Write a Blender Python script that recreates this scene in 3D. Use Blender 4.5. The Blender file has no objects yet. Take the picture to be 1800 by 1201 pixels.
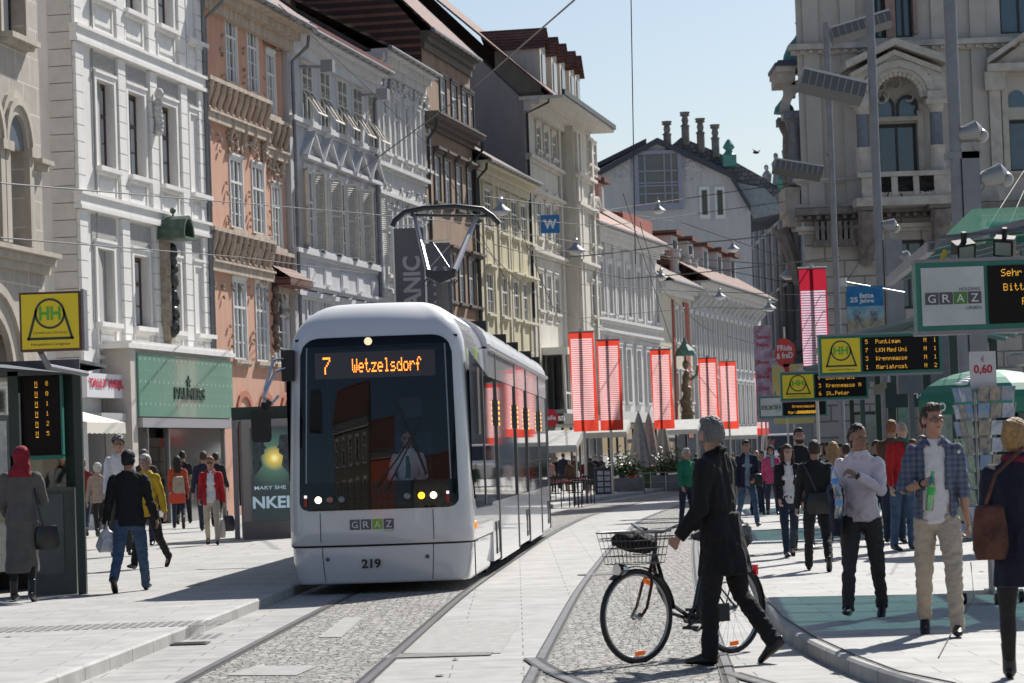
import bpy, bmesh, math, random
from mathutils import Vector, Matrix, noise
random.seed(7)
S = bpy.context.scene
R = math.radians
# ---------------------------------------------------------------- camera
CAM_H = 1.62; FPX = 5000.0; ROLL = 0.035; PITCH = math.atan(199.5/FPX)
_F = Vector((0, math.cos(PITCH), math.sin(PITCH))); _X = Vector((1,0,0)); _U = _X.cross(_F)
CR = _X*math.cos(ROLL) - _U*math.sin(ROLL); CU = _X*math.sin(ROLL) + _U*math.cos(ROLL)
cam = bpy.data.cameras.new("camera"); cam_o = bpy.data.objects.new("camera", cam); S.collection.objects.link(cam_o)
cam.lens = FPX/1800*36; cam.sensor_width = 36; cam.clip_end = 3000; cam.clip_start = 0.5
m = Matrix.Identity(4)
for i in range(3): m[i][0] = CR[i]; m[i][1] = CU[i]; m[i][2] = -_F[i]
m[0][3], m[1][3], m[2][3] = 0, 0, CAM_H
cam_o.matrix_world = m; S.camera = cam_o
cam.dof.use_dof = True; cam.dof.focus_distance = 36; cam.dof.aperture_fstop = 7.1
C0 = Vector((0,0,CAM_H))
def ray(px, py): return (_F + CR*((px-900)/FPX) + CU*((600.5-py)/FPX))
def P(px, py, Y):                                  # point seen at a pixel of the photo, at depth Y
    r = ray(px, py); return C0 + r*(Y/r.y)
def G(px, py, z=0.0):                              # point of level ground seen at a pixel
    r = ray(px, py); return C0 + r*((z-CAM_H)/r.z)
# ---------------------------------------------------------------- light
SUN = Vector((.52, .95, 1.0)).normalized()
sun = bpy.data.lights.new("sun", 'SUN'); sun.energy = 5.0; sun.angle = R(.5); sun.color = (1,.96,.90)
so = bpy.data.objects.new("sun", sun); S.collection.objects.link(so); so.rotation_euler = SUN.to_track_quat('Z','Y').to_euler(); so.location=(20,40,60)
w = bpy.data.worlds.new("World"); S.world = w; w.use_nodes = True
nt = w.node_tree; bg = nt.nodes["Background"]; sky = nt.nodes.new("ShaderNodeTexSky"); sky.sky_type = 'NISHITA'; sky.sun_disc = False
sky.sun_elevation = math.asin(SUN.z); sky.sun_rotation = math.atan2(SUN.x, SUN.y); sky.air_density = 1.0; sky.dust_density = 1.2; sky.ozone_density = 2.2
nt.links.new(sky.outputs[0], bg.inputs[0]); bg.inputs[1].default_value = 0.07
S.view_settings.view_transform = 'Standard'; S.view_settings.look = 'None'; S.view_settings.exposure = 0.5; S.view_settings.gamma = 1
S.render.engine = 'CYCLES'; S.cycles.max_bounces = 6; S.cycles.diffuse_bounces = 3; S.cycles.transparent_max_bounces = 16; S.cycles.caustics_reflective = False; S.cycles.caustics_refractive = False
S.cycles.sample_clamp_indirect = 6
# ---------------------------------------------------------------- materials
MATS = {}
def mat(name, col, rough=.75, metal=0, var=0.0, vs=3.0, bump=0.0, bs=20.0, emit=0, spec=.5, col2=None, coat=0, trans=0, alpha=1):
    if name in MATS: return MATS[name]
    M = bpy.data.materials.new(name); M.use_nodes = True; n = M.node_tree.nodes; l = M.node_tree.links
    b = n["Principled BSDF"]; b.inputs["Base Color"].default_value = (*col,1); b.inputs["Roughness"].default_value = rough
    b.inputs["Metallic"].default_value = metal; b.inputs["Specular IOR Level"].default_value = spec; b.inputs["Coat Weight"].default_value = coat
    b.inputs["Alpha"].default_value = alpha
    if emit: b.inputs["Emission Color"].default_value = (*col,1); b.inputs["Emission Strength"].default_value = emit
    if var or bump:
        tc = n.new("ShaderNodeTexCoord")
    if var:
        no = n.new("ShaderNodeTexNoise"); no.inputs["Scale"].default_value = vs; no.inputs["Detail"].default_value = 6; no.inputs["Roughness"].default_value=.65
        if 'hair' in name:
            mpp=n.new('ShaderNodeMapping'); mpp.inputs[3].default_value=(1,1,.12); l.new(tc.outputs['Object'],mpp.inputs[0]); l.new(mpp.outputs[0],no.inputs['Vector'])
        elif any(q in name for q in ('render','stucco','trim')):
            mpp=n.new('ShaderNodeMapping'); mpp.inputs[3].default_value=(1,1,.22); l.new(tc.outputs['Object'],mpp.inputs[0]); l.new(mpp.outputs[0],no.inputs['Vector']); no.inputs['Scale'].default_value=max(vs,2.2); no.inputs['Detail'].default_value=10
        else: l.new(tc.outputs["Object"], no.inputs["Vector"])
        mx = n.new("ShaderNodeMix"); mx.data_type = 'RGBA'
        c2 = col2 or tuple(c*(1-var) for c in col)
        mx.inputs[6].default_value = (*[min(1,c*(1+var*.25)) for c in col],1); mx.inputs[7].default_value = (*c2,1)
        mr = n.new("ShaderNodeMapRange"); mr.inputs[1].default_value=.35; mr.inputs[2].default_value=.7
        l.new(no.outputs[0], mr.inputs[0]); l.new(mr.outputs[0], mx.inputs[0]); l.new(mx.outputs[2], b.inputs["Base Color"])
    if bump:
        nb = n.new("ShaderNodeTexNoise"); nb.inputs["Scale"].default_value = bs; nb.inputs["Detail"].default_value = 4
        if 'hair' in name:
            mp2=n.new('ShaderNodeMapping'); mp2.inputs[3].default_value=(1,1,.12); l.new(tc.outputs['Object'],mp2.inputs[0]); l.new(mp2.outputs[0],nb.inputs['Vector'])
        else: l.new(tc.outputs["Object"], nb.inputs["Vector"])
        bp = n.new("ShaderNodeBump"); bp.inputs["Strength"].default_value = bump; bp.inputs["Distance"].default_value = .02
        l.new(nb.outputs[0], bp.inputs["Height"]); l.new(bp.outputs[0], b.inputs["Normal"])
    MATS[name] = M; return M
def nodes_of(M): return M.node_tree.nodes, M.node_tree.links, M.node_tree.nodes["Principled BSDF"]
def brick_mat(name, c1, c2, mortar, bw, bh, off=.5, msize=.01, rough=.8, bump=.4, plane='XZ', sq=1, bias=0, noise_amt=.25, dist=.0):
    """block / slab / tile pattern in object space (metres)"""
    if name in MATS: return MATS[name]
    M = mat(name, c1, rough); n,l,b = nodes_of(M)
    tc = n.new("ShaderNodeTexCoord"); sp = n.new("ShaderNodeSeparateXYZ"); cb = n.new("ShaderNodeCombineXYZ")
    l.new(tc.outputs["Object"], sp.inputs[0]); a,bb = plane[0], plane[1]
    l.new(sp.outputs['XYZ'.index(a)], cb.inputs[0]); l.new(sp.outputs['XYZ'.index(bb)], cb.inputs[1])
    vec = cb.outputs[0]
    if dist:
        nz = n.new("ShaderNodeTexNoise"); nz.inputs["Scale"].default_value = 6/bw*.3; l.new(vec, nz.inputs["Vector"])
        mm = n.new("ShaderNodeVectorMath"); mm.operation='MULTIPLY_ADD'; l.new(nz.outputs["Color"], mm.inputs[0]); mm.inputs[1].default_value=(dist,dist,0); l.new(vec, mm.inputs[2]); vec = mm.outputs[0]
    br = n.new("ShaderNodeTexBrick"); br.offset = off; br.inputs["Scale"].default_value = 1; br.inputs["Brick Width"].default_value = bw; br.inputs["Row Height"].default_value = bh
    br.inputs["Mortar Size"].default_value = msize; br.inputs["Mortar Smooth"].default_value = .3; br.inputs["Bias"].default_value = bias
    br.inputs["Color1"].default_value=(*c1,1); br.inputs["Color2"].default_value=(*c2,1); br.inputs["Mortar"].default_value=(*mortar,1)
    l.new(vec, br.inputs["Vector"])
    no = n.new("ShaderNodeTexNoise"); no.inputs["Scale"].default_value = 2.2; no.inputs["Detail"].default_value = 8; no.inputs["Roughness"].default_value=.7; l.new(tc.outputs["Object"], no.inputs["Vector"])
    mr = n.new("ShaderNodeMapRange"); mr.inputs[1].default_value=.3; mr.inputs[2].default_value=.75; mr.inputs[3].default_value=1+noise_amt*.3; mr.inputs[4].default_value=1-noise_amt
    l.new(no.outputs[0], mr.inputs[0])
    mx = n.new("ShaderNodeVectorMath"); mx.operation='SCALE'; l.new(br.outputs["Color"], mx.inputs[0]); l.new(mr.outputs[0], mx.inputs["Scale"])
    l.new(mx.outputs[0], b.inputs["Base Color"])
    if bump:
        bp = n.new("ShaderNodeBump"); bp.inputs["Strength"].default_value=bump; bp.inputs["Distance"].default_value=.02; bp.invert=True
        l.new(br.outputs["Fac"], bp.inputs["Height"]); l.new(bp.outputs[0], b.inputs["Normal"])
    return M
def glass_mat(name, tint=(.02,.025,.03), fac=.45, rough=.02, trans=(.5,.55,.6)):
    """thin pane: see-through part + mirror part by fresnel"""
    if name in MATS: return MATS[name]
    M = bpy.data.materials.new(name); M.use_nodes=True; n=M.node_tree.nodes; l=M.node_tree.links; n.remove(n["Principled BSDF"])
    t=n.new("ShaderNodeBsdfTransparent"); t.inputs[0].default_value=(*trans,1); g=n.new("ShaderNodeBsdfGlossy"); g.inputs["Roughness"].default_value=rough; g.inputs[0].default_value=(1,1,1,1)
    f=n.new("ShaderNodeFresnel"); f.inputs[0].default_value=1.5; mp=n.new("ShaderNodeMapRange"); mp.inputs[3].default_value=fac*.25; mp.inputs[4].default_value=1; l.new(f.outputs[0],mp.inputs[0])
    mx=n.new("ShaderNodeMixShader"); l.new(mp.outputs[0],mx.inputs[0]); l.new(t.outputs[0],mx.inputs[1]); l.new(g.outputs[0],mx.inputs[2]); l.new(mx.outputs[0],n["Material Output"].inputs[0])
    MATS[name]=M; return M
# ---------------------------------------------------------------- mesh builder
class MB:
    def __init__(s): s.v=[]; s.f=[]; s.mi=[]; s.m=0; s.X=None
    def pt(s,p):
        p=Vector(p)
        if s.X is not None: p=s.X@p
        s.v.append(p); return len(s.v)-1
    def face(s,pts):
        ids=[s.pt(p) for p in pts]; s.f.append(ids); s.mi.append(s.m)
    def quad(s,a,b,c,d): s.face((a,b,c,d))
    def box(s,x0,x1,y0,y1,z0,z1):
        c=[(x0,y0,z0),(x1,y0,z0),(x1,y1,z0),(x0,y1,z0),(x0,y0,z1),(x1,y0,z1),(x1,y1,z1),(x0,y1,z1)]
        i=[s.pt(p) for p in c]
        for q in ((0,3,2,1),(4,5,6,7),(0,1,5,4),(1,2,6,5),(2,3,7,6),(3,0,4,7)): s.f.append([i[k] for k in q]); s.mi.append(s.m)
        return s
    def obox(s,o,ax,ay,az):                        # corner + three edge vectors
        o,ax,ay,az=map(Vector,(o,ax,ay,az)); c=[o,o+ax,o+ax+ay,o+ay,o+az,o+ax+az,o+ax+ay+az,o+ay+az]
        i=[s.pt(p) for p in c]
        for q in ((0,3,2,1),(4,5,6,7),(0,1,5,4),(1,2,6,5),(2,3,7,6),(3,0,4,7)): s.f.append([i[k] for k in q]); s.mi.append(s.m)
    def prism(s,poly,axis,a0,a1):                  # 2-D polygon extruded along axis
        def p3(p,a): return {'x':(a,p[0],p[1]),'y':(p[0],a,p[1]),'z':(p[0],p[1],a)}[axis]
        i=[s.pt(p3(p,a0)) for p in poly]; j=[s.pt(p3(p,a1)) for p in poly]; n=len(poly)
        s.f.append(i[::-1]); s.mi.append(s.m); s.f.append(j); s.mi.append(s.m)
        for k in range(n): s.f.append([i[k],i[(k+1)%n],j[(k+1)%n],j[k]]); s.mi.append(s.m)
    def tube(s,pts,rad,n=8,cap=True,flat=None):
        pts=[Vector(p) for p in pts]
        if not isinstance(rad,(list,tuple)): rad=[rad]*len(pts)
        rings=[]; up=None
        for k,p in enumerate(pts):
            t=(pts[min(k+1,len(pts)-1)]-pts[max(k-1,0)])
            if t.length<1e-9: t=Vector((0,0,1))
            t.normalize()
            if up is None:
                up = flat if flat is not None else (Vector((0,0,1)) if abs(t.z)<.9 else Vector((0,-1,0)))
                up=Vector(up)
            a=t.cross(up)
            if a.length<1e-5: a=t.cross(Vector((1,0,0)))
            a.normalize(); b=a.cross(t); b.normalize()
            r=rad[k]; rx,ry = r if isinstance(r,(tuple,list)) else (r,r)
            rings.append([s.pt(p+a*(rx*math.cos(2*math.pi*q/n))+b*(ry*math.sin(2*math.pi*q/n))) for q in range(n)])
            up=b
        for k in range(len(rings)-1):
            for q in range(n): s.f.append([rings[k][q],rings[k][(q+1)%n],rings[k+1][(q+1)%n],rings[k+1][q]]); s.mi.append(s.m)
        if cap: s.f.append(rings[0][::-1]); s.mi.append(s.m); s.f.append(rings[-1]); s.mi.append(s.m)
    def lathe(s,c,prof,n=16,axis='z'):             # prof: (r, h)
        rings=[]
        for r,h in prof:
            ring=[]
            for q in range(n):
                a=2*math.pi*q/n; x,y=r*math.cos(a),r*math.sin(a)
                p={'z':(x,y,h),'x':(h,x,y),'y':(x,h,y)}[axis]; ring.append(s.pt(Vector(c)+Vector(p)))
            rings.append(ring)
        for k in range(len(rings)-1):
            for q in range(n): s.f.append([rings[k][q],rings[k][(q+1)%n],rings[k+1][(q+1)%n],rings[k+1][q]]); s.mi.append(s.m)
        s.f.append(rings[0][::-1]); s.mi.append(s.m); s.f.append(rings[-1]); s.mi.append(s.m)
    def ell(s,c,r,n=10,m=7,rot=None):              # ellipsoid
        c=Vector(c); r=(r,r,r) if isinstance(r,(int,float)) else r; rings=[]
        for k in range(m+1):
            ph=math.pi*(k/m)*.98+.01*math.pi
            ring=[]
            for q in range(n):
                a=2*math.pi*q/n; p=Vector((r[0]*math.sin(ph)*math.cos(a),r[1]*math.sin(ph)*math.sin(a),-r[2]*math.cos(ph)))
                if rot is not None: p=rot@p
                ring.append(s.pt(c+p))
            rings.append(ring)
        for k in range(m):
            for q in range(n): s.f.append([rings[k][q],rings[k][(q+1)%n],rings[k+1][(q+1)%n],rings[k+1][q]]); s.mi.append(s.m)
        s.f.append(rings[0][::-1]); s.mi.append(s.m); s.f.append(rings[-1]); s.mi.append(s.m)
    def mesh(s,name,mats):
        me=bpy.data.meshes.new(name); me.from_pydata([tuple(p) for p in s.v],[],s.f)
        if not isinstance(mats,(list,tuple)): mats=[mats]
        for x in mats: me.materials.append(x)
        if any(s.mi): me.polygons.foreach_set('material_index',s.mi)
        me.update(); return me
    def build(s,name,mats,parent=None,smooth=False,bevel=0):
        if not s.f: return None
        me=s.mesh(name,mats); return link(name,me,parent,smooth,bevel)
def link(name,me,parent=None,smooth=False,bevel=0):
    o=bpy.data.objects.new(name,me); S.collection.objects.link(o)
    if parent is not None: o.parent=parent
    if smooth and me is not None:
        me.polygons.foreach_set('use_smooth',[True]*len(me.polygons))
        if smooth!='all' and hasattr(me,'set_sharp_from_angle'): me.set_sharp_from_angle(angle=R(40))
    if bevel:
        md=o.modifiers.new('bevel','BEVEL'); md.width=bevel; md.segments=2; md.limit_method='ANGLE'
    return o
def tag(o,label=None,cat=None,group=None,kind=None):
    if label: o['label']=label
    if cat: o['category']=cat
    if group: o['group']=group
    if kind: o['kind']=kind
    return o
def empty(name,loc=(0,0,0),rz=0,label=None,cat=None,group=None):
    o=bpy.data.objects.new(name,None); S.collection.objects.link(o); o.location=loc; o.rotation_euler=(0,0,rz); o.empty_display_size=.2
    tag(o,label,cat,group); return o
def copy_tree(o,parent=None):
    c=o.copy(); S.collection.objects.link(c); c.parent=parent
    for ch in list(o.children): copy_tree(ch,c)
    return c
def bake(o):                                       # modifiers -> plain mesh
    dg=bpy.context.evaluated_depsgraph_get(); me=bpy.data.meshes.new_from_object(o.evaluated_get(dg)); o.modifiers.clear(); o.data=me; return me
# lettering ---------------------------------------------------------------
def text_geo(s,bold=0):
    c=bpy.data.curves.new('t','FONT'); c.body=s; c.offset=bold; c.resolution_u=3; c.fill_mode='FRONT'
    o=bpy.data.objects.new('t',c); S.collection.objects.link(o); dg=bpy.context.evaluated_depsgraph_get()
    me=bpy.data.meshes.new_from_object(o.evaluated_get(dg)); vs=[v.co.copy() for v in me.vertices]; fs=[list(p.vertices) for p in me.polygons]
    bpy.data.objects.remove(o); bpy.data.curves.remove(c); bpy.data.meshes.remove(me); return vs,fs
def text(mb,s,o,r,u,w,h,bold=0,keep=False):
    """lettering filling a w x h box whose lower-left corner is o, along unit vectors r and u"""
    vs,fs=text_geo(s,bold); o,r,u=Vector(o),Vector(r),Vector(u)
    x0=min(v.x for v in vs);x1=max(v.x for v in vs);y0=min(v.y for v in vs);y1=max(v.y for v in vs)
    sx=w/(x1-x0); sy=h/(y1-y0)
    if keep: sx=sy=min(sx,sy)
    b=len(mb.v)
    for v in vs: mb.pt(o+r*((v.x-x0)*sx)+u*((v.y-y0)*sy))
    for f in fs: mb.f.append([i+b for i in f]); mb.mi.append(mb.m)
DOT={'A':'0E11111F111111','B':'1E11111E11111E','C':'0E11101010110E','D':'1E11111111111E','E':'1F10101E10101F','F':'1F10101E101010','G':'0E11101711110F','H':'1111111F111111','I':'0E04040404040E','J':'0702020202120C','K':'11121418141211','L':'1010101010101F','M':'111B1515111111','N':'11191513111111','O':'0E11111111110E','P':'1E11111E101010','R':'1E11111E141211','S':'0F10100E01011E','T':'1F040404040404','U':'1111111111110E','W':'1111111515150A','Z':'1F01020408101F','a':'00000E010F110F','b':'10101619111 11E'.replace(' ',''),'c':'00000E1010110E','d':'01010D1311110F','e':'00000E111F100E','f':'0609081C080808','g':'00000F110F010E','h':'10101619111111','i':'04000C0404040E','k':'10101214181412','l':'0C04040404040E','m':'00001A15151111','n':'00001619111111','o':'00000E1111110E','p':'00001E111E1010','r':'00001619101010','s':'00000E100E011E','t':'08081C0808 0906'.replace(' ',''),'u':'0000111111130D','z':'00001F0204081F','1':'040C040404040E','2':'0E11010204081F','5':'1F101E0101110E','6':'0608101E11110E','7':'1F010204080808','8':'0E11110E11110E','3':'1F02040201110E','0':'0E11131519110E','.':'00000000000C0C','-':'0000001F000000','*':'1F1F1F1F1F1F1F'}
def led(mb,s,o,r,u,h,tall=1.0,fill=.78):
    """dot-matrix lettering, h = letter height; o lower-left"""
    o,r,u=Vector(o),Vector(r),Vector(u); d=h/7; x=0
    for ch in s:
        g=DOT.get(ch)
        if g:
            for row in range(7):
                bits=int(g[row*2:row*2+2],16)
                for c in range(5):
                    if bits>>(4-c)&1:
                        a=o+r*((x+c)*d/tall)+u*((6-row)*d); mb.quad(a,a+r*d*fill/tall,a+r*d*fill/tall+u*d*fill,a+u*d*fill)
            x+=6
        else: x+=3.5
    return x*d/tall
# ================================================================ ground, road, pavements
M_slab=brick_mat('granite slabs',(.36,.352,.338),(.315,.31,.298),(.13,.125,.12),1.1,.42,msize=.008,plane='XY',bump=.4,noise_amt=.4,rough=.7)
M_plat=brick_mat('pavement slabs',(.385,.378,.365),(.34,.335,.32),(.17,.165,.16),.9,.45,msize=.006,plane='XY',bump=.35,noise_amt=.32,rough=.75)
def cobble_mat():
    M=mat('cobbles',(.34,.33,.31),.85); n,l,b=nodes_of(M)
    tc=n.new("ShaderNodeTexCoord"); vo=n.new("ShaderNodeTexVoronoi"); vo.inputs["Scale"].default_value=12; vo.inputs["Randomness"].default_value=.75
    l.new(tc.outputs["Object"],vo.inputs["Vector"]); v2=n.new("ShaderNodeTexVoronoi"); v2.feature='DISTANCE_TO_EDGE'; v2.inputs["Scale"].default_value=12; v2.inputs["Randomness"].default_value=.75
    l.new(tc.outputs["Object"],v2.inputs["Vector"])
    cr=n.new("ShaderNodeValToRGB"); cr.color_ramp.elements[0].color=(.20,.19,.175,1); cr.color_ramp.elements[1].color=(.40,.385,.36,1); sp=n.new("ShaderNodeSeparateColor"); l.new(vo.outputs["Color"],sp.inputs[0]); l.new(sp.outputs[0],cr.inputs[0])
    ed=n.new("ShaderNodeMapRange"); ed.inputs[1].default_value=.0; ed.inputs[2].default_value=.09; l.new(v2.outputs["Distance"],ed.inputs[0])
    mx=n.new("ShaderNodeMix"); mx.data_type='RGBA'; mx.inputs[6].default_value=(.13,.125,.115,1); l.new(ed.outputs[0],mx.inputs[0]); l.new(cr.outputs[0],mx.inputs[7]); l.new(mx.outputs[2],b.inputs["Base Color"])
    bp=n.new("ShaderNodeBump"); bp.inputs["Strength"].default_value=.9; bp.inputs["Distance"].default_value=.03; l.new(ed.outputs[0],bp.inputs["Height"]); l.new(bp.outputs[0],b.inputs["Normal"])
    return M
M_cob=cobble_mat()
M_kerb=brick_mat('kerb stone',(.40,.39,.375),(.36,.355,.34),(.12,.12,.12),80,1.0,off=0,msize=.012,plane='XY',bump=.3,noise_amt=.35)
M_rail=mat('rail steel',(.17,.165,.165),.42,.8,var=.35,vs=5)
M_groove=mat('rail groove',(.03,.028,.026),.9)
def interp(pts,y):
    for (x0,y0),(x1,y1) in zip(pts,pts[1:]):
        if y<=y1: return x0+(x1-x0)*(y-y0)/(y1-y0)
    return pts[-1][0]
TRACK1=[(-2.42,6),(-1.38,34),(-.15,56),(1.0,72),(3.1,89),(9.5,125),(20,162),(40,230)]      # centre lines (x, y)
TRACK2=[(.10,6),(.73,20),(1.37,33.3),(2.25,48),(3.5,66),(6.1,89.5),(13,125),(24,162),(44,230)]
KERB_L=[(-4.3,6),(-3.46,20.2),(-2.98,30.4),(-2.80,34.5),(-1.55,57),(-.6,70),(.9,84),(2.6,94),(8.2,125)]
KERB_R=[(3.6,14),(2.72,16.4),(2.46,17.65),(2.26,19.9),(2.16,22.7),(2.17,24),(2.37,27.6),(3.0,38),(3.95,52),(5.1,66),(7.9,89),(14.6,125),(25.5,162),(46,230)]
def smooth_poly(pts,step=1.5):
    ys=[]; y=pts[0][1]
    while y<pts[-1][1]: ys.append(y); y+=step
    ys.append(pts[-1][1]); xs=[interp(pts,y) for y in ys]
    for _ in range(6): xs=[xs[0]]+[(xs[i-1]+2*xs[i]+xs[i+1])/4 for i in range(1,len(xs)-1)]+[xs[-1]]
    return list(zip(xs,ys))
T1=smooth_poly(TRACK1); T2=smooth_poly(TRACK2); KL=smooth_poly(KERB_L,1.0); KR=smooth_poly(KERB_R,.6)
def strip(name,path,o0,o1,z,m,kind='structure',th=0):
    b=MB()
    for (xa,ya),(xb,yb) in zip(path,path[1:]):
        b.quad((xa+o0,ya,z),(xa+o1,ya,z),(xb+o1,yb,z),(xb+o0,yb,z))
    o=b.build(name,m); tag(o,kind=kind); return o
b=MB(); b.quad((-600,-300,0),(600,-300,0),(600,1500,0),(-600,1500,0)); g=b.build('ground',M_slab); tag(g,kind='structure')
strip('cobblestone_road',T1,-.66,.66,.004,M_cob)
strip('cobblestone_road',T2,-.66,.66,.004,M_cob)
# drain slot and tactile strips
b=MB()
for k in range(9):
    for j in range(26): 
        p=G(10,1108,.12); b.box(p.x-.2+j*.09,p.x-.14+j*.09,p.y-.4+k*.1,p.y-.36+k*.1,.1195,.126)
tag(b.build('tactile_paving',mat('tactile',(.40,.39,.37),.8)),kind='structure')
def pavement(name,path,side):
    z=.12; b=MB(); far=70*side; wk=.16*(-side)
    for (xa,ya),(xb,yb) in zip(path,path[1:]):
        b.m=0; q=[(xa+wk*-1,ya,z),(xb+wk*-1,yb,z),(xb+far,yb,z),(xa+far,ya,z)]; b.face(q if side<0 else q[::-1])
    o=b.build(name,M_plat); tag(o,kind='structure')
    k=MB()
    for (xa,ya),(xb,yb) in zip(path,path[1:]):
        i=.16*side
        k.quad((xa,ya,-.02),(xb,yb,-.02),(xb,yb,z-.02),(xa,ya,z-.02))
        k.quad((xa,ya,z-.02),(xb,yb,z-.02),(xb+i*.12,yb,z),(xa+i*.12,ya,z))
        k.quad((xa+i*.12,ya,z),(xb+i*.12,yb,z),(xb+i,yb,z),(xa+i,ya,z))
    o=k.build('kerb',M_kerb); tag(o,kind='structure')
    # joints of the kerb stones
pavement('pavement',KL,-1); pavement('pavement',KR,1)
b=MB(); xL,yL=KL[-1]; b.box(xL-70,xL,yL,yL+120,-.02,.119); tag(b.build('pavement',M_plat),kind='structure')
b=MB(); xR,yR=KR[0]; b.box(xR,xR+60,-10,yR,-.02,.119); tag(b.build('pavement',M_plat),kind='structure')
b=MB(); b.box(-60,-4.3,-10,6,-.02,.119); tag(b.build('pavement',M_plat),kind='structure')
def track(path,label):
    t=empty('tram_track',(path[0][0],path[0][1],0),label=label,cat='tram track',group='tram tracks in the road')
    ox,oy=path[0]
    for s in (-1,1):
        b=MB(); X=.7175*s; sg=-s
        for (xa,ya),(xb,yb) in zip(path,path[1:]):
            xa-=ox;xb-=ox;ya-=oy;yb-=oy
            def q(o0,o1,z,m): b.m=m; b.quad((xa+X+o0,ya,z),(xa+X+o1,ya,z),(xb+X+o1,yb,z),(xb+X+o0,yb,z))
            lo,hi=(-.028,.028); q(lo,hi,.012,0)
            g0,g1=sorted((sg*.028,sg*.06)); q(g0,g1,.007,1)
            l0,l1=sorted((sg*.06,sg*.072)); q(l0,l1,.011,0)
            e0,e1=sorted((-sg*.028,-sg*.045)); q(e0,e1,.008,1)
        b.build('rail',[M_rail,M_groove],t)
track(T1,'straight left tram track that the white tram is running on')
track(T2,'curving right tram track that the bicycle stands across')
# branch rail leaving the right track towards the lower edge
t=empty('tram_track',(0,0,0),label='short branch rail splitting off beside the bicycle wheel',cat='tram track',group='tram tracks in the road')
for (x0,y0),(x1,y1),(x2,y2),(x3,y3) in ([(.06,22.6),(.14,21.4),(.34,20.0),(.9,17)],[(1.47,20.4),(1.62,19.4),(1.84,18.3),(2.3,16.2)]):
    b=MB(); pts=[]
    for k in range(13):
        a=k/12; A=(1-a)**3;B=3*a*(1-a)**2;Cc=3*a*a*(1-a);D=a**3
        pts.append(Vector((A*x0+B*x1+Cc*x2+D*x3,A*y0+B*y1+Cc*y2+D*y3,0)))
    for a,c in zip(pts,pts[1:]):
        for o0,o1,z,m_ in ((-.035,.035,.0145,0),(.035,.085,.0135,1),(-.06,-.035,.0135,1)):
            b.m=m_; b.quad((a.x+o0,a.y,z),(a.x+o1,a.y,z),(c.x+o1,c.y,z),(c.x+o0,c.y,z))
    b.build('rail',[M_rail,M_groove],t)
# drain grate by the left kerb
p=G(330,1133); b=MB(); b.m=0; b.box(-.19,.19,-.17,.17,.002,.012); b.m=1
for k in range(9): b.box(-.16,.16,-.15+k*.034,-.132+k*.034,.012,.015)
d=b.build('drain_grate',[mat('cast iron',(.07,.07,.07),.6,.5),M_groove]); d.location=(p.x,p.y,0); tag(d,'dark iron drain grate in the slabs beside the left kerb','drain')

M_patch=mat('worn concrete patch',(.33,.325,.31),.85,var=.3,vs=9,bump=.3,bs=60); M_grit=mat('dark grit strip',(.23,.225,.21),.95,var=.5,vs=30,bump=.5,bs=80)
def patch(pts,m,z=.006,name='road_patch'):
    b=MB(); b.face([G(x,y,z) for x,y in pts]); tag(b.build(name,m),kind='structure')
patch([(700,1148),(880,1148),(915,1092),(765,1092)],M_patch); patch([(668,1157),(862,1151),(868,1146),(690,1149)],M_grit,.010)
patch([(395,1187),(520,1187),(560,1170),(450,1170)],M_patch,.010); patch([(560,1120),(600,1120),(640,1085),(605,1085)],M_patch,.010)
p=G(1060,1010); b=MB(); b.lathe((p.x,p.y,.004),[(.34,0),(.34,.006)],24); o=b.build('manhole_cover',mat('cast iron',(.07,.07,.07),.6,.5)); tag(o,'round iron manhole cover between the rails of the right track','manhole')
rg=random.Random(9); b=MB()
for k in range(160):
    x,y=rg.uniform(-9,7),rg.uniform(15,60); 
    if -3.2<x<3.2: z=.009
    else: z=.126
    if -3.9<x<-2.4 or 1.9<x<3.6: continue
    r=rg.uniform(.012,.045); n_=7; a0=rg.uniform(0,6); b.face([(x+math.cos(a0+2*math.pi*q/n_)*r*rg.uniform(.7,1.2),y+math.sin(a0+2*math.pi*q/n_)*r*rg.uniform(.8,2.2),z) for q in range(n_)])
tag(b.build('paving_stains',mat('old gum and stains',(.15,.145,.135),.9)),kind='stuff',label='dark gum spots and stains on the paving',cat='stains')
# ================================================================ buildings
GLASS=mat('window glass',(.025,.03,.035),.04,spec=1.0)
GLASS_B=mat('old window glass',(.05,.065,.08),.08,spec=1.0,var=.5,vs=1.2,col2=(.12,.15,.18))
def vary(M,cols):
    n,l,b=nodes_of(M); oi=n.new('ShaderNodeObjectInfo'); cr=n.new('ShaderNodeValToRGB'); cr.color_ramp.interpolation='CONSTANT'; e=cr.color_ramp.elements
    e[0].color=(*cols[0],1); e[1].position=1/len(cols); e[1].color=(*cols[1],1)
    for k in range(2,len(cols)): x=e.new(k/len(cols)); x.color=(*cols[k],1)
    l.new(oi.outputs['Random'],cr.inputs[0]); l.new(cr.outputs[0],b.inputs['Base Color'])
vary(GLASS_B,[(.03,.035,.04),(.10,.125,.15),(.05,.055,.06),(.16,.19,.22),(.02,.022,.026),(.09,.09,.085)]); vary(GLASS,[(.02,.022,.026),(.05,.06,.07),(.03,.03,.03)])
CURT=mat('net curtain',(.42,.43,.44),.9)
M_gut=mat('zinc gutter',(.20,.20,.21),.45,.7,var=.3)
M_tile=brick_mat('red roof tiles',(.25,.10,.07),(.15,.07,.055),(.05,.025,.02),.22,.16,msize=.02,plane='XZ',bump=1.0,noise_amt=.45)
M_tileo=brick_mat('faded roof tiles',(.33,.22,.17),(.24,.13,.10),(.08,.05,.04),.24,.17,msize=.02,plane='XZ',bump=1.0,noise_amt=.5)
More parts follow.
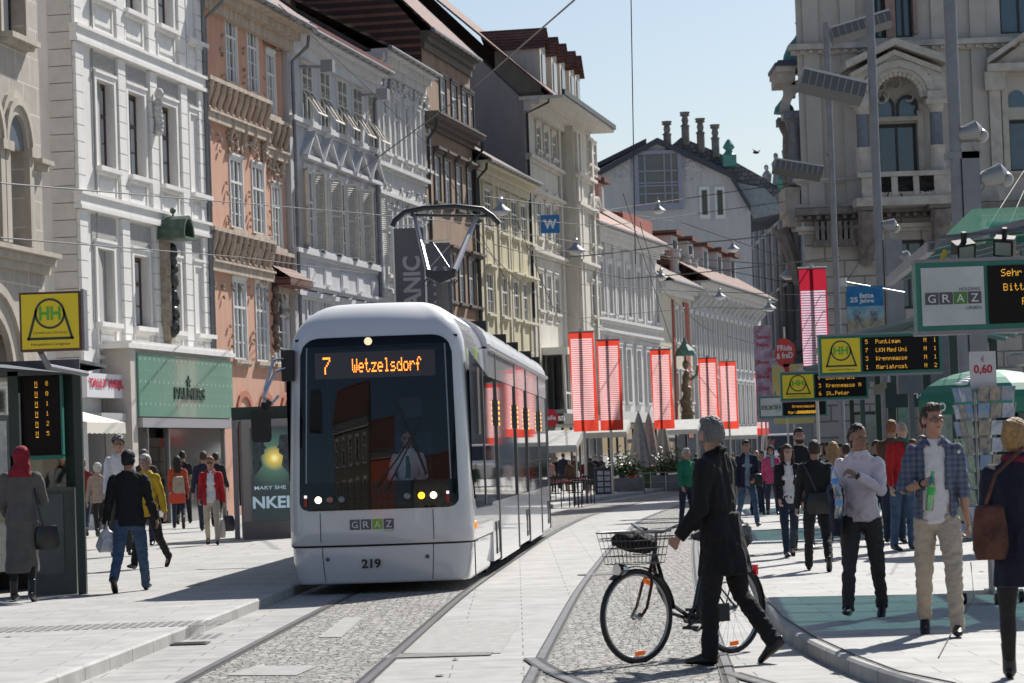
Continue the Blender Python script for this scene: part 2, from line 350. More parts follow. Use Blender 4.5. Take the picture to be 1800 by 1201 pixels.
M_tileb=brick_mat('brown roof tiles',(.22,.16,.12),(.15,.11,.085),(.05,.04,.03),.24,.17,msize=.02,plane='XZ',bump=1.0,noise_amt=.5)
FRW=mat('white window paint',(.72,.72,.70),.5); FRB=mat('brown window paint',(.06,.03,.02),.5); FRD=mat('dark window paint',(.02,.022,.025),.4)
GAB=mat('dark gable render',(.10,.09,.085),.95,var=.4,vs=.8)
class Fac:
    """one house: local x runs along the facade, -y faces the street, z up"""
    def __init__(s,name,label,A,B,group=None,base=0.0):
        A=Vector((A[0],A[1],0)); B=Vector((B[0],B[1],0)); s.A=A; d=(B-A); s.L=d.length; d.normalize(); s.d=d; s.n=Vector((d.y,-d.x,0))
        s.rz=math.atan2(d.y,d.x); s.o=empty(name,(A.x,A.y,base),s.rz,label,'building',group); s.base=base; s.cache={}
    def uz(s,px,py,y=0.0):
        r=ray(px,py); q=s.A-s.n*y; t=(q-C0).dot(s.n)/r.dot(s.n); p=C0+r*t; return (p-s.A).dot(s.d),p.z-s.base
    def u(s,px,py=600): return s.uz(px,py)[0]
    def row(s,ws):
        """ws: list of (x0,x1,ytop,ybottom) in photo pixels -> common heights, list of (centre,width)"""
        zt=[];zb=[];c=[]
        for x0,x1,yt,yb in ws:
            x=(x0+x1)/2; ua=s.u(x0,(yt+yb)/2); ub=s.u(x1,(yt+yb)/2); c.append(((ua+ub)/2,ub-ua)); zt.append(s.uz(x,yt)[1]); zb.append(s.uz(x,yb)[1])
        w=sum(k[1] for k in c)/len(c)
        return sum(zb)/len(zb),sum(zt)/len(zt),[(k[0],w) for k in c]
def wall(mb,u0,u1,z0,z1,rows,rev=.22,y=0.0):
    cur=z0
    for zb,zt,ws in sorted(rows,key=lambda r:r[0]):
        ws=[q for q in sorted(ws) if q[0]-q[1]/2>u0+.03 and q[0]+q[1]/2<u1-.03]
        if not ws: continue
        mb.quad((u0,y,cur),(u1,y,cur),(u1,y,zb),(u0,y,zb)); x=u0
        for c,w in ws:
            a,b=c-w/2,c+w/2
            mb.quad((x,y,zb),(a,y,zb),(a,y,zt),(x,y,zt))
            mb.quad((a,y,zb),(a,y+rev,zb),(a,y+rev,zt),(a,y,zt)); mb.quad((b,y+rev,zb),(b,y,zb),(b,y,zt),(b,y+rev,zt))
            mb.quad((a,y+rev,zb),(a,y,zb),(b,y,zb),(b,y+rev,zb)); mb.quad((a,y,zt),(a,y+rev,zt),(b,y+rev,zt),(b,y,zt)); x=b
        mb.quad((x,y,zb),(u1,y,zb),(u1,y,zt),(x,y,zt)); cur=zt
    mb.quad((u0,y,cur),(u1,y,cur),(u1,y,z1),(u0,y,z1))
def shell(mb,u0,u1,z0,z1,dep=9,y=0.0):             # side and back walls
    mb.quad((u0,y+dep,z0),(u0,y,z0),(u0,y,z1),(u0,y+dep,z1)); mb.quad((u1,y,z0),(u1,y+dep,z0),(u1,y+dep,z1),(u1,y,z1)); mb.quad((u1,y+dep,z0),(u0,y+dep,z0),(u0,y+dep,z1),(u1,y+dep,z1))
def win_kind(key,w,h,fr,gl,nx=2,tr=.68,bars=0,fw=.07,cur=True,surround=None,sw=.16,so=.05,sill=None,sd=.16,ped=None,pm=None,shut=None,sm=None,shut_open=0,apron=0,am=None,rev=.22):
    """window built about its sill centre; returns list of (part name, mesh, depth)"""
    out=[]; d=rev
    b=MB(); y0,y1=d-.07,d-.005
    b.box(-w/2,-w/2+fw,y0,y1,0,h); b.box(w/2-fw,w/2,y0,y1,0,h); b.box(-w/2+fw,w/2-fw,y0,y1,0,fw); b.box(-w/2+fw,w/2-fw,y0,y1,h-fw,h)
    for k in range(1,nx):
        x=-w/2+w*k/nx; b.box(x-fw*.4,x+fw*.4,y0-.01,y1,fw,h-fw)
    if tr: b.box(-w/2+fw,w/2-fw,y0-.02,y1-.003,h*tr-fw*.5,h*tr+fw*.5)
    for k in range(bars):
        z=h*(tr or 1)*(k+1)/(bars+1); b.box(-w/2+fw,w/2-fw,y0+.02,y1-.003,z-.018,z+.018)
    out.append(('window',b.mesh('window',fr),0))
    g=MB(); g.quad((-w/2+.01,d-.03,.01),(w/2-.01,d-.03,.01),(w/2-.01,d-.03,h-.01),(-w/2+.01,d-.03,h-.01)); out.append(('pane',g.mesh('pane',gl),1))
    if cur:
        g=MB(); 
        for sgn in (-1,1):
            for q in range(3):
                a=sgn*(w*.20+q*w*.09); c=a+sgn*w*.09; g.quad((min(a,c),d-.034-.0*q,h*.04),(max(a,c),d-.034,h*.04),(max(a,c),d-.034,h*.93),(min(a,c),d-.034,h*.93))
        out.append(('curtain',g.mesh('curtain',CURT),1))
    if surround:
        b=MB(); b.box(-w/2-sw,-w/2-.003,-so,.02,-.0,h+sw); b.box(w/2+.003,w/2+sw,-so,.02,0,h+sw); b.box(-w/2-.003,w/2+.003,-so,.02,h+.003,h+sw)
        b.box(-w/2-sw-.03,w/2+sw+.03,-so-.04,.02,h+sw,h+sw+.07)
        out.append(('surround',b.mesh('surround',surround),1))
    if sill:
        b=MB(); b.box(-w/2-.2,w/2+.2,-sd,.02,-.12,-.003); b.box(-w/2-.16,w/2+.16,-sd*.6,.02,-.2,-.12)
        out.append(('sill',b.mesh('sill',sill),1))
    if apron:
        b=MB(); b.box(-w/2-.12,-w/2-.02,-.05,.02,-.2-apron,-.2); b.box(w/2+.02,w/2+.12,-.05,.02,-.2-apron,-.2); b.box(-w/2-.02,w/2+.02,-.05,.02,-.26-apron+.06,-.1-apron)
        b.box(-w/2+.08,w/2-.08,-.03,.02,-.1-apron+.12,-.32)
        out.append(('apron_panel',b.mesh('apron_panel',am or surround),1))
    if ped=='tri':
        b=MB(); z=h+.32; W=w/2+.32; b.box(-W,W,-.26,.02,z,z+.12); b.prism([(-W,z+.12),(W,z+.12),(0,z+.75)],'y',-.06,.02)
        for sg in (-1,1):
            b.face([(sg*W,-.3,z+.12),(sg*W,.02,z+.12),(0,.02,z+.88),(0,-.3,z+.88)][::sg]); b.face([(sg*(W+.08),-.3,z+.12),(sg*(W+.08),.02,z+.12),(0,.02,z+.98),(0,-.3,z+.98)][::-sg])
            b.quad((sg*W,-.3,z+.12),(0,-.3,z+.88),(0,-.3,z+.98),(sg*(W+.08),-.3,z+.12))
        out.append(('pediment',b.mesh('pediment',pm or surround),1))
    if ped=='hood':
        b=MB(); z=h+.24; W=w/2+.25; b.box(-W,W,-.3,.02,z,z+.1); b.box(-W+.06,W-.06,-.18,.02,z-.1,z); out.append(('hood',b.mesh('hood',pm or surround),1))
    if ped=='arch':
        b=MB(); z=h+.15; n=8; 
        for k in range(n):
            a0=math.pi*k/n; a1=math.pi*(k+1)/n; r0,r1=w/2+.05,w/2+.22
            q=[(math.cos(a)*r,z+math.sin(a)*r*.7) for a,r in ((a0,r0),(a0,r1),(a1,r1),(a1,r0))]; b.prism(q,'y',-.14,.02)
        b.ell((0,-.06,z+.25),(.16,.1,.2),8,5); out.append(('pediment',b.mesh('pediment',pm or surround),1))
    if shut:
        hh=h*(1 if shut_open!=2 else .5)
        for sg in (-1,1):
            b=MB(); pw=w/2
            if shut_open==1: ox,a=sg*(w/2+.03),sg*R(28)      # folded back beside the window
            elif shut_open==2: ox,a=sg*w/2,sg*R(180)
            else: ox,a=sg*w/2,sg*R(180)
            T=Matrix.Translation((ox,-.03,0))@Matrix.Rotation(-a if shut_open==1 else 0,4,'Z'); dx=sg*pw if shut_open==1 else -sg*pw
            b.X=T; x0,x1=sorted((0.0,dx)); z0=0 if shut_open!=2 else h-hh
            b.box(x0,x0+.05,-.02,.02,z0,h); b.box(x1-.05,x1,-.02,.02,z0,h); b.box(x0+.05,x1-.05,-.02,.02,z0,z0+.06); b.box(x0+.05,x1-.05,-.02,.02,h-.06,h); b.box(x0+.05,x1-.05,-.02,.02,z0+(h-z0)*.5-.03,z0+(h-z0)*.5+.03)
            k=z0+.08
            while k<h-.1:
                b.quad((x0+.05,-.03,k),(x1-.05,-.03,k),(x1-.05,.02,k+.055),(x0+.05,.02,k+.055)); k+=.075
            out.append(('shutter',b.mesh('shutter',sm),1))
            if shut_open==2:                            # lower half propped outwards
                b=MB(); b.X=Matrix.Translation((ox,-.03,h-hh))@Matrix.Rotation(R(-32),4,'X')
                b.box(x0,x0+.05,-.02,.02,-hh,0); b.box(x1-.05,x1,-.02,.02,-hh,0); b.box(x0+.05,x1-.05,-.02,.02,-hh,-hh+.06); k=-hh+.08
                while k<-.05:
                    b.quad((x0+.05,-.03,k),(x1-.05,-.03,k),(x1-.05,.02,k+.055),(x0+.05,.02,k+.055)); k+=.075
                out.append(('shutter',b.mesh('shutter',sm),1))
    return out
def put(F,parts,u,z,y=0.0):
    w=None
    for nm,me,dp in parts:
        o=link(nm,me,F.o if dp==0 else w)
        if dp==0: w=o; o.location=(u,y,z)
    return w
def rows_put(F,rows,kinds,y=0.0):
    for (zb,zt,ws),kw in zip(rows,kinds):
        if kw is None: continue
        key=str(kw); k=win_kind(key,ws[0][1],zt-zb,**kw)
        for c,w in ws: put(F,k,c,zb,y)
def cornice(F,name,u0,u1,z,steps,m,y=0.0):
    b=MB(); zz=z
    for k,(h,d) in enumerate(steps): b.box(u0-(d if False else 0),u1,y-d,y+.02,zz,zz+h-.001); zz+=h
    return b.build(name,m,F.o)
def gutter_roof(F,u0,u1,ze,ov,ridge,dep,m,y=0.0,gut=True,soffit=None,hang=.2):
    b=MB(); b.m=0; th=.12
    a,c=(y-ov,ze),(y+dep,ridge)
    b.quad((u0-hang,a[0],a[1]+th),(u1+hang,a[0],a[1]+th),(u1+hang,c[0],c[1]+th),(u0-hang,c[0],c[1]+th)); b.quad((u0-hang,c[0],c[1]),(u1+hang,c[0],c[1]),(u1+hang,a[0],a[1]),(u0-hang,a[0],a[1]))
    b.quad((u0-hang,a[0],a[1]),(u1+hang,a[0],a[1]),(u1+hang,a[0],a[1]+th),(u0-hang,a[0],a[1]+th))
    for uu,sg in ((u0-hang,1),(u1+hang,-1)): b.face([(uu,a[0],a[1]),(uu,a[0],a[1]+th),(uu,c[0],c[1]+th),(uu,c[0],c[1])][::sg])
    b.quad((u1+hang,c[0],c[1]+th),(u1+hang,c[0]+dep,ze),(u0-hang,c[0]+dep,ze),(u0-hang,c[0],c[1]+th)) if True else None
    # cover ridge tiles
    for k in range(int((u1-u0)/.4)): b.tube([(u0+k*.4,c[0],c[1]+th),(u0+k*.4+.38,c[0],c[1]+th)],[.10,.12],6)
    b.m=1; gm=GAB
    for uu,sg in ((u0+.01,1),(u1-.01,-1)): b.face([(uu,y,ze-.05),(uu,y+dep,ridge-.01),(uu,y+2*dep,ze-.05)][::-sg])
    r=b.build('roof',[m,gm],F.o)
    if soffit:
        s=MB(); s.box(u0,u1,y-ov+.03,y,ze-.14,ze-.01); s.box(u0,u1,y-ov*.55,y,ze-.38,ze-.14); s.box(u0,u1,y-ov*.25,y,ze-.7,ze-.38); s.build('eaves_cornice',soffit,F.o)
    if gut:
        g=MB(); g.tube([(u0-.1,y-ov-.05,ze+.0),(u1+.1,y-ov-.05,ze+.0)],.085,8); k=u0
        while k<u1: g.box(k,k+.03,y-ov-.14,y-ov,ze-.1,ze-.07); k+=.9
        g.build('gutter',M_gut,F.o)
    return r
def downpipe(F,u,z0,z1,y=0.0,ov=.5,m=None):
    b=MB(); b.tube([(u,y-ov,z1),(u,y-ov+.05,z1-.35),(u,y-.12,z1-.8),(u,y-.12,z0)],.06,8); 
    z=z0+1
    while z<z1-1: b.tube([(u,y-.12,z),(u,y-.12,z+.06)],.075,8); z+=2.2
    b.build('downpipe',m or M_gut,F.o,smooth=True)
def gable(mb,u,ze,ridge,dep,y=0.0,flip=1): mb.face([(u,y,ze),(u,y+dep,ridge),(u,y+2*dep,ze)][::flip])
def Zl(x): return 120700/(1850-x)                   # near part of the left row of facades
def PL(x): Z=Zl(x); r=ray(x,790); q=C0+r*(Z/r.y); return (q.x,Z)
def Zm(x): return 31.6/(.24-(x-900)/5000)
def PM(x): Z=Zm(x); r=ray(x,790); q=C0+r*(Z/r.y); return (q.x,Z)
def shopfront(F,u0,u1,n,y=-.12,sign=None):
    fr=MB(); w_=(u1-u0)/n
    for k in range(n):
        a=u0+k*w_; fr.box(a,a+.14,y,.0,.12,3.1)
    fr.box(u0,u1,y-.06,.0,2.85,3.15); fr.box(u0,u1,y,.0,.12,.4); o=fr.build('shopfront_frame',FRD if n%2 else M_gut,F.o)
    for k in range(n):
        g=MB(); a=u0+k*w_+.14; g.quad((a,y+.06,.4),(a+w_-.14,y+.06,.4),(a+w_-.14,y+.06,2.85),(a,y+.06,2.85)); g.build('shop_window',GLASS,o)
LEFT='old houses along the left side of the street'

# ---- 1 sandstone house at the far left ---------------------------------
st=mat('sandstone trim',(.47,.42,.35),.85,var=.25,vs=2)
ms=brick_mat('sandstone blocks',(.44,.40,.345),(.39,.35,.30),(.58,.54,.47),.95,.62,msize=.02,bump=.2,noise_amt=.25)
F=Fac('sandstone_house','beige sandstone block house with arched window at the far left',(P(-230,790,51).x,51),(P(87,790,61.5).x,61.5),LEFT)
b=MB(); uu=F.u
top=22
# upper square window, mid arched windows
r1=F.row([(-12,42,-120,62)]); r2=F.row([(8,30,225,440)])
wtop=(r1[0],r1[1],[(F.u(22,20),1.5)]); 
ua,ub=F.u(2,300),F.u(50,300); wr=(F.uz(26,430)[1],F.uz(26,262)[1],[((ua+ub)/2,1.25),((ua+ub)/2-1.9,1.25)])
rgf=(F.uz(20,700)[1]-1.5,F.uz(20,590)[1],[(F.u(-20,650),2.6)])
wall(b,0,F.L,.12,top,[wtop,wr,rgf],rev=.35); shell(b,0,F.L,.12,top)
b.build('wall',ms,F.o)
put(F,win_kind('a',1.5,wtop[1]-wtop[0],FRD,GLASS_B,surround=st,sill=st,sd=.3,rev=.35),wtop[2][0][0],wtop[0])
for c,w_ in wr[2]:
    k=win_kind('b',1.25,wr[1]-wr[0],FRW,GLASS_B,bars=3,rev=.35,cur=False); o=put(F,k,c,wr[0])
    # round head: stone arch mouldings around a fanlight standing proud of the wall
    a=MB(); H=wr[1]-wr[0]
    for kk in range(12):
        a0,a1=math.pi*kk/12,math.pi*(kk+1)/12
        for r0,r1_,yy in ((.625,.80,-.10),(.80,.95,-.16),(.95,1.08,-.08)):
            a.prism([(math.cos(t)*r,H+math.sin(t)*r*1.15) for t,r in ((a0,r0),(a0,r1_),(a1,r1_),(a1,r0))],'y',yy,.02)
    for sg in (-1,1): a.box(min(sg*.64,sg*.92),max(sg*.64,sg*.92),-.12,.02,0,H); a.box(min(sg*.6,sg*1.0),max(sg*.6,sg*1.0),-.2,.02,H-.12,H+.08)
    a.build('arch_moulding',st,o)
    g=MB(); g.face([(math.cos(math.pi*q/14)*.62,-.015,H+math.sin(math.pi*q/14)*.71) for q in range(15)]); g.build('fanlight',GLASS_B,o)
z=F.uz(60,440)[1]; cornice(F,'cornice',0,F.L+.1,z-.5,[(.18,.12),(.16,.25),(.1,.38)],st)
z=F.uz(60,290)[1]; cornice(F,'cornice',F.u(55,290),F.L+.15,z-.1,[(.12,.12),(.1,.25)],st)
a=MB(); c=rgf[2][0][0]
for kk in range(16):
    a0,a1=math.pi*kk/16,math.pi*(kk+1)/16
    for r0,r1_,yy in ((1.3,1.75,-.12),(1.75,1.95,-.2)): a.prism([(c+math.cos(t)*r,rgf[1]-.9+math.sin(t)*r) for t,r in ((a0,r0),(a0,r1_),(a1,r1_),(a1,r0))],'y',yy,.02)
a.build('shop_arch',st,F.o); g=MB(); g.box(c-1.3,c+1.3,.2,.25,.12,rgf[1]); g.build('shop_window',GLASS,F.o)
cornice(F,'eaves_cornice',-.3,F.L+.3,top-.3,[(.3,.3),(.2,.6)],st)

# ---- 2 white house with brown windows ----------------------------------
wh=mat('white render',(.74,.72,.69),.85,var=.16,vs=1.2,bump=.15,bs=30); wt=mat('white stucco trim',(.76,.745,.715),.8,var=.12,vs=2)
gr=mat('grey roughcast',(.40,.39,.38),.95,var=.35,vs=18,bump=.8,bs=45)
A,B=PL(147),PL(373); F=Fac('white_house','tall white stucco house with narrow brown windows and grey roughcast panels',A,B,LEFT)
W3=F.row([(168,199,145,297),(224,252,165,312),(282,308,185,325),(334,358,207,341)])
W2=F.row([(171,198,442,570),(232,263,451,574),(291,315,462,580),(343,364,470,588)])
W4=(F.uz(227,20)[1],F.uz(227,20)[1]+ (W3[1]-W3[0]),W3[2]); W5=None
top=W4[1]+2.4
lo=MB(); wall(lo,0,F.L,.12,top,[(.5,2.9,[(F.u(190,800),3.0),(F.u(250,800),2.4),(F.u(330,800),5.2)]),W2,W3,W4],rev=.26); shell(lo,0,F.L,.12,top,12)
lo.build('wall',wh,F.o)
kw=dict(fr=FRB,gl=GLASS,nx=1,tr=.62,bars=1,surround=wt,sw=.16,so=.06,sill=wt,sd=.2,apron=.75,am=wt,rev=.26,cur=True,fw=.09)
rows_put(F,[W2,W3,W4],[kw,kw,kw])
bands=[(F.uz(147,80)[1],F.uz(147,50)[1]),(F.uz(155,371)[1],F.uz(155,341)[1])]
b=MB()
for z0,z1 in bands: b.box(-.12,F.L,-.16,.02,z0+.1,z1-.08); b.box(-.16,F.L+.02,-.22,.02,z1-.08,z1); b.box(-.14,F.L+.01,-.19,.02,z0,z0+.1)
b.build('string_course',wt,F.o)
us=[0.28]+[(W3[2][k][0]+W3[2][k+1][0])/2 for k in range(3)]+[F.L-.28]
for k,u_ in enumerate(us):
    for z0,z1 in ((3.4,bands[1][0]),(bands[1][1],bands[0][0]),(bands[0][1],top-.4)):
        n=int(round((z1-z0)/.42)); h=(z1-z0)/n; b=MB(); b.box(u_-.27,u_+.27,-.06,.01,z0+.02,z1-.02)
        for q in range(n): b.box(u_-.30,u_+.30,-.09,.02,z0+q*h+.012,z0+(q+1)*h-.012)
        b.build('pilaster',wt,F.o)
b=MB()
for Wr,zz in ((W3,bands[0][0]),(W2,bands[1][0]),(W4,top-.5)):
    for c,w_ in Wr[2]:
        b.box(c-w_/2-.22,c+w_/2+.22,-.02,.01,Wr[1]+.30,zz-.06)
        for sg in (-1,1): x=c+sg*(w_/2+.22); b.box(min(x,x+sg*.1),max(x,x+sg*.1),-.02,.01,Wr[0],zz-.06)
b.build('roughcast_panel',gr,F.o)
cornice(F,'eaves_cornice',-.3,F.L+.1,top-.4,[(.2,.2),(.2,.45)],wt)
# side return that faces the camera: narrow recess with a window
side=mat('shaded side render',(.33,.32,.31),.9,var=.2)  # recess shade put into the colour: greyed copy of the white render
x0=P(66,790,Zl(147)+1.4).x
sb=empty('side_wing',(x0,Zl(147)+1.4,0),0); sb.parent=None
FS=Fac('stair_wing','narrow stair wing in shade-grey render with one brown window between sandstone and white house',(x0,Zl(147)+1.4),(A[0]+.3,Zl(147)+1.4),LEFT); bpy.data.objects.remove(sb)
def srow(yt,yb): return (FS.uz(85,yb)[1],FS.uz(85,yt)[1],[(FS.u(86,300),.42)])
SR=[srow(133,290),srow(435,560),(FS.uz(85,45)[1],FS.uz(85,45)[1]+2.2,[(FS.u(86,0),.42)])]
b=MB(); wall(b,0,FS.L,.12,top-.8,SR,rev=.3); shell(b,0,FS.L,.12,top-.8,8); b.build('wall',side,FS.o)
rows_put(FS,SR,[dict(fr=FRB,gl=GLASS,nx=1,tr=.62,surround=wt,sw=.13,so=.06,sill=wt,rev=.3,cur=False)]*3)
b=MB()
for z0,z1 in ((FS.uz(85,80)[1],FS.uz(85,50)[1]),(FS.uz(85,371)[1],FS.uz(85,341)[1])): b.box(0,FS.L,-.14,.01,z0,z1)
b.build('string_course',wt,FS.o)
q=MB(); n=34; h=(top-3)/n
for k in range(n): q.box(-.62,-.03,-.03,.5,.12+k*h+.012,.12+(k+1)*h-.012) if False else q.box(-.06,.5,.0,.0+.01,.1,.11)
# rusticated corner pier (faces the camera)
q=MB(); Wd=.62
for k in range(int((top-.5)/.43)): q.box(-.07,0.0-.012,.0,Wd,.14+k*.43,.14+(k+1)*.43-.022)
q.build('corner_pier',mat('pier stone',(.60,.57,.53),.85,var=.12),F.o)
# shop: green glass display box, side shop sign, awning
b=MB(); g0,g1=F.u(243,680),F.u(409,690); zt=F.uz(243,622)[1]; zb=F.uz(243,733)[1]
Y=-.75
uA=F.uz(243,680,Y)[0]; uB=F.uz(408,690,Y)[0]; zt=F.uz(243,620,Y)[1]; zb=F.uz(243,732,Y)[1]; zs=F.uz(300,752,Y)[1]
b.box(uA-.5,uA-.05,Y+.03,0,.12,zt+.15); b.box(uA-.05,uB+.05,Y+.08,0,zs,zt+.1)
fr=b.build('shop_portal',mat('portal stone',(.55,.51,.46),.8,var=.1),F.o)
b=MB(); b.box(uA-.9,uB+.15,Y-.08,0,zt+.1,zt+.22); b.box(uA-.55,uB+.1,Y-.04,0,zt+.22,zt+.30); b.build('portal_ledge',wt,F.o)
gg=mat('green panel glass',(.18,.38,.29),.12,var=.12,vs=.7,spec=.8,coat=.5)  # plain green glass, slightly uneven in tone
b=MB(); b.box(uA,uB,Y-.02,Y+.08,zb,zt); pn=b.build('display_panel',gg,F.o)
b=MB(); nst=11
for rr in range(5):
    for k in range(nst*2):
        u_=uA+.15+(uB-uA-.3)*k/(nst*2-1); z_=zt-.15-rr*(zt-zb-.3)/4.6; s_=.055 if rr%2==0 else .03
        pts=[(u_+math.sin(a*math.pi/5)*(s_ if a%2==0 else s_*.4),Y-.024,z_+math.cos(a*math.pi/5)*(s_ if a%2==0 else s_*.4)) for a in range(10)]; b.face(pts[::-1])
b.build('star_pattern',mat('pale stars',(.45,.62,.55),.5),pn)
b=MB(); b.m=0
uc=F.uz(330,690,Y)[0]; text(b,'PALMERS',(F.uz(305,702,Y)[0],Y-.05,F.uz(332,703,Y)[1]),(1,0,0),(0,0,1),F.uz(358,702,Y)[0]-F.uz(305,702,Y)[0],F.uz(332,682,Y)[1]-F.uz(332,703,Y)[1],bold=.03)
zz=F.uz(331,672,Y)[1]; pts=[(uc+math.sin(a*math.pi/5)*(.17 if a%2==0 else .07)*1.4,Y-.05,zz+math.cos(a*math.pi/5)*(.17 if a%2==0 else .07)) for a in range(10)]; b.face(pts[::-1])
o=b.build('shop_lettering',mat('dark green letters',(.015,.05,.035),.35),F.o); md=o.modifiers.new('s','SOLIDIFY'); md.thickness=.04
b=MB(); b.box(uA-.02,uB+.08,Y-.1,0,zs,zb-.04); b.build('canopy_fascia',mat('grey fascia',(.36,.36,.38),.5,.3),F.o)
b=MB(); b.box(uA+.1,uA+1.4,Y+.3,Y+.35,.12,zs); b.box(uA+3.3,uB,Y+.3,Y+.35,.12,zs); b.build('shop_window',GLASS_B,F.o)
b=MB(); 
for x in (uA,uA+1.4,uA+3.2,uB-.1): b.box(x,x+.09,Y+.24,Y+.4,.12,zs)
b.build('shop_frame',mat('steel frame',(.4,.4,.4),.35,.6),F.o)
b=MB(); b.box(uA+1.5,uA+3.2,.1,.15,.12,zs); b.build('shop_interior',mat('dark interior',(.012,.012,.014),.8),F.o)
for k_ in range(7):
    x=uA+3.5+k_*.42; b=MB(); 
    if k_%3==0: b.lathe((x,Y+.8,0),[(.13,.15),(.03,.2),(.03,.7),(.14,.8),(.11,1.0),(.17,1.3),(.06,1.42),(.08,1.55),(.06,1.65)],10)
    else: b.box(x-.14,x+.14,Y+.7,Y+.74,.7+.2*(k_%2),1.5+.2*(k_%2))
    b.build('shop_display',mat('display item %d'%(k_%3),((.45,.38,.33),(.5,.06,.08),(.55,.55,.5))[k_%3],.7),F.o)
b=MB(); b.box(uA+1.6,uA+3.1,Y+.31,Y+.34,.3,2.4); b.build('shop_door',glass_mat('shop door glass',fac=.6,trans=(.5,.52,.52)),F.o)
# shop sign, fixed box on the facade
Y=-.5; s0,s1=F.uz(153,680,Y)[0],F.uz(217,680,Y)[0]; z1,z0=F.uz(180,657,Y)[1],F.uz(180,699,Y)[1]
b=MB(); b.box(s0,s1,Y,-.01,z0,z1); b.build('shop_sign',mat('white sign',(.72,.72,.74),.5),F.o)
b=MB(); b.box(-.3,s1+.1,Y-.1,-.01,F.uz(180,740,Y)[1],F.uz(180,726,Y)[1]); b.build('shop_ledge',mat('grey ledge',(.42,.42,.43),.6),F.o)
b=MB(); text(b,'TALLY WEiJL',(s0+.12,Y-.02,z0+(z1-z0)*.30),(1,0,0),(0,0,1),s1-s0-.16,(z1-z0)*.48,bold=.05); b.build('shop_lettering',mat('pink red letters',(.62,.03,.07),.5),F.o)
b=MB(); q0,q1=F.uz(128,760,-1.2)[0],F.uz(200,760,-1.6)[0]; zt2=3.05
b.quad((q0-1,-1.9,2.72),(q1,-1.9,2.72),(q1,0,3.25),(q0-1,0,3.25))
for k in range(16): x=q0-1+(q1-q0+1)*k/16; x2=q0-1+(q1-q0+1)*(k+1)/16; b.quad((x,-1.9,2.45+.02*(k%2)),(x2,-1.9,2.45+.02*((k+1)%2)),(x2,-1.9,2.72),(x,-1.9,2.72))
b.quad((q1,-1.9,2.47),(q1,0,3.0),(q1,0,3.25),(q1,-1.9,2.72))
b.build('awning',mat('cream awning',(.72,.69,.60),.8),F.o)
# wall shrine: bronze canopy over a dark figure relief
Y=-.32; c=F.u(283,500); z0=F.uz(283,606)[1]; z1=F.uz(283,430)[1]
sh=empty('wall_shrine',(0,0,0),0,'dark bronze figure relief under a small domed canopy on the white house','relief'); sh.location=F.o.matrix_basis@Vector((c,0,0)); sh.rotation_euler=(0,0,F.rz)
b=MB(); b.prism([(-.28,z0+.5),(.28,z0+.5),(.12,z0-.15),(-.1,z0-.2)],'y',-.3,0); b.box(-.33,-.2,-.36,0,z0+.5,z1+.1); b.build('stone_back',mat('weathered relief stone',(.36,.31,.25),.95,var=.5,vs=8,bump=.8,bs=15),sh)
b=MB(); random.seed(3)
for k in range(26):
    z_=z0+.35+(z1-z0-.5)*k/25; b.ell((-.02+random.uniform(-.12,.14),-.33+random.uniform(-.05,.03),z_),(random.uniform(.1,.2),.13,random.uniform(.12,.22)),7,5)
b.ell((0,-.35,z1-.15),(.13,.13,.16),8,6)
b.build('bronze_figure',mat('dark bronze',(.06,.065,.06),.45,.6,var=.5,vs=6),sh,smooth=True)
b=MB(); n=10
for k in range(n):
    a0,a1=math.pi*k/n,math.pi*(k+1)/n; zc=z1+.15
    b.prism([(math.cos(a)*r,zc+math.sin(a)*r*1.2) for a,r in ((a0,.42),(a0,.50),(a1,.50),(a1,.42))],'y',-.85,0)
b.ell((0,-.4,zc+.75),.09,8,6); b.box(-.02,.02,-.42,-.38,zc+.6,zc+.7); b.box(-.55,.55,-.9,0,zc-.06,zc)
b.build('canopy',mat('green bronze',(.10,.15,.11),.6,.3,var=.5,vs=5),sh)
b=MB(); u_=us[2]; z_=F.uz(267,207)[1]
for k in range(7): b.ell((math.sin(k)*.06,-.12,k*.13-.4),(.17-.01*k,.14,.13),8,5)
b.ell((0,-.16,.62),(.14,.14,.17),8,6); o=b.build('stone_bust',mat('pale relief',(.55,.54,.52),.85,var=.3,vs=6),None,smooth=True); o.location=F.o.matrix_basis@Vector((u_,-.08,z_)); o.rotation_euler=(0,0,F.rz)
tag(o,'small pale stone figure fixed high on a pilaster of the white house','relief')
downpipe(F,F.L-.05,1.5,top-.2,ov=.4)

# ---- stucco ornament helpers --------------------------------------------
def curls(b,w,h,n,r,seed=0,y=-.06):
    rg=random.Random(seed)
    for k in range(n):
        cx=rg.uniform(-w/2,w/2); cz=rg.uniform(-h/2,h/2); rad=rg.uniform(.5,1)*min(w,h)*.32; a0=rg.uniform(0,6.28); dirn=rg.choice((-1,1)); pts=[]
        for q in range(9):
            a=a0+dirn*q*.55; rr=rad*(1-q/11); pts.append((cx+math.cos(a)*rr,y-.02*math.sin(q),cz+math.sin(a)*rr))
        b.tube(pts,[r*(1-.05*q) for q in range(9)],5)
def console(b,x,z,h=.75,d=.38,w=.16,y=0):          # S-bracket
    pts=[]; n=9
    for k in range(n): t=k/(n-1); pts.append((x,y-d*(1-t)**.8-.03*math.sin(t*6.3),z-h*t+.05*math.sin(t*6.28)))
    b.tube(pts,[(w/2*(1.15-.5*abs(math.sin(k*.8))),.09) for k in range(n)],7); b.ell((x,y-d*.9,z-.1),(w*.55,.11,.11),7,5); b.ell((x,y-.12,z-h),(w*.5,.09,.1),7,5)

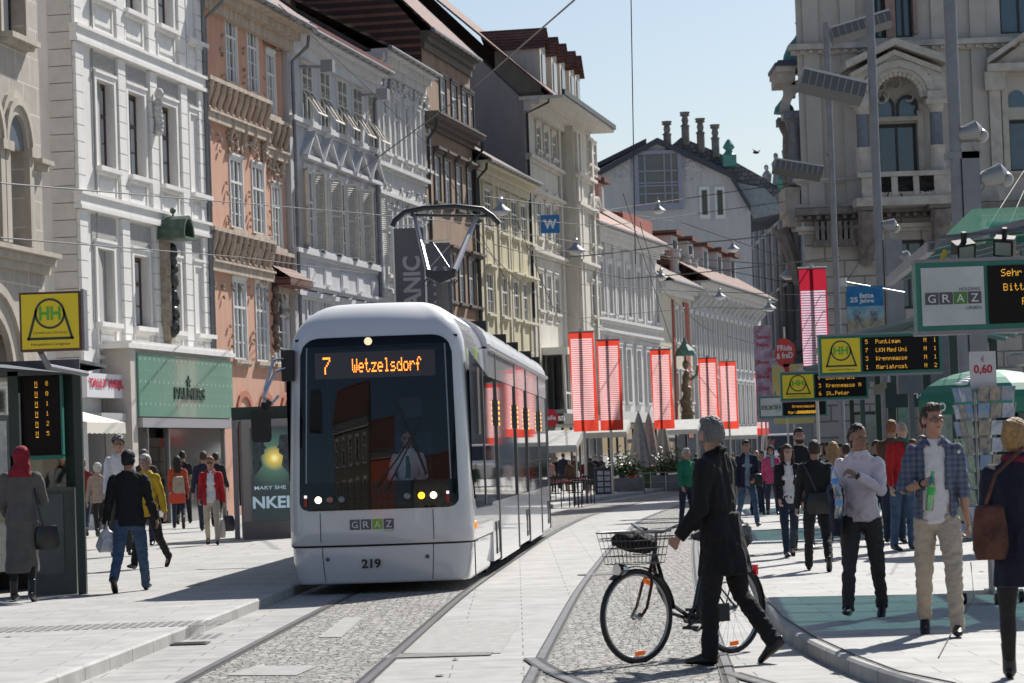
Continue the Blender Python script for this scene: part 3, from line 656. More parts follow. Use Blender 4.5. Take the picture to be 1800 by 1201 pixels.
# ---- 3 peach baroque house ----------------------------------------------
pe=mat('peach render',(.60,.335,.235),.9,var=.2,vs=.9,bump=.1); po=mat('aged stucco',(.52,.43,.345),.95,var=.45,vs=4,bump=.3)
A,B=PL(374),PL(526); F=Fac('peach_house','peach baroque house with stucco garlands, consoles and white windows',A,B,LEFT)
usp=F.u(471,400)
t1=[(396,416,25,146),(434,453,45,163)]; t2=[(478,493,93,202),(502,517,107,213)]
m1=[(404,427,279,402),(443,465,294,413)]; m2=[(487,505,326,436),(511,527,335,441)]
l1=[(409,434,492,632),(450,471,503,637)]; l2=[(491,517,512,640)]
segs=[]
for (u0,u1,rws) in ((0,usp,(l1,m1,t1)),(usp,F.L,(l2,m2,t2))):
    rr=[F.row(q) for q in rws]
    rr=[(zb,zt,[(c,w_*.92) for c,w_ in ws if u0<c<u1]) for zb,zt,ws in rr]; segs.append((u0,u1,rr))
top=F.uz(400,5)[1]; top2=F.uz(520,90)[1]+.3; topz=max(top,top2)
b=MB()
for (u0,u1,rr),y in zip(segs,(0,.18)): wall(b,u0,u1,.12,topz,[(.4,2.9,[((u0+u1)/2-.2,1.7)])]+rr,rev=.07,y=y)
b.quad((usp,0,.12),(usp,.18,.12),(usp,.18,topz),(usp,0,topz)); shell(b,0,F.L,.12,topz,9,.18)
b.build('wall',pe,F.o)
kws=[dict(fr=FRW,gl=GLASS_B,nx=3,tr=.66,bars=2,surround=FRW,sw=.07,so=.03,sill=po,sd=.14,rev=.07,cur=True)]*3
orn_mats=po
for (u0,u1,rr),y in zip(segs,(0,.18)):
    rows_put(F,rr,kws,y)
    for ri,(zb,zt,ws) in enumerate(rr):
        for c,w_ in ws:
            b=MB(); b.X=Matrix.Translation((c,y,zt+.55)); curls(b,w_+.5,.8,9,.055,seed=int(c*10)+ri); console(b,-w_/2-.05,.5,.7,.16,.12); console(b,w_/2+.05,.5,.7,.16,.12); b.build('stucco_crest',po,F.o,smooth=True)
            for sg in (-1,):
                b=MB(); b.X=Matrix.Translation((c+sg*(w_/2+.5),y,zb+.7)); curls(b,.22,1.3,5,.045,seed=int(c*7)+sg+ri); 
                if sg<0: b.build('stucco_garland',po,F.o,smooth=True)
        if ri>0:
            z=zb-.12; b=MB(); b.box(u0,u1-.02,y-.28,y+.01,z-.14,z-.02); b.box(u0,u1-.02,y-.18,y+.01,z-1.30,z-1.04); b.box(u0,u1-.02,y-.24,y+.01,z-1.04,z-.97); b.build('balcony_ledge',po,F.o)
            k=u0+.25; b=MB()
            while k<u1-.1: b=MB(); console(b,k,z-.16,.8,.23,.2,y); k+=.62; b.build('console',po,F.o,smooth=True)
            b=MB(); b.X=Matrix.Translation(((u0+u1)/2,y,z-1.8)); 
            for q in range(7): 
                bb=MB(); 
                b.X=Matrix.Translation((u0+(u1-u0)*(q+.5)/7,y,z-1.75)); curls(b,.2,.7,3,.04,seed=q+ri*10)
            b.build('stucco_garland',po,F.o,smooth=True)
sof=mat('eaves render',(.50,.45,.38),.9,var=.3)
gutter_roof(F,0,F.L,topz+.1,.9,topz+5.5,6,M_tile,soffit=po,hang=.1)
rz_=F.uz(505,485)[1]; b=MB(); b.quad((usp+.2,-.6,rz_-.15),(F.L,-.6,rz_-.15),(F.L,.15,rz_+.35),(usp+.2,.15,rz_+.35)); b.box(usp+.2,F.L,-.62,.15,rz_-.4,rz_-.16); b.build('bay_roof',M_tile,F.o)
b=MB(); 
for k in range(3):
    c=F.u(430+k*38,745); 
    for kk in range(10):
        a0,a1=math.pi*kk/10,math.pi*(kk+1)/10; b.prism([(c+math.cos(t)*r,2.9+math.sin(t)*r) for t,r in ((a0,.75),(a0,.95),(a1,.95),(a1,.75))],'y',-.06,.02)
b.build('door_arch',mat('rust stucco',(.45,.17,.11),.85),F.o)
ob=MB(); z_=F.uz(481,600)[1]; 
for k in range(10): ob.ell((math.sin(k*1.7)*.12,-.1,z_-.2+k*.2),(.16,.12,.16),7,5)
o=ob.build('madonna_relief',mat('dark relief',(.18,.13,.10),.8,var=.5,vs=6),None,smooth=True); o.location=F.o.location+F.o.matrix_basis.to_3x3()@Vector((F.u(481,600),0,0)); o.rotation_euler=(0,0,F.rz); tag(o,'dark carved figure relief between the lower windows of the peach house','relief')
downpipe(F,.1,1.5,topz-.1,ov=.7)

# ---- 4 blue-grey house with louvred shutters -----------------------------
bg_=mat('blue grey render',(.52,.52,.535),.9,var=.12,vs=1,bump=.1); bt=mat('blue grey trim',(.60,.60,.61),.85,var=.15,vs=2); shm=mat('ivory shutters',(.66,.62,.55),.7,var=.2)
A,B=PL(527),PL(674); F=Fac('blue_grey_house','blue-grey house with ivory louvred shutters and small triangular pediments',A,B,LEFT)
T=F.row([(531,546,106,209),(562,578,124,220),(591,610,139,238),(621,634,157,252),(646,660,178,263)])
Mi=F.row([(535,552,296,434),(564,580,310,443),(594,609,321,452),(622,636,333,461),(649,661,344,468)])
Lo=F.row([(540,556,510,620),(568,583,520,628),(597,612,530,636),(626,639,540,644),(652,664,550,652)])
topz=F.uz(530,72)[1]
b=MB(); wall(b,0,F.L,.12,topz,[Lo,Mi,T],rev=.08); shell(b,0,F.L,.12,topz,9); b.build('wall',bg_,F.o)
kt=dict(fr=FRW,gl=GLASS_B,nx=2,tr=.6,surround=bt,sw=.12,so=.03,sill=bt,rev=.08,shut=1,sm=shm,shut_open=2,cur=False)
ko=dict(kt); ko['shut_open']=1; ko['ped']='tri'; ko['pm']=bt; ko['bars']=2; ko['sill']=bt
kl=dict(fr=FRW,gl=GLASS_B,nx=2,tr=.66,surround=bt,sw=.14,so=.05,sill=bt,rev=.08,ped='hood',apron=.5,am=bt)
rows_put(F,[Lo,Mi,T],[kl,ko,kt])
for py_,y2 in ((211,None),(438,None),(512,None)):
    z=F.uz(530,py_)[1]; cornice(F,'ledge',0,F.L,z-.25,[(.1,.08),(.15,.18)],bt)
for c,w_ in Mi[2]:
    b=MB(); z=F.uz(530,455)[1]; zl=F.uz(530,505)[1]; b.box(c-.5,c+.5,-.04,.02,zl+.15,z-.15); b.box(c-.4,c+.4,-.06,.02,zl+.25,z-.25); b.build('panel',bt,F.o)
gutter_roof(F,0,F.L,topz+.1,.75,topz+4.6,6,M_tile,soffit=bt,hang=.0)
b=MB(); b.box(-.1,F.L,-.85,-.70,topz+.05,topz+.3); b.build('red_fascia',mat('red sheet metal',(.22,.06,.05),.5,.3,var=.4),F.o)
downpipe(F,.15,1.5,topz-.1,ov=.7); downpipe(F,F.L-.1,1.5,topz-.1,ov=.7)
for c in (1.5,F.L-2.3):
    b=MB(); b.tube([(c,0,topz-.9),(c,-.75,topz-.95)],.05,6); b.box(c-.18,c+.18,-1.15,-.75,topz-1.15,topz-.75); b.build('floodlight',mat('lamp housing',(.3,.31,.33),.5,.4),F.o)

# ---- 5 ornate light grey house -------------------------------------------
og=mat('light grey render',(.60,.60,.59),.9,var=.14,vs=1.2); ot=mat('light grey stucco',(.66,.655,.64),.85,var=.3,vs=4)
A,B=PL(675),PL(764); F=Fac('light_grey_house','light grey stucco house with carved crests, behind the pantograph',A,B,LEFT)
T=F.row([(672,681,162,261),(692,700,171,272),(711,719,182,288),(729,737,200,294),(745,753,216,301)])
T=(T[0],T[1],T[2]); Mi=F.row([(679,688,366,475),(698,706,374,484),(716,724,382,492),(733,741,391,500),(749,757,399,508)]); Lo=F.row([(682,690,560,660),(701,709,566,664),(719,727,572,668),(736,744,578,672),(751,758,584,676)])
topz=F.uz(678,105)[1]
b=MB(); wall(b,0,F.L,.12,topz,[Lo,Mi,T],rev=.08); shell(b,0,F.L,.12,topz,9); b.build('wall',og,F.o)
k=dict(fr=FRW,gl=GLASS_B,nx=2,tr=.66,bars=2,surround=ot,sw=.16,so=.07,sill=ot,rev=.08,cur=False,apron=.4,am=ot)
k2=dict(k); k2['ped']='arch'; k2['pm']=ot
rows_put(F,[Lo,Mi,T],[k,k2,k])
for zb,zt,ws in (T,Mi):
    for i,(c,w_) in enumerate(ws):
        b=MB(); b.X=Matrix.Translation((c,0,zt+.55)); curls(b,w_+.6,.7,8,.06,seed=i+50); b.build('stucco_crest',ot,F.o,smooth=True)
for py_ in (300,350,520): z=F.uz(676,py_)[1]; cornice(F,'ledge',0,F.L,z,[(.1,.1),(.14,.22)],ot)
gutter_roof(F,0,F.L,topz+.1,.7,topz+3.8,6,M_tileb,soffit=ot,hang=.0); downpipe(F,.1,1.5,topz,ov=.6,m=mat('white pipe',(.5,.5,.52),.5,.3))
b=MB(); b.box(.1,.9,3,3.8,topz+1,topz+5.2); b.box(0,1,2.9,3.9,topz+5.2,topz+5.4); b.build('chimney',mat('chimney render',(.5,.42,.33),.9,var=.4),F.o)

# ---- 6 brown painted house ------------------------------------------------
br_=mat('painted brown render',(.36,.235,.16),.9,var=.55,vs=1.1,col2=(.20,.145,.11),bump=.1); bd=mat('dark brown trim',(.13,.11,.095),.8,var=.3); blk=mat('black shutter frame',(.03,.033,.035),.5)
A,B=PL(765),PL(848); F=Fac('brown_painted_house','brown house with faded wall painting and pale blue windows',A,B,LEFT)
T=F.row([(772,784,135,189),(793,803,146,211),(812,821,162,225),(823,831,173,232)])
Mi=F.row([(763.5,773,270,355),(781,791,281,360),(801,811,292,373),(821,830,306,375),(833,841,312,378)]); Lo=F.row([(789,797,445,523),(807,815,454,535),(824,832,459,540),(835,843,463,540)])
Lo=(Lo[0],Lo[1],[(c,w_*1.1) for c,w_ in Lo[2]])
topz=F.uz(766,70)[1]
b=MB(); wall(b,0,F.L,.12,topz,[Lo,Mi,T],rev=.1); shell(b,0,F.L,.12,topz,9); b.build('wall',br_,F.o)
pale=mat('pale blue glass',(.30,.38,.45),.15,spec=.9,var=.3,vs=2); 
k=dict(fr=FRW,gl=pale,nx=2,tr=.6,bars=1,surround=blk,sw=.10,so=.05,sill=bd,rev=.1,cur=False,ped='hood',pm=bd)
k1=dict(k); k1['ped']=None
rows_put(F,[Lo,Mi,T],[k,k,k1])
z=F.uz(757,215)[1]; cornice(F,'main_cornice',-.1,F.L+.1,z-.3,[(.2,.12),(.2,.3),(.12,.55),(.08,.62)],bd)
gutter_roof(F,0,F.L,topz,.45,topz+5.5,5,M_tile,soffit=bd,hang=.1); downpipe(F,.08,1.5,z,ov=.5,m=blk); downpipe(F,F.L-.1,1.5,z,ov=.5,m=blk)
b=MB(); b.m=0; b.face([(-.12,-.0,z+.1),(-.12,9,z+.1),(-.12,9,topz+4),(-.12,4.5,topz+5.4),(-.12,0,topz)][::-1]); b.build('tiled_gable',M_tile,F.o)

# ---- 7 yellow house ---------------------------------------------------------
ye=mat('ochre render',(.60,.54,.37),.9,var=.16,vs=1.0); yt=mat('cream stucco',(.64,.60,.47),.85,var=.2,vs=3)
A,B=PL(849),PL(941); F=Fac('ochre_house','low ochre yellow house with steep old tile roof and white windows',A,B,LEFT)
T=F.row([(852,862,335,398),(878,888,344,407),(898,908,353,418),(915,924,360,425),(929,937,368,429)])
Mi=F.row([(855,867,480,556),(881,891,486,556),(901,911,494,560),(917,926,499,563),(930,938,503,566)]); Lo=F.row([(858,868,610,690),(882,892,616,690),(902,911,622,692),(918,926,628,694),(931,939,634,696)])
topz=F.uz(849,292)[1]
b=MB(); wall(b,0,F.L,.12,topz,[Lo,Mi,T],rev=.07); shell(b,0,F.L,.12,topz,9); b.build('wall',ye,F.o)
k=dict(fr=FRW,gl=GLASS_B,nx=2,tr=.62,bars=1,surround=yt,sw=.12,so=.04,sill=yt,rev=.07,cur=False); k2=dict(k); k2['ped']='hood'; k2['pm']=yt
rows_put(F,[Lo,Mi,T],[k,k2,k])
for c,w_ in T[2]:
    for sg in (-1,1): b=MB(); x=c+sg*(w_/2+.42); b.box(x-.14,x+.14,-.07,.02,3.4,topz-.4); b.build('lesene',yt,F.o)
for c,w_ in T[2]: b=MB(); b.box(c-w_/2,c+w_/2,-.05,.02,T[0]-1.9,T[0]-.55); b.build('panel',ye,F.o)
gutter_roof(F,0,F.L,topz+.05,.7,topz+4.2,6,M_tileb,soffit=yt,hang=.0); downpipe(F,.06,1.5,topz,ov=.6,m=blk)

# ---- 8 tall cream corner house ------------------------------------------------
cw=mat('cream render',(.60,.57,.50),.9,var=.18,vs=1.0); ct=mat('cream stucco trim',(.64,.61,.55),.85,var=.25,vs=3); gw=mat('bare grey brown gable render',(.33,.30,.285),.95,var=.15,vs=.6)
A,B=PL(942),PL(1034); F=Fac('tall_cream_house','tall cream stucco corner house with dormers and large bare side wall',A,B,LEFT)
T=F.row([(937,946,218,263),(955,962,231,272),(969,976,240,280)]); T=F.row([(942,948,220,264),(955,962,231,272),(969,976,239,279)])
TT2=F.row([(1009,1015,250,290),(1018,1024,255,294)])
M1=F.row([(942,950,356,418),(959,966,362,422),(973,980,365,430)]); M2=F.row([(1013,1019,366,430),(1023,1029,370,434)])
L1=F.row([(945,953,480,545),(960,968,484,548),(974,982,488,552)]); L2=F.row([(1016,1022,500,556),(1025,1031,503,558)])
usp=F.u(985,300); z0=F.uz(942,190)[1]; topz=z0
b=MB(); wall(b,0,usp,.12,topz,[(3.6,6.6,[(1.5,1.2),(3.2,1.2),(5,1.2),(7,1.2)]),(L1[0],L1[1],[(c,min(w_,1.2)) for c,w_ in L1[2]]),M1,T],rev=.08); wall(b,usp,F.L,.12,topz,[L2,M2,TT2],rev=.08,y=-.7)
b.quad((usp,0,.12),(usp,-.7,.12),(usp,-.7,topz),(usp,0,topz)); b.quad((F.L,-.7,.12),(F.L,0,.12),(F.L,0,topz),(F.L,-.7,topz)); b.build('wall',cw,F.o)
k=dict(fr=FRW,gl=GLASS_B,nx=2,tr=.62,bars=1,surround=ct,sw=.14,so=.06,sill=ct,rev=.08,cur=False,apron=.3,am=ct); k2=dict(k); k2['ped']='arch'; k2['pm']=ct
rows_put(F,[L1,M1,T],[k,k2,k]); rows_put(F,[L2,M2,TT2],[k,k2,k],y=-.7)
for py_ in (290,345,450): 
    z=F.uz(942,py_)[1]; cornice(F,'ledge',0,usp,z,[(.14,.12),(.16,.3)],ct); cornice(F,'ledge',usp-.1,F.L+.1,z,[(.14,.12),(.16,.3)],ct,y=-.7)
b=MB()
for x in (usp+.5,usp+1.5,F.L-.4): b=MB(); b.box(x-.25,x+.25,-.86,-.69,3,topz-.5); b.build('pilaster',ct,F.o)
for x in (.5,usp-.6): b=MB(); b.box(x-.25,x+.25,-.14,.01,3,topz-.5); b.build('pilaster',ct,F.o)
dep=11; rid=topz+11.2
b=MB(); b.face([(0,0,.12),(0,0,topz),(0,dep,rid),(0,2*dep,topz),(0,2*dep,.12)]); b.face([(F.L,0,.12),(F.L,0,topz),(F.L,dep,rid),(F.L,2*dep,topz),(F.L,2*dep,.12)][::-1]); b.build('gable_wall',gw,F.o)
gutter_roof(F,0,F.L-.3,topz+.2,1.3,rid,dep,M_tile,soffit=ct,hang=.15,y=0); downpipe(F,.15,8,topz+.2,ov=1.2,m=blk)
b=MB(); b.box(-.1,F.L+.4,-1.9,.2,topz+.0,topz+.16) ; b.build('eaves_slab',ct,F.o); b=MB(); b.box(-.15,F.L+.5,-2.0,-1.85,topz+.16,topz+.4); b.build('gutter',blk,F.o)
b=MB(); b.m=0; b.face([(usp-.5,0,topz+1.0),(usp-.5,-1.9,topz+.2),(F.L+.4,-1.9,topz+.2),(F.L+.4,0,topz+1.0)]); b.build('eaves_roof',M_tile,F.o)
for k_,(u_,zz) in enumerate(((2.0,1.6),(5.2,1.6),(7.6,1.6),(10.4,1.4),(12.2,1.4))):
    if u_>F.L-1: continue
    d=MB(); slope=(rid-topz)/(dep+1.3); y0=-.5; zb=topz+.2+slope*(y0+1.3); zt=zb+1.9; yb=y0+1.9/slope
    d.m=0; d.box(u_,u_+1.5,y0,yb+.1,zb-.3,zt-.1); d.m=1
    d.face([(u_,y0-.02,zt-.1),(u_+1.5,y0-.02,zt-.1),(u_+.75,y0-.02,zt+.8)]); d.m=2
    d.quad((u_-.15,y0-.25,zt-.15),(u_+.75,y0-.25,zt+.95),(u_+.75,yb+1,zt+.95),(u_-.15,yb+.5,zt-.15)); d.quad((u_+.75,y0-.25,zt+.95),(u_+1.65,y0-.25,zt-.15),(u_+1.65,yb+.5,zt-.15),(u_+.75,yb+1,zt+.95))
    dm=d.build('dormer',[cw,cw,M_tile],F.o); g=MB(); g.box(u_+.35,u_+1.15,y0-.05,y0+.01,zb+.1,zt-.35); g.build('window',GLASS_B,dm)
# bay window on the first floor
b=MB(); u0,u1=F.u(955,680),F.u(1000,680); zb,zt=F.uz(975,722)[1],F.uz(975,628)[1]
b.box(u0,u1,-1.1,0,zb-.4,zb); b.box(u0-.1,u1+.1,-1.25,0,zt,zt+.35)
for k_ in range(6): x=u0+(u1-u0)*k_/5; b.box(x-.07,x+.07,-1.1,-1.0,zb,zt)
b.box(u0,u1,-1.08,-1.0,zb+(zt-zb)*.3-.05,zb+(zt-zb)*.3+.05); o=b.build('bay_window',FRW,F.o); g=MB(); g.box(u0+.05,u1-.05,-.98,-.9,zb,zt); g.build('pane',GLASS,o)
shopfront(F,.5,F.L-.2,6,y=-.85)
b=MB(); b.box(1,F.L,-1.2,-.1,3.0,3.5); b.build('shop_fascia',mat('black fascia',(.03,.03,.032),.4),F.o); b=MB(); text(b,'BONITA',(F.uz(976,745,-1.2)[0],-1.23,3.13),(1,0,0),(0,0,1),2.6,.24); b.build('shop_lettering',FRW,F.o)

# ---- 9 long pale house with pink roof -------------------------------------------
lw=mat('pale grey render',(.58,.57,.55),.9,var=.14,vs=1); lt=mat('pale grey trim',(.63,.62,.61),.85,var=.2,vs=3)
A,B=PM(1035),PM(1166); F=Fac('long_pale_house','long pale grey house with tall narrow windows and pink tiled roof',A,B,LEFT)
U=F.row([(1040,1046,459,548),(1051,1058,461,549),(1067,1073,466,551),(1083,1089,472,555),(1100,1106,475,558),(1117,1123,478,560),(1133,1139,482,562),(1149,1155,485,565)])
L=F.row([(1040,1047,605,700),(1052,1059,606,701),(1067,1074,608,703),(1084,1091,612,705),(1100,1107,615,707),(1118,1125,618,709),(1135,1142,621,711),(1150,1157,624,713)])
topz=F.uz(1036,400)[1]
b=MB(); wall(b,0,F.L,.12,topz,[L,U],rev=.1); shell(b,0,F.L,.12,topz,10); b.build('wall',lw,F.o)
k=dict(fr=FRW,gl=GLASS_B,nx=2,tr=.66,bars=1,surround=lt,sw=.22,so=.12,sill=lt,rev=.1,cur=False)
rows_put(F,[L,U],[k,k])
b=MB(); us_=[(U[2][i][0]+U[2][i+1][0])/2 for i in range(7)]
for x in us_: b=MB(); b.box(x-.16,x+.16,-.16,.01,U[0]-.3,topz-.6); b.build('lesene',lt,F.o)
for py_ in (565,585): z=F.uz(1040,py_)[1]; cornice(F,'ledge',0,F.L,z,[(.16,.12),(.16,.3)],lt)
M_tilep=brick_mat('pink roof tiles',(.42,.22,.17),(.33,.17,.13),(.12,.07,.06),.3,.2,msize=.02,bump=1.0,noise_amt=.4)
gutter_roof(F,0,F.L*.62,topz+.1,.9,topz+5.2,8,M_tilep,soffit=lt,hang=0); gutter_roof(F,F.L*.62+.05,F.L,topz+.1,.9,topz+5.6,8,M_tileo,soffit=lt,hang=0)
for k_ in range(5):
    u_=.8+k_*3.0; y0=1.6; zb=topz+1.9
    d=MB(); d.m=0; d.box(u_,u_+1.5,y0,y0+3,zb-.2,zb+1.5); d.m=1; d.box(u_-.2,u_+1.8,y0-.4,y0+3.6,zb+1.5,zb+1.75); dm=d.build('dormer',[mat('salmon dormer',(.5,.33,.27),.9),M_tile],F.o)
    g=MB(); g.m=0; g.box(u_+.4,u_+1.1,y0-.06,y0,zb,zb+1.3); g.m=1; g.box(u_+.5,u_+1.0,y0-.08,y0-.06,zb+.1,zb+1.2); g.build('window',[FRW,GLASS_B],dm)
shopfront(F,.3,F.L-.3,9)
b=MB(); b.box(0,F.L,-.5,-.05,3.2,3.8); b.build('shop_fascia',mat('pale fascia',(.6,.59,.57),.6),F.o)

# ---- 10 red and cream house with dark curved gable --------------------------------
A,B=PM(1167),PM(1224); F=Fac('red_cream_house','narrow cream and brick-red house with turned chimneys',A,B,LEFT); rd=mat('brick red render',(.38,.10,.07),.85,var=.2)
U=F.row([(1186,1190,545,602),(1196,1200,547,604),(1212,1216,552,606)]); L=F.row([(1187,1191,655,705),(1197,1201,656,706),(1213,1217,660,708)])
topz=F.uz(1167,500)[1]
b=MB(); wall(b,0,F.L,.12,topz,[L,U],rev=.1); shell(b,0,F.L,.12,topz,10); b.build('wall',mat('warm cream render',(.60,.55,.44),.9,var=.2),F.o)
rows_put(F,[L,U],[dict(fr=FRW,gl=GLASS_B,nx=2,tr=.66,surround=lt,sw=.2,so=.1,sill=lt,rev=.1,cur=False)]*2)
b=MB(); z0,z1=F.uz(1186,770)[1],topz-.8
for pxx in (1204,1207.5): x=F.u(pxx,600); b.box(x-.35,x+.55,-.1,.01,max(.2,z0),z1)
x=F.u(1183.5,600); b.box(x-.2,x+.25,-.1,.01,3,z1); b.build('red_panel',rd,F.o)
gutter_roof(F,0,F.L,topz+.1,.9,topz+4,6,M_tileb,soffit=lt,hang=0)
b=MB(); b.box(.2,F.L*.85,2,6,topz,topz+4.4); b.build('roof_block',rd,F.o)
for pxx,yt in ((1184,438),(1203,448),(1215,455)):
    z=F.uz(pxx,yt,1.0)[1]; c=F.uz(pxx,yt,1.0)[0]; b=MB(); b.lathe((c,1.0,0),[(.34,topz+.2),(.34,z-1.6),(.42,z-1.5),(.30,z-1.35),(.30,z-.7),(.44,z-.55),(.40,z-.2),(.5,z-.1),(.5,z)],10); b.build('chimney',mat('pale chimney',(.6,.58,.54),.9,var=.3),F.o)
shopfront(F,.3,F.L-.3,3)
# golden saint statue on the corner
z=F.uz(1188,735)[1]; b=MB(); 
for k_ in range(12): b.ell((.06*math.sin(k_*1.3),0,.15+k_*.24),(.42-.02*k_+.06*math.sin(k_*2),.32,.26),8,6)
b.ell((0,-.05,3.35),(.2,.22,.28),8,6); b.tube([(.3,0,2.4),(.65,-.2,2.7),(.75,-.3,3.3)],.09,6); o=b.build('saint_statue',mat('dull gold stone',(.20,.15,.09),.6,.2,var=.5,vs=4),None,smooth=True); q=F.A+F.d*F.u(1190,700)+F.n*.6; o.location=(q.x,q.y,z-.1); tag(o,'dull golden saint statue on the corner of the red and cream house','statue')
b=MB(); b.lathe((0,0,0),[(.1,-.9),(.5,-.3),(.62,0)],10); c_=b.build('corbel',ct,o); b=MB(); b.lathe((0,0,0),[(.75,3.9),(.6,4.2),(.2,4.6),(.05,5.0)],10); b.build('baldachin',mat('green copper',(.10,.22,.18),.6,var=.3),o)

# ---- 11 curved grey house in many narrow bays ---------------------------------------
A,B=PM(1225),PM(1346); F=Fac('curved_grey_house','grey house with closely set tall windows and dark tiled mansard',A,B,LEFT)
topz=F.uz(1226,500)[1]; n=15
def even(y0,y1,z0,z1): pass
ws=[(F.L*(k+.5)/n,F.L/n*.5) for k in range(n)]
U=(F.uz(1226,640)[1],F.uz(1226,555)[1]); L=(F.uz(1226,745)[1],F.uz(1226,668)[1])
b=MB(); wall(b,0,F.L,.12,topz,[(L[0],L[1],ws),(U[0],U[1],ws)],rev=.3); shell(b,0,F.L,.12,topz,10); b.build('wall',mat('silver grey render',(.50,.50,.50),.9,var=.15),F.o)
rows_put(F,[(L[0],L[1],ws),(U[0],U[1],ws)],[dict(fr=FRW,gl=GLASS_B,nx=2,tr=.66,surround=lt,sw=.18,so=.18,sill=lt,rev=.3,cur=False)]*2)
for k_ in range(n): b=MB(); x=F.L*k_/n; b.prism([(-.7,topz-.9),(0,topz-.1),(0,topz-1.6)],'x',x+.2,x+.45); b.build('bracket',lt,F.o)
gutter_roof(F,0,F.L,topz+.1,1.2,topz+5.5,8,M_tile,soffit=lt,hang=0); 
for k_ in range(5):
    u_=1.5+k_*F.L/5; d=MB(); d.m=0; d.box(u_,u_+2.2,1.4,5,topz+1.3,topz+3.2); d.m=1; d.box(u_-.3,u_+2.5,1.0,5.5,topz+3.2,topz+3.5); dm=d.build('dormer',[lw,M_tile],F.o); g=MB(); g.box(u_+.5,u_+1.6,1.34,1.4,topz+1.6,topz+2.9); g.build('window',GLASS_B,dm)

shopfront(F,.3,F.L-.3,12)
# ---- 12 big gabled house closing the street -------------------------------------------
Zg=232; gwm=mat('lavender grey render',(.54,.53,.52),.9,var=.12,vs=.5,bump=.1)
def g2(px,py): q=P(px,py,Zg); return q.x,q.z
xa=g2(1020,600)[0]; F=Fac('gabled_house','large lavender-grey gabled house with studio window closing the street',(xa,Zg),(g2(1330,600)[0],Zg))
def lp(px,py): q=P(px,py,Zg); return (q.x-xa,q.z)
poly=[lp(1020,328),lp(1155,253),lp(1283,312),lp(1319,372),lp(1330,700),lp(1020,700)]
b=MB(); i0=[(x,0,z) for x,z in poly]; b.face(i0[::-1]); 
for (x0,z0),(x1,z1) in zip(poly[3:],poly[4:]+poly[:1]): pass
b.quad((poly[3][0],0,poly[3][1]),(poly[4][0],0,poly[4][1]),(poly[4][0],30,poly[4][1]),(poly[3][0],30,poly[3][1])); b.build('wall',gwm,F.o)
ds=mat('dark slate edge',(.06,.065,.08),.6,.2); sl=brick_mat('grey slate',(.20,.20,.21),(.14,.14,.15),(.05,.05,.05),.5,.35,msize=.03,bump=1,noise_amt=.3,plane='XZ')
b=MB(); cc=poly[:4]
for (x0,z0),(x1,z1) in zip(cc,cc[1:]): b.obox((x0,-.6,z0),(x1-x0,0,z1-z0),(0,.6,0),(0,0,.45)); 
b.build('verge',ds,F.o)
b=MB()
for (x0,z0),(x1,z1) in zip(cc,cc[1:]): b.quad((x0,0,z0+.3),(x1,0,z1+.3),(x1,34,z1+.3),(x0,34,z0+.3))
b.build('roof',sl,F.o)
b=MB(); q=[lp(1025,305),lp(1140,243),lp(1160,255),lp(1020,335)]; b.prism(q,'y',4,22); b.build('rear_gable',gwm,F.o); b=MB(); b.obox((q[0][0]-.5,3.7,q[0][1]),(q[1][0]-q[0][0]+.5,0,q[1][1]-q[0][1]),(0,18,0),(0,0,.4)); b.build('rear_roof',ds,F.o)
b=MB(); q=[lp(1185,262),lp(1198,240),lp(1275,283),lp(1262,300)]; b.prism([lp(1172,262),lp(1198,240),lp(1262,266),lp(1345,312),lp(1374,332),lp(1330,380),lp(1283,312)][::-1],'y',.6,20); b.build('slate_roof',sl,F.o)
b=MB(); q=[lp(1283,318),lp(1345,330),lp(1385,372),lp(1325,384)]; b.prism(q[::-1],'y',.3,18); b.build('mansard_roof',mat('grey sheet roof',(.27,.29,.31),.4,.4,var=.3),F.o)
b=MB(); (x0,z1),(x1,z0)=lp(1121,273),lp(1193,357); b.box(x0-.35,x1+.35,-.35,0,z0-.5,z0); b.box(x0-.35,x1+.35,-.35,0,z1,z1+.3); b.box(x0-.35,x0,-.35,0,z0,z1); b.box(x1,x1+.35,-.35,0,z0,z1)
for f in (.16,.66,.84): b.box(x0+(x1-x0)*f-.06,x0+(x1-x0)*f+.06,-.3,0,z0,z1)
for f in (.2,.36,.42,.66): b.box(x0,x1,-.28,0,z0+(z1-z0)*f-.06,z0+(z1-z0)*f+.06)
o=b.build('studio_window',mat('lilac frame',(.30,.30,.38),.6),F.o); g=MB(); g.box(x0,x1,-.12,-.02,z0,z1); g.build('pane',mat('warm dark glass',(.09,.08,.07),.1,spec=1,var=.5,vs=.6),o)
for pa,pb in ((1233,1244),(1260,1271)):
    (x0,z1),(x1,z0)=lp(pa,335),lp(pb,378); b=MB(); b.box(x0-.2,x1+.2,-.15,0,z0-.3,z1+.3); o=b.build('window',FRW,F.o); g=MB(); g.box(x0,x1,-.2,-.14,z0,z1); g.build('pane',mat('green dark glass',(.04,.05,.035),.1),o)
for pxx,pyy in ((1095,300),(1218,298)):
    x,z=lp(pxx,pyy); b=MB(); b.X=Matrix.Translation((x,0,z)); curls(b,1.2,1.6,8,.14,seed=pxx); b.box(-.6,.6,-.1,0,-.9,.9); b.build('stucco_cartouche',gwm,F.o)
chm=mat('chimney stone',(.20,.18,.165),.9,var=.4,vs=2)
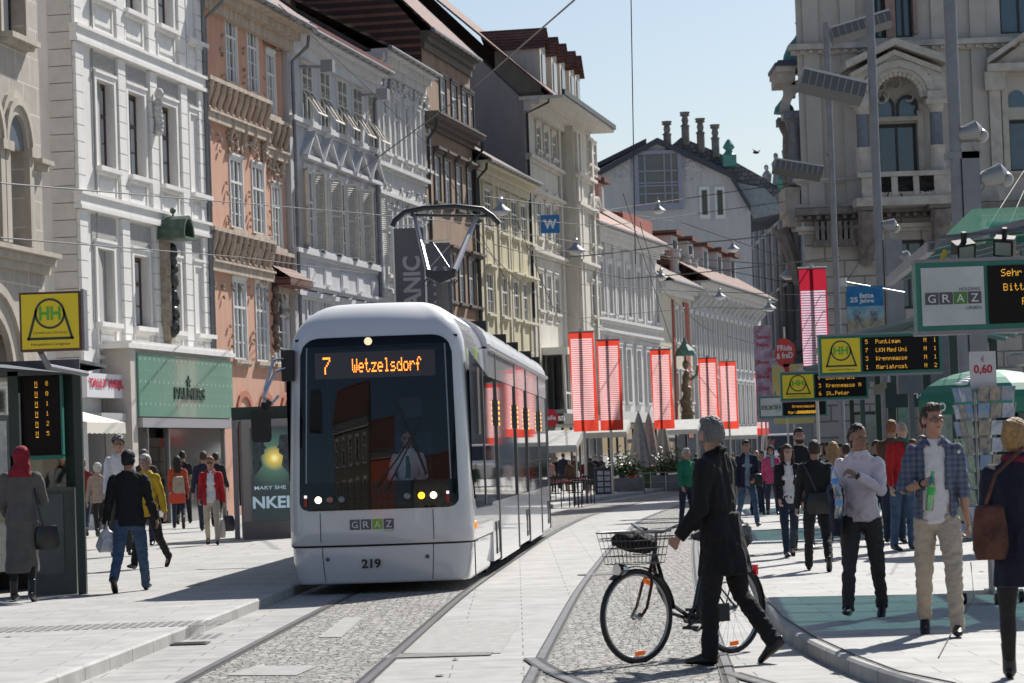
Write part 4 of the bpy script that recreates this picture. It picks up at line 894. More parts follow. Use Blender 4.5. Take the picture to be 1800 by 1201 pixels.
for pxx,yt,yb,yy in ((1172,213,262,0.2),(1204,196,248,.5),(1231,207,262,.5),(1257,218,270,.5)):
    c_,z1=lp(pxx,yt); z0=lp(pxx,yb)[1]; H=z1-z0
    b=MB(); b.lathe((c_,yy,0),[(.32,z0-.3),(.32,z0+H*.5),(.42,z0+H*.52),(.34,z0+H*.56),(.22,z0+H*.6),(.30,z0+H*.72),(.22,z0+H*.84),(.42,z0+H*.88),(.36,z0+H*.93),(.44,z1)],8); b.build('chimney',chm,F.o)
cop=mat('copper green',(.09,.27,.23),.6,var=.3,vs=2)
for pxx,yt,yb,yy in ((1280,246,294,-.3),(1377,295,332,0)):
    c_,z1=lp(pxx,yt); z0=lp(pxx,yb)[1]; b=MB(); b.box(c_-.55,c_+.55,yy-.55,yy+.55,z0,z0+(z1-z0)*.42); b.lathe((c_,yy,0),[(.65,z0+(z1-z0)*.42),(.4,z0+(z1-z0)*.5),(.25,z0+(z1-z0)*.6),(.5,z0+(z1-z0)*.7),(.4,z0+(z1-z0)*.8),(.1,z1)],10); b.build('copper_turret',cop,F.o)

# ---- 13 ornate grey house on the far right -----------------------------------------------
hg=mat('weathered grey stucco',(.33,.33,.345),.9,var=.25,vs=.8); ht=mat('grey stucco trim',(.38,.38,.39),.85,var=.3,vs=2)
Aq,Bq=P(1332,790,300),P(1440,790,235); F=Fac('ornate_grey_house','ornate grey house with columns and rooftop figures beside the town hall',(Aq.x,300),(Bq.x,235))
topz=F.uz(1335,375)[1]; n=9
ws=[(F.L*(k+.5)/n,F.L/n*.36) for k in range(n)]
rws=[(z,z+3.6,ws) for z in (4.5,10.8,17.2,23.0)]; rws=[r for r in rws if r[1]<topz-.8]
b=MB(); wall(b,0,F.L,.12,topz,rws,rev=.35); shell(b,0,F.L,.12,topz,12); b.build('wall',hg,F.o)
rows_put(F,rws,[dict(fr=FRD,gl=GLASS_B,nx=2,tr=.66,surround=ht,sw=.3,so=.2,sill=ht,sd=.4,rev=.35,cur=False,ped='hood',pm=ht)]*len(rws))
for z in (9.4,15.6,21.6,topz-.5): cornice(F,'cornice',0,F.L,z,[(.25,.25),(.25,.6)],ht)
for k_ in range(n+1):
    x=F.L*k_/n; b=MB(); b.lathe((x,-.45,0),[(.6,9.9),(.6,10.5),(.42,10.6),(.38,topz-1.6),(.6,topz-1.2),(.7,topz-.5)],8); b.build('column',ht,F.o)
for k_ in range(6):
    x=F.L*(k_+.5)/6; b=MB(); 
    b.lathe((x,-.2,0),[(.7,topz+.3),(.5,topz+.6),(.35,topz+1.6),(.5,topz+2.6),(.2,topz+3.0)],7); b.ell((x+.1*math.sin(k_),-.25,topz+3.3),(.24,.24,.3),7,5); b.tube([(x+.3,-.2,topz+2.5),(x+.6*(-1)**k_,-.3,topz+3.2)],.12,5)
    b.build('roof_figure',ht,F.o,smooth=True)
b=MB(); b.prism([(-.5,topz),(6,topz+2.5),(12,topz)],'x',0,F.L); b.build('roof',M_gut,F.o)
# ---- 14 town hall on the right --------------------------------------------------------------
Zh=110
hm=mat('town hall wall',(.47,.44,.395),.9,var=.14,vs=.7,bump=.08); hs=mat('town hall stone',(.50,.465,.41),.85,var=.3,vs=2.5); hd=mat('dark hall stone',(.22,.20,.185),.9,var=.45,vs=3); hmar=mat('blue grey marble column',(.17,.19,.22),.35,var=.4,vs=3)  # hd: darker stone tone for consoles, balcony cornice and one loggia column
hru=brick_mat('rusticated town hall stone',(.46,.425,.375),(.42,.39,.345),(.22,.20,.175),1.5,.62,msize=.035,bump=.8,noise_amt=.2)
F=Fac('town_hall','beige stone town hall with balcony aedicule and corner loggia, in shade',(P(1428,790,Zh).x,Zh),(P(1990,790,Zh).x,Zh))
U=lambda x,y=0.0:F.uz(x,300,y)[0]
Zz=lambda y,x=1580,yy=0.0:F.uz(x,y,yy)[1]
base=Zz(372); top=Zz(-20)
b=MB(); b.box(0,F.L,.0,22,base,top+2); 
# door-sized openings are recessed panels: main facade above the balcony floor
b=MB()
W=lambda x0,x1,y0,y1:(Zz(y1),Zz(y0),[((U(x0)+U(x1))/2,U(x1)-U(x0))])
r_=[(Zz(309),Zz(217),[((U(1546)+U(1615))/2,U(1615)-U(1546)),((U(1776)+U(1845))/2,U(1845)-U(1776))]),(Zz(66),Zz(-10),[((U(1541)+U(1567))/2,U(1567)-U(1541)),((U(1584)+U(1616))/2,U(1616)-U(1584)),((U(1769)+U(1840))/2,U(1840)-U(1769))])]
wall(b,0,F.L,base,top+2,r_,rev=.45); b.build('wall',hm,F.o)
b=MB(); wall(b,0,F.L,.12,base,[(Zz(544),Zz(423),[((U(1565)+U(1618))/2,U(1618)-U(1565)),((U(1785)+U(1845))/2,U(1845)-U(1785))])],rev=.45,y=-.25)
b.quad((0,-.25,base),(F.L,-.25,base),(F.L,0,base),(0,0,base)); b.quad((4.8,22,.12),(0,-.25,.12),(0,-.25,base),(4.8,22,base)); b.build('ground_storey_wall',hru,F.o)
b=MB(); b.quad((4.8,22,base),(0,0,base),(0,0,top+2),(4.8,22,top+2)); b.quad((0,0,top+2),(F.L,0,top+2),(F.L,22,top+2),(4.8,22,top+2)); b.quad((F.L,0,.12),(F.L,22,.12),(F.L,22,top+2),(F.L,0,top+2)); b.quad((F.L,22,.12),(4.8,22,.12),(4.8,22,top+2),(F.L,22,top+2)); b.build('side_wall',hm,F.o)
kw=dict(fr=FRD,gl=mat('blue sky glass',(.05,.09,.13),.06,spec=1,var=.4,vs=.5),nx=2,tr=0,rev=.45,cur=False,fw=.12)
for zb,zt,ws in r_+[(Zz(544),Zz(423),[((U(1565)+U(1618))/2,U(1618)-U(1565)),((U(1785)+U(1845))/2,U(1845)-U(1785))])]:
    for c,w_ in ws: put(F,win_kind('h',w_,zt-zb,**kw),c,zb,y=-.25 if zt<base else 0)
def band(name,y0,y1,d,m=hs,u0=-.25,u1=None,dent=False,y=0.0):
    z0,z1=Zz(y1),Zz(y0); b=MB(); h=z1-z0; u1=F.L if u1 is None else u1
    b.box(u0,u1,y-d*.5,y+.02,z0,z0+h*.45); b.box(u0-.1,u1,y-d,y+.02,z0+h*.45,z1)
    if dent:
        x=u0
        while x<u1: b.box(x,x+.16,y-d*.8,y-d*.5,z0+h*.1,z0+h*.4); x+=.34
    return b.build(name,m,F.o)
band('cornice',74,92,.45,dent=True); band('balcony_cornice',364,385,.85,hd,dent=True,y=-.0); band('string_course',309,318,.2); band('plinth_band',355,366,.3); band('frieze',395,408,.45,y=-.25)
for pxx in (1420+14,1500,1660,1728): b=MB(); x=U(pxx); b.box(x-.3,x+.3,-.14,.01,base,top+2); b.build('pilaster',hm,F.o)
for pxx in (1438,1478,1728,1790):
    x=U(pxx); b=MB(); z=Zz(388)
    for q in (-.22,0,.22): b.box(x+q-.07,x+q+.07,-.9,-.25,z-.7,z-.0)
    b.box(x-.36,x+.36,-.8,-.24,z-.95,z-.7); b.build('console',hd,F.o)
b=MB(); b.box(9.2,13.4,3,7.2,top,33); b.box(8.8,13.8,2.6,7.6,33,33.8); b.lathe((11.3,5.1,0),[(2.4,33.8),(2.5,35),(2.2,37.5),(1.3,39.5),(.7,40.5),(.6,43),(.2,46)],16); b.build('central_tower',hm,F.o)
# aedicule with arch
a=MB(); ul,ur=U(1505),U(1645); y=-1.5
ap=(U(1571),Zz(90)); e0=(U(1484),Zz(128)); e1=(U(1660),Zz(124))
z_c=Zz(192)
def rake(b,p,q,y0,y1,t): b.obox((p[0],y0,p[1]),(q[0]-p[0],0,q[1]-p[1]),(0,y1-y0,0),(0,0,t))
rake(a,e0,ap,y-.35,0,.28); rake(a,ap,e1,y-.35,0,.28); rake(a,(e0[0]+.2,e0[1]-.35),(ap[0],ap[1]-.35),y-.1,0,.2); rake(a,(ap[0],ap[1]-.35),(e1[0]-.2,e1[1]-.35),y-.1,0,.2)
a.build('gable_hood',hs,F.o)
a=MB(); ca=(U(1512)+U(1640))/2; ra=(U(1640)-U(1512))/2-.25; zs=z_c+.3; n=16
for k in range(n):
    a0,a1=math.pi*k/n,math.pi*(k+1)/n
    for r0,r1,yy in ((ra-.0,ra+.28,y+.0),(ra-.16,ra,y+.12)): a.prism([(ca+math.cos(t)*r,zs+math.sin(t)*r*.98) for t,r in ((a0,r0),(a0,r1),(a1,r1),(a1,r0))],'y',yy,yy+.45)
    am=(a0+a1)/2; a.ell((ca+math.cos(am)*(ra-.24),y+.2,zs+math.sin(am)*(ra-.24)),(.13,.1,.13),6,4)
for k in range(12):                                 # spandrels between arch and gable
    x0=ul-.3+(ur-ul+.6)*k/12; x1=ul-.3+(ur-ul+.6)*(k+1)/12; xm=(x0+x1)/2
    zt_=(e0[1]+(ap[1]-e0[1])*min(1,(xm-e0[0])/(ap[0]-e0[0])) if xm<ap[0] else e1[1]+(ap[1]-e1[1])*(e1[0]-xm)/(e1[0]-ap[0]))-.3
    q=(xm-ca)/(ra+.2); zb_=zs+(math.sqrt(1-q*q)*(ra+.2) if abs(q)<1 else -.1)
    if zt_>zb_: a.box(x0,x1,y+.08,y+.4,zb_,zt_)
a.build('aedicule_arch',hs,F.o)
for pxx in (1512,1640):
    x=U(pxx); c=MB(); zt_=Zz(193); zm=Zz(264); zb_=Zz(309)
    c.lathe((x,y+.2,0),[(.26,zm),(.24,zm+.1),(.235,zt_-.3)],14); col=c.build('column',hmar,F.o,smooth=True)
    c=MB(); c.lathe((x,y+.2,0),[(.26,zt_-.3),(.34,zt_-.05),(.38,zt_)],12); c.box(x-.42,x+.42,y-.2,y+.6,zt_,zt_+.18); c.build('capital',hs,col); c=MB(); c.lathe((x,y+.2,0),[(.36,zb_),(.34,zb_+.1),(.30,zm-.15),(.36,zm)],12); c.build('pedestal',hs,col)
    c=MB(); c.box(x-.34,x+.34,y-.15,0,zt_+.18,zt_+.5); c.build('impost',hs,F.o)
c=MB(); 
for pa,pb in ((1546,1572),(1584,1613)):
    x0,x1=U(pa),U(pb); z0=Zz(205); r=(x1-x0)/2; zc=Zz(187)
    g=MB(); g.face([(x0,-.03,z0),(x1,-.03,z0)]+[((x0+x1)/2+math.cos(math.pi*k/12)*r,-.03,zc+math.sin(math.pi*k/12)*r) for k in range(13)]); o=g.build('fanlight',kw['gl'],F.o)
    f=MB()
    for k in range(12):
        a0,a1=math.pi*k/12,math.pi*(k+1)/12; f.prism([((x0+x1)/2+math.cos(t)*q,zc+math.sin(t)*q) for t,q in ((a0,r-.02),(a0,r+.1),(a1,r+.1),(a1,r-.02))],'y',-.1,0)
    f.box(x0-.1,x0,-.1,0,z0,zc); f.box(x1,x1+.1,-.1,0,z0,zc); f.box(x0-.1,x1+.1,-.1,0,z0-.1,z0); f.build('frame',FRD,o)
c=MB(); c.X=Matrix.Translation((ca,-.05,Zz(155))); curls(c,2.0,1.1,12,.06,seed=4); c.build('stucco_relief',hs,F.o)
c=MB(); c.box(U(1536),U(1546),-.2,.01,Zz(312),Zz(196)); c.box(U(1615),U(1625),-.2,.01,Zz(312),Zz(196)); c.box(U(1536),U(1625),-.22,.01,Zz(214),Zz(206)); c.build('door_surround',hs,F.o)
# balcony
bl=empty('x'); bpy.data.objects.remove(bl)
zb_,zt_=Zz(364),Zz(312); yb=-1.95; u0,u1=U(1503),U(1657)
c=MB(); c.box(u0-.25,u1+.25,yb-.2,0,zb_-.1,zb_+.22); c.box(u0-.15,u1+.15,yb-.12,yb+.3,zt_-.14,zt_+.04)
for pa,pb in ((1503,1527),(1554,1565),(1592,1602),(1628,1657)): c.box(U(pa),U(pb),yb-.02,yb+.25,zb_+.22,zt_-.14)
c.box(u0,u1,yb+.02,yb+.2,zb_+.22,zb_+.42); balc=c.build('balcony',hs,F.o)
c=MB(); c.box(u0,u1,yb+.12,yb+.14,zb_+.42,zt_-.14)
for pa,pb in ((1527,1554),(1565,1592),(1602,1628)):
    x0,x1=U(pa),U(pb); c.X=Matrix.Translation(((x0+x1)/2,yb+.1,(zb_+zt_)/2)); curls(c,x1-x0,.7,6,.03,seed=pa); c.X=None
c.build('iron_grille',mat('black iron',(.012,.012,.013),.5,.5),balc)
for pxx in (1514,1640):
    x=U(pxx); c=MB(); c.X=None
    pts=[(x,-1.8+1.5*t**1.3,zb_-.2-1.9*t) for t in [k/8 for k in range(9)]]; c.tube(pts,[(.42-.02*k,.3) for k in range(9)],8); c.box(x-.5,x+.5,-2.0,0,zb_-.25,zb_-.1); c.ell((x,-1.5,zb_-.5),(.36,.3,.3),8,6); c.build('balcony_console',hd,F.o,smooth=True)
# second aedicule at the right edge of the frame
c=MB(); xa_,xb_=U(1738),U(1885); xm=(xa_+xb_)/2; z0=Zz(135); c.box(xa_,xb_,-.7,0,z0,z0+.3); rake(c,(xa_,z0+.3),(xm,z0+1.35),-.8,0,.22); rake(c,(xm,z0+1.35),(xb_,z0+.3),-.8,0,.22); c.prism([(xa_+.3,z0+.3),(xb_-.3,z0+.3),(xm,z0+1.2)],'y',-.3,0)
for x in (U(1752),U(1870)): c.box(x-.22,x+.22,-.3,0,Zz(318),z0); c.box(x-.4,x+.4,-.5,0,z0-.7,z0)
c.box(U(1765),U(1776),-.15,.01,Zz(309),Zz(150)); c.build('window_aedicule',hs,F.o)
g=MB(); x0,x1=U(1778),U(1806); r=(x1-x0)/2; zc=Zz(180); g.face([(x0,-.03,Zz(196)),(x1,-.03,Zz(196))]+[((x0+x1)/2+math.cos(math.pi*k/12)*r,-.03,zc+math.sin(math.pi*k/12)*r) for k in range(13)]); g.build('fanlight',kw['gl'],F.o)
c=MB(); c.box(U(1567),U(1584),-.12,.3,Zz(66),top+2); c.box(U(1615),U(1622),-.25,.01,Zz(62),top+2); c.box(U(1533),U(1541),-.25,.01,Zz(62),top+2); c.build('window_pillar',mat('red marble',(.30,.20,.17),.5,var=.3),F.o)
# corner loggia on the left flank: two storeys of columns carrying a copper dome
yl=1.2; lo_=MB(); uL=U(1383,yl)
def Zs(y): return F.uz(1400,y,yl)[1]
for z0,z1,ex in ((Zs(375),Zs(330),.25),(Zs(145),Zs(118),.5),(Zs(400),Zs(375),.05)): lo_.box(uL-ex*.5,.0,yl-.3,yl+2.4,z0,z1)
lo_.box(uL-.3,0,yl-.5,yl+2.6,Zs(128),Zs(118)); lo_.build('loggia_slab',hs,F.o)
for k,(yy) in enumerate((yl,yl+2.2)):
    for lv,(ya,yb_,m_) in enumerate(((325,210,hmar),)):
        x=U(1400,yl); c=MB(); c.lathe((x,yy,0),[(.34,Zs(ya)),(.36,Zs(ya)+.1),(.27,Zs(ya)+1.6),(.30,Zs(ya)+1.7),(.27,Zs(yb_)-.4),(.36,Zs(yb_)-.2),(.44,Zs(yb_))],12); c.box(x-.48,x+.48,yy-.48,yy+.48,Zs(yb_),Zs(yb_)+.3); c.build('loggia_column',hd if k else hmar,F.o,smooth=True)
c=MB(); n=14; ra=U(1428,yl)-U(1402,yl); 
for k in range(n):
    a0,a1=math.pi*k/n,math.pi*(k+1)/n; zc=Zs(205)+.2; q=U(1425,yl)
    c.prism([(q+math.cos(t)*r*1.0,zc+math.sin(t)*r*1.2) for t,r in ((a0,.75),(a0,1.1),(a1,1.1),(a1,.75))],'y',yl-.2,yl+.3)
c.box(uL,0,yl-.1,yl+.3,Zs(172),Zs(145)); c.box(uL,0,yl-.2,yl+.0,Zs(150),Zs(144)); c.build('loggia_arch',hs,F.o)
c=MB(); c.lathe((U(1422,yl)+.1,yl+1.2,0),[(.85,Zs(118)),(.88,Zs(108)),(.80,Zs(90)),(.62,Zs(72)),(.36,Zs(60)),(.22,Zs(50)),(.2,Zs(38)),(.3,Zs(33)),(.16,Zs(22)),(.14,Zs(8)),(.26,Zs(2)),(.12,Zs(-8))],20); c.build('copper_dome',cop,F.o,smooth=True)
c=MB(); c.box(uL-.35,U(1428,yl),yl-.5,yl+2.6,Zs(118),Zs(112)); c.face([(uL-.42,yl-.6,Zs(118)),(0,yl-.6,Zs(118)),(0,yl-.4,Zs(107)),(uL-.2,yl-.4,Zs(107))]); c.build('lead_canopy',mat('lead sheet',(.10,.11,.14),.5,.4),F.o)
c=MB(); c.lathe((uL+.05,yl+.6,0),[(.42,Zs(196)),(.36,Zs(185)),(.12,Zs(172))],12); c.build('copper_canopy',cop,F.o)
c=MB(); pts=[(-.15-.55*(1-t)**1.5,yl+.4,Zs(400)-2.2*t) for t in [k/8 for k in range(9)]]; c.tube(pts,[(.34-.02*k,.4) for k in range(9)],8); c.build('loggia_console',hd,F.o,smooth=True)
c=MB(); c.box(U(1407,yl),0,yl+.1,yl+.2,Zs(362),Zs(334)); c.build('iron_grille',MATS['black iron'],F.o)
# ================================================================ tram
TZ=34.5; TX=-1.69; TAN=.0565
paint=mat('silver white tram paint',(.66,.665,.68),.22,.0,coat=.8,spec=.6); paint.node_tree.nodes["Principled BSDF"].inputs["Coat Roughness"].default_value=.03
roofp=mat('tram roof panel',(.60,.61,.63),.4,coat=.2); rubber=mat('black rubber',(.012,.012,.013),.6); gloss_blk=mat('gloss black',(.005,.005,.007),.06,spec=.35)
sideglass=mat('mirror side glass',(.035,.037,.04),.02,spec=1.0,coat=1.0); frm=mat('dark alloy trim',(.12,.12,.125),.35,.6)
tram=empty('tram',(TX,TZ,0),-math.atan(TAN),'white and silver low-floor tram with orange number 7 display coming towards the camera','tram')
HW=1.125; LEN=22.4; RC=.30
def outline(ins=0.0):
    """right half-plan of the nose as list of (x,y,nx,ny); y=0 at the very front"""
    pts=[]; hw=HW
    n=16
    for k in range(n+1):                           # front, from left to right, slight bulge
        x=-(hw-RC)+2*(hw-RC)*k/n; y=.10*(x/(hw-RC))**2; pts.append((x,y))
    cy=.10+RC
    left=[]; right=[]
    for k in range(1,9):
        a=math.pi/2*k/8; right.append((hw-RC+RC*math.sin(a),cy-RC*math.cos(a)))
    right+= [(hw,y) for y in (.6,1.0,1.6,2.4,3.2,4.0)]
    left=[(-x,y) for x,y in right][::-1]
    P_=left+pts+right; out=[]
    for i,(x,y) in enumerate(P_):
        a=P_[max(0,i-1)]; c=P_[min(len(P_)-1,i+1)]; t=Vector((c[0]-a[0],c[1]-a[1])).normalized(); out.append((x,y,t.y*-1,t.x))   # inward normal
    return out
OUT=outline()
def nose_pt(i,z):
    x,y,nx,ny=OUT[i]
    # profile: inset as a function of height
    if z<.58: ins=.05*((.58-z)/.46)**2+.02
    elif z<1.05: ins=.0
    elif z<2.95: ins=.0+.05*((z-1.05)/1.9)
    else:
        q=min(1,(z-2.95)/.62); ins=.05+.62*(1-math.sqrt(max(0,1-q*q)))
    rake=0
    if z>1.05: rake=.16*((z-1.05)/1.9)**1.3
    fr=max(0,1-abs(y)/1.2) if y<1.2 else 0
    return Vector((x*(1-ins/HW),y+ins*max(0,1-y/3)+rake*fr,z))
zs=[.13,.16,.25,.4,.56,.575,.60,.8,1.0,1.1,1.3,1.6,2.0,2.4,2.7,2.95]+[2.95+.62*math.sin(math.pi/2*k/9) for k in range(1,10)]
b=MB(); idx=[]
N=len(OUT); f0=13; f1=N-14
def in_screen(i,zm): return f0<=i<f1 and 1.10<=zm<=3.05
grid=[[b.pt(nose_pt(i,z)) for i in range(N)] for z in zs]
for r in range(len(zs)-1):
    for i in range(N-1):
        zm=(zs[r]+zs[r+1])/2
        if in_screen(i,zm) or (OUT[i][1]>=.55 and OUT[i+1][1]>=.55 and 1.1<zm<2.7): continue
        b.f.append([grid[r][i],grid[r][i+1],grid[r+1][i+1],grid[r+1][i]]); b.mi.append(1 if .57<zm<.59 else (2 if zm>3.36 else 0))
b.m=2; b.face([nose_pt(i,zs[-1])+Vector((0,0,.001)) for i in range(N)]); b.m=0
b.f.append([grid[0][i] for i in range(N)][::-1]); b.mi.append(0)
o=b.build('nose_body',[paint,rubber,mat('matt roof paint',(.66,.66,.67),.65,spec=.2)],tram,smooth='all')
# glossy black front panel with windscreen: follows the nose surface 8 mm proud
def nose_at(x,z,off):
    for i in range(N-1):
        if OUT[i][0]<=x<=OUT[i+1][0] and OUT[i][1]<.9:
            t=(x-OUT[i][0])/max(1e-6,OUT[i+1][0]-OUT[i][0]); p=nose_pt(i,z).lerp(nose_pt(i+1,z),t); return Vector((p.x,p.y-off,z))
    p=nose_pt(0 if x<0 else N-1,z); return p
zT,zB=3.13,1.02; xW=.975
def scr(name,x0f,x1f,za,zb,m,off,nx=20,nz=16,par=None):
    b=MB(); g=[]
    for r in range(nz+1):
        z=za+(zb-za)*r/nz; x0,x1=x0f(z),x1f(z); g.append([b.pt(nose_at(x0+(x1-x0)*k/nx,z,off)) for k in range(nx+1)])
    for r in range(nz):
        for k in range(nx): b.f.append([g[r][k],g[r][k+1],g[r+1][k+1],g[r+1][k]]); b.mi.append(0)
    return b.build(name,m,par or tram,smooth='all')
def edge(z):                                       # rounded upper corners
    w_=xW+.0; r=.22
    if z>zT-r: w_-=r-math.sqrt(max(0,r*r-(z-(zT-r))**2))
    if z<zB+.12: w_-=.12-math.sqrt(max(0,.12**2-((zB+.12)-z)**2))
    return w_
# black surround frame (closed ring) around the see-through part
zi,zt_=1.36,3.02; xi=.90
wsg=bpy.data.materials.new('windscreen'); wsg=glass_mat('windscreen',fac=.0,rough=.0,trans=(.93,.96,1.0))
scr('front_mask',lambda z:-edge(z),lambda z:edge(z),zB,zi,gloss_blk,.012)
scr('front_mask',lambda z:-edge(z),lambda z:edge(z),zt_,zT,gloss_blk,.012,nz=8)
scr('front_mask',lambda z:-edge(z),lambda z:-xi,zi,zt_,gloss_blk,.012,nx=3)
scr('front_mask',lambda z:xi,lambda z:edge(z),zi,zt_,gloss_blk,.012,nx=3)
ws=scr('windscreen',lambda z:-xi,lambda z:xi,zi,zt_,wsg,.012)
# cabin behind the glass
cab=mat('dark cabin lining',(.02,.021,.024),.8)
b=MB(); b.box(-1.02,1.02,.45,3.6,.3,1.25); b.box(-1.0,1.0,3.55,3.6,1.25,3.0); b.box(-1.03,-1.0,.6,3.6,2.75,3.1); b.box(1.0,1.03,.6,3.6,2.75,3.1); b.box(-1.04,-1.01,.42,3.6,1.1,2.8); b.box(1.01,1.04,.42,.95,1.1,2.8); b.box(1.01,1.04,2.3,3.6,1.1,2.8); b.box(-1.0,1.0,.4,3.6,3.1,3.13); b.box(-.9,.9,.32,.6,1.1,1.33); b.build('cabin',cab,tram)
b=MB(); b.box(.02,.50,1.85,1.95,1.25,1.95); b.box(.0,.52,1.3,1.9,1.2,1.32); b.box(.12,.4,1.76,1.86,2.15,2.4); b.build('driver_seat',mat('seat blue',(.02,.03,.06),.8),tram)
# destination display
b=MB(); b.box(-.76,.72,.36,.46,2.63,2.95); dsp=b.build('destination_display',mat('display black',(.01,.012,.014),.3),tram)
amber=mat('orange leds',(1,.23,.02),.5,emit=3.2)
b=MB(); led(b,'7',(-.66,.352,2.69),(1,0,0),(0,0,1),.21,tall=1.6); led(b,'Wetzelsdorf',(-.30,.352,2.70),(1,0,0),(0,0,1),.17,tall=1.85) ; b.build('led_text',amber,dsp)
b=MB(); b.lathe((-.08,.0,3.07),[(.045,.20),(.05,.215),(.045,.23)],14,'y'); o=b.build('marker_lamp',mat('cream lamp glass',(.85,.75,.45),.3,emit=.6),tram)
# lamps
def lamp(x,z,r,col,em,name='headlight'):
    p=nose_at(x,z,.014); b=MB(); b.m=0; b.lathe(p,[(r*1.25,.0),(r*1.25,-.012),(r*1.02,-.02)],18,'y'); b.m=1; b.lathe(p,[(r,-.021),(r*.8,-.034),(r*.3,-.04)],18,'y'); return b.build(name,[rubber,mat('lamp %s %.1f'%(name,em)+str(col[1]),col,.25,emit=em,spec=.8)],tram,smooth=True)
for x,col,em,nm in ((-.735,(1,.82,.55),2.2,'headlight'),(-.585,(.30,.12,.12),0,'tail_light'),(-.445,(.18,.18,.18),0,'fog_lamp'),(.355,(.18,.18,.18),0,'fog_lamp'),(.53,(1,.42,.02),2.0,'indicator_lamp'),(.675,(1,.78,.52),2.2,'headlight')): lamp(x,1.155 if x<0 else 1.17,.043,col,em,nm)
for x in (-.895,.845):
    p=nose_at(x,1.15,.014); b=MB(); b.m=0; b.box(p.x-.02,p.x+.02,p.y-.02,p.y+.03,1.08,1.18); b.m=1; b.box(p.x-.016,p.x+.016,p.y-.022,p.y+.03,1.18,1.215); b.build('side_marker',[mat('red lens',(.30,.01,.01),.2),mat('white lens',(.9,.9,.9),.2,emit=.6)],tram)
# lettering on the front
def plate(name,x0,x1,z0,z1,m,off=.004,par=None):
    b=MB(); n=4
    for k in range(n):
        a=x0+(x1-x0)*k/n; c=x0+(x1-x0)*(k+1)/n; b.quad(nose_at(a,z0,off),nose_at(c,z0,off),nose_at(c,z1,off),nose_at(a,z1,off))
    return b.build(name,m,par or tram)
slate=mat('logo slate',(.10,.10,.125),.4); lime=mat('logo green',(.24,.42,.03),.4); lw_=mat('logo white',(.75,.75,.76),.4)
x=-.355
for k,ch in enumerate('GRAZ'):
    pl=plate('logo_tile',x,x+.125,.78,.905,lime if ch=='A' else slate)
    b=MB(); p=nose_at(x+.03,.8,.008); text(b,ch,(x+.027,min(nose_at(x,.8,.008).y,nose_at(x+.12,.8,.008).y),.803),(1,0,0),(0,0,1),.072,.078,bold=.0); b.build('logo_letter',lw_,pl); x+=.138
b=MB(); text(b,'LINIEN',(.06,nose_at(.06,.75,.008).y-.002,.752),(1,0,0),(0,0,1),.125,.02); b.build('logo_text',lime,tram)
b=MB(); text(b,'219',(-.225,nose_at(-.2,.35,.02).y-.01,.31),(1,0,0),(0,0,1),.235,.115,bold=.035); b.build('fleet_number',mat('green black ink',(.02,.03,.025),.5),tram)
for x in (-.66,.585):
    p=nose_at(x,.43,.0); b=MB(); b.lathe((p.x,p.y,.43),[(.028,0),(.026,-.012),(.012,-.013),(.012,-.005)],12,'y'); b.build('bolt_cap',mat('bolt grey',(.12,.12,.12),.4,.5),tram)
for x in (-.72,.66):
    b=MB(); zz=[.15+.85*k/10 for k in range(11)]
    for z0,z1 in zip(zz,zz[1:]): b.quad(nose_at(x-.004,z0,.006),nose_at(x+.004,z0,.006),nose_at(x+.004,z1,.006),nose_at(x-.004,z1,.006))
    b.build('panel_joint',rubber,tram)
# wipers
def wp(x,z,off=.04): return nose_at(x,z,off)
for pts in ([(-.02,1.28),(.25,1.62),(.52,2.0)],[(.12,1.26),(.36,1.7),(.60,2.12)]):
    b=MB(); b.tube([wp(x,z) for x,z in pts],.011,6); b.build('windscreen_wiper',rubber,tram)
b=MB(); b.tube([wp(.26,2.35,.03),wp(.42,1.95,.03),wp(.60,1.42,.03)],.016,6); b.build('wiper_blade',rubber,tram)
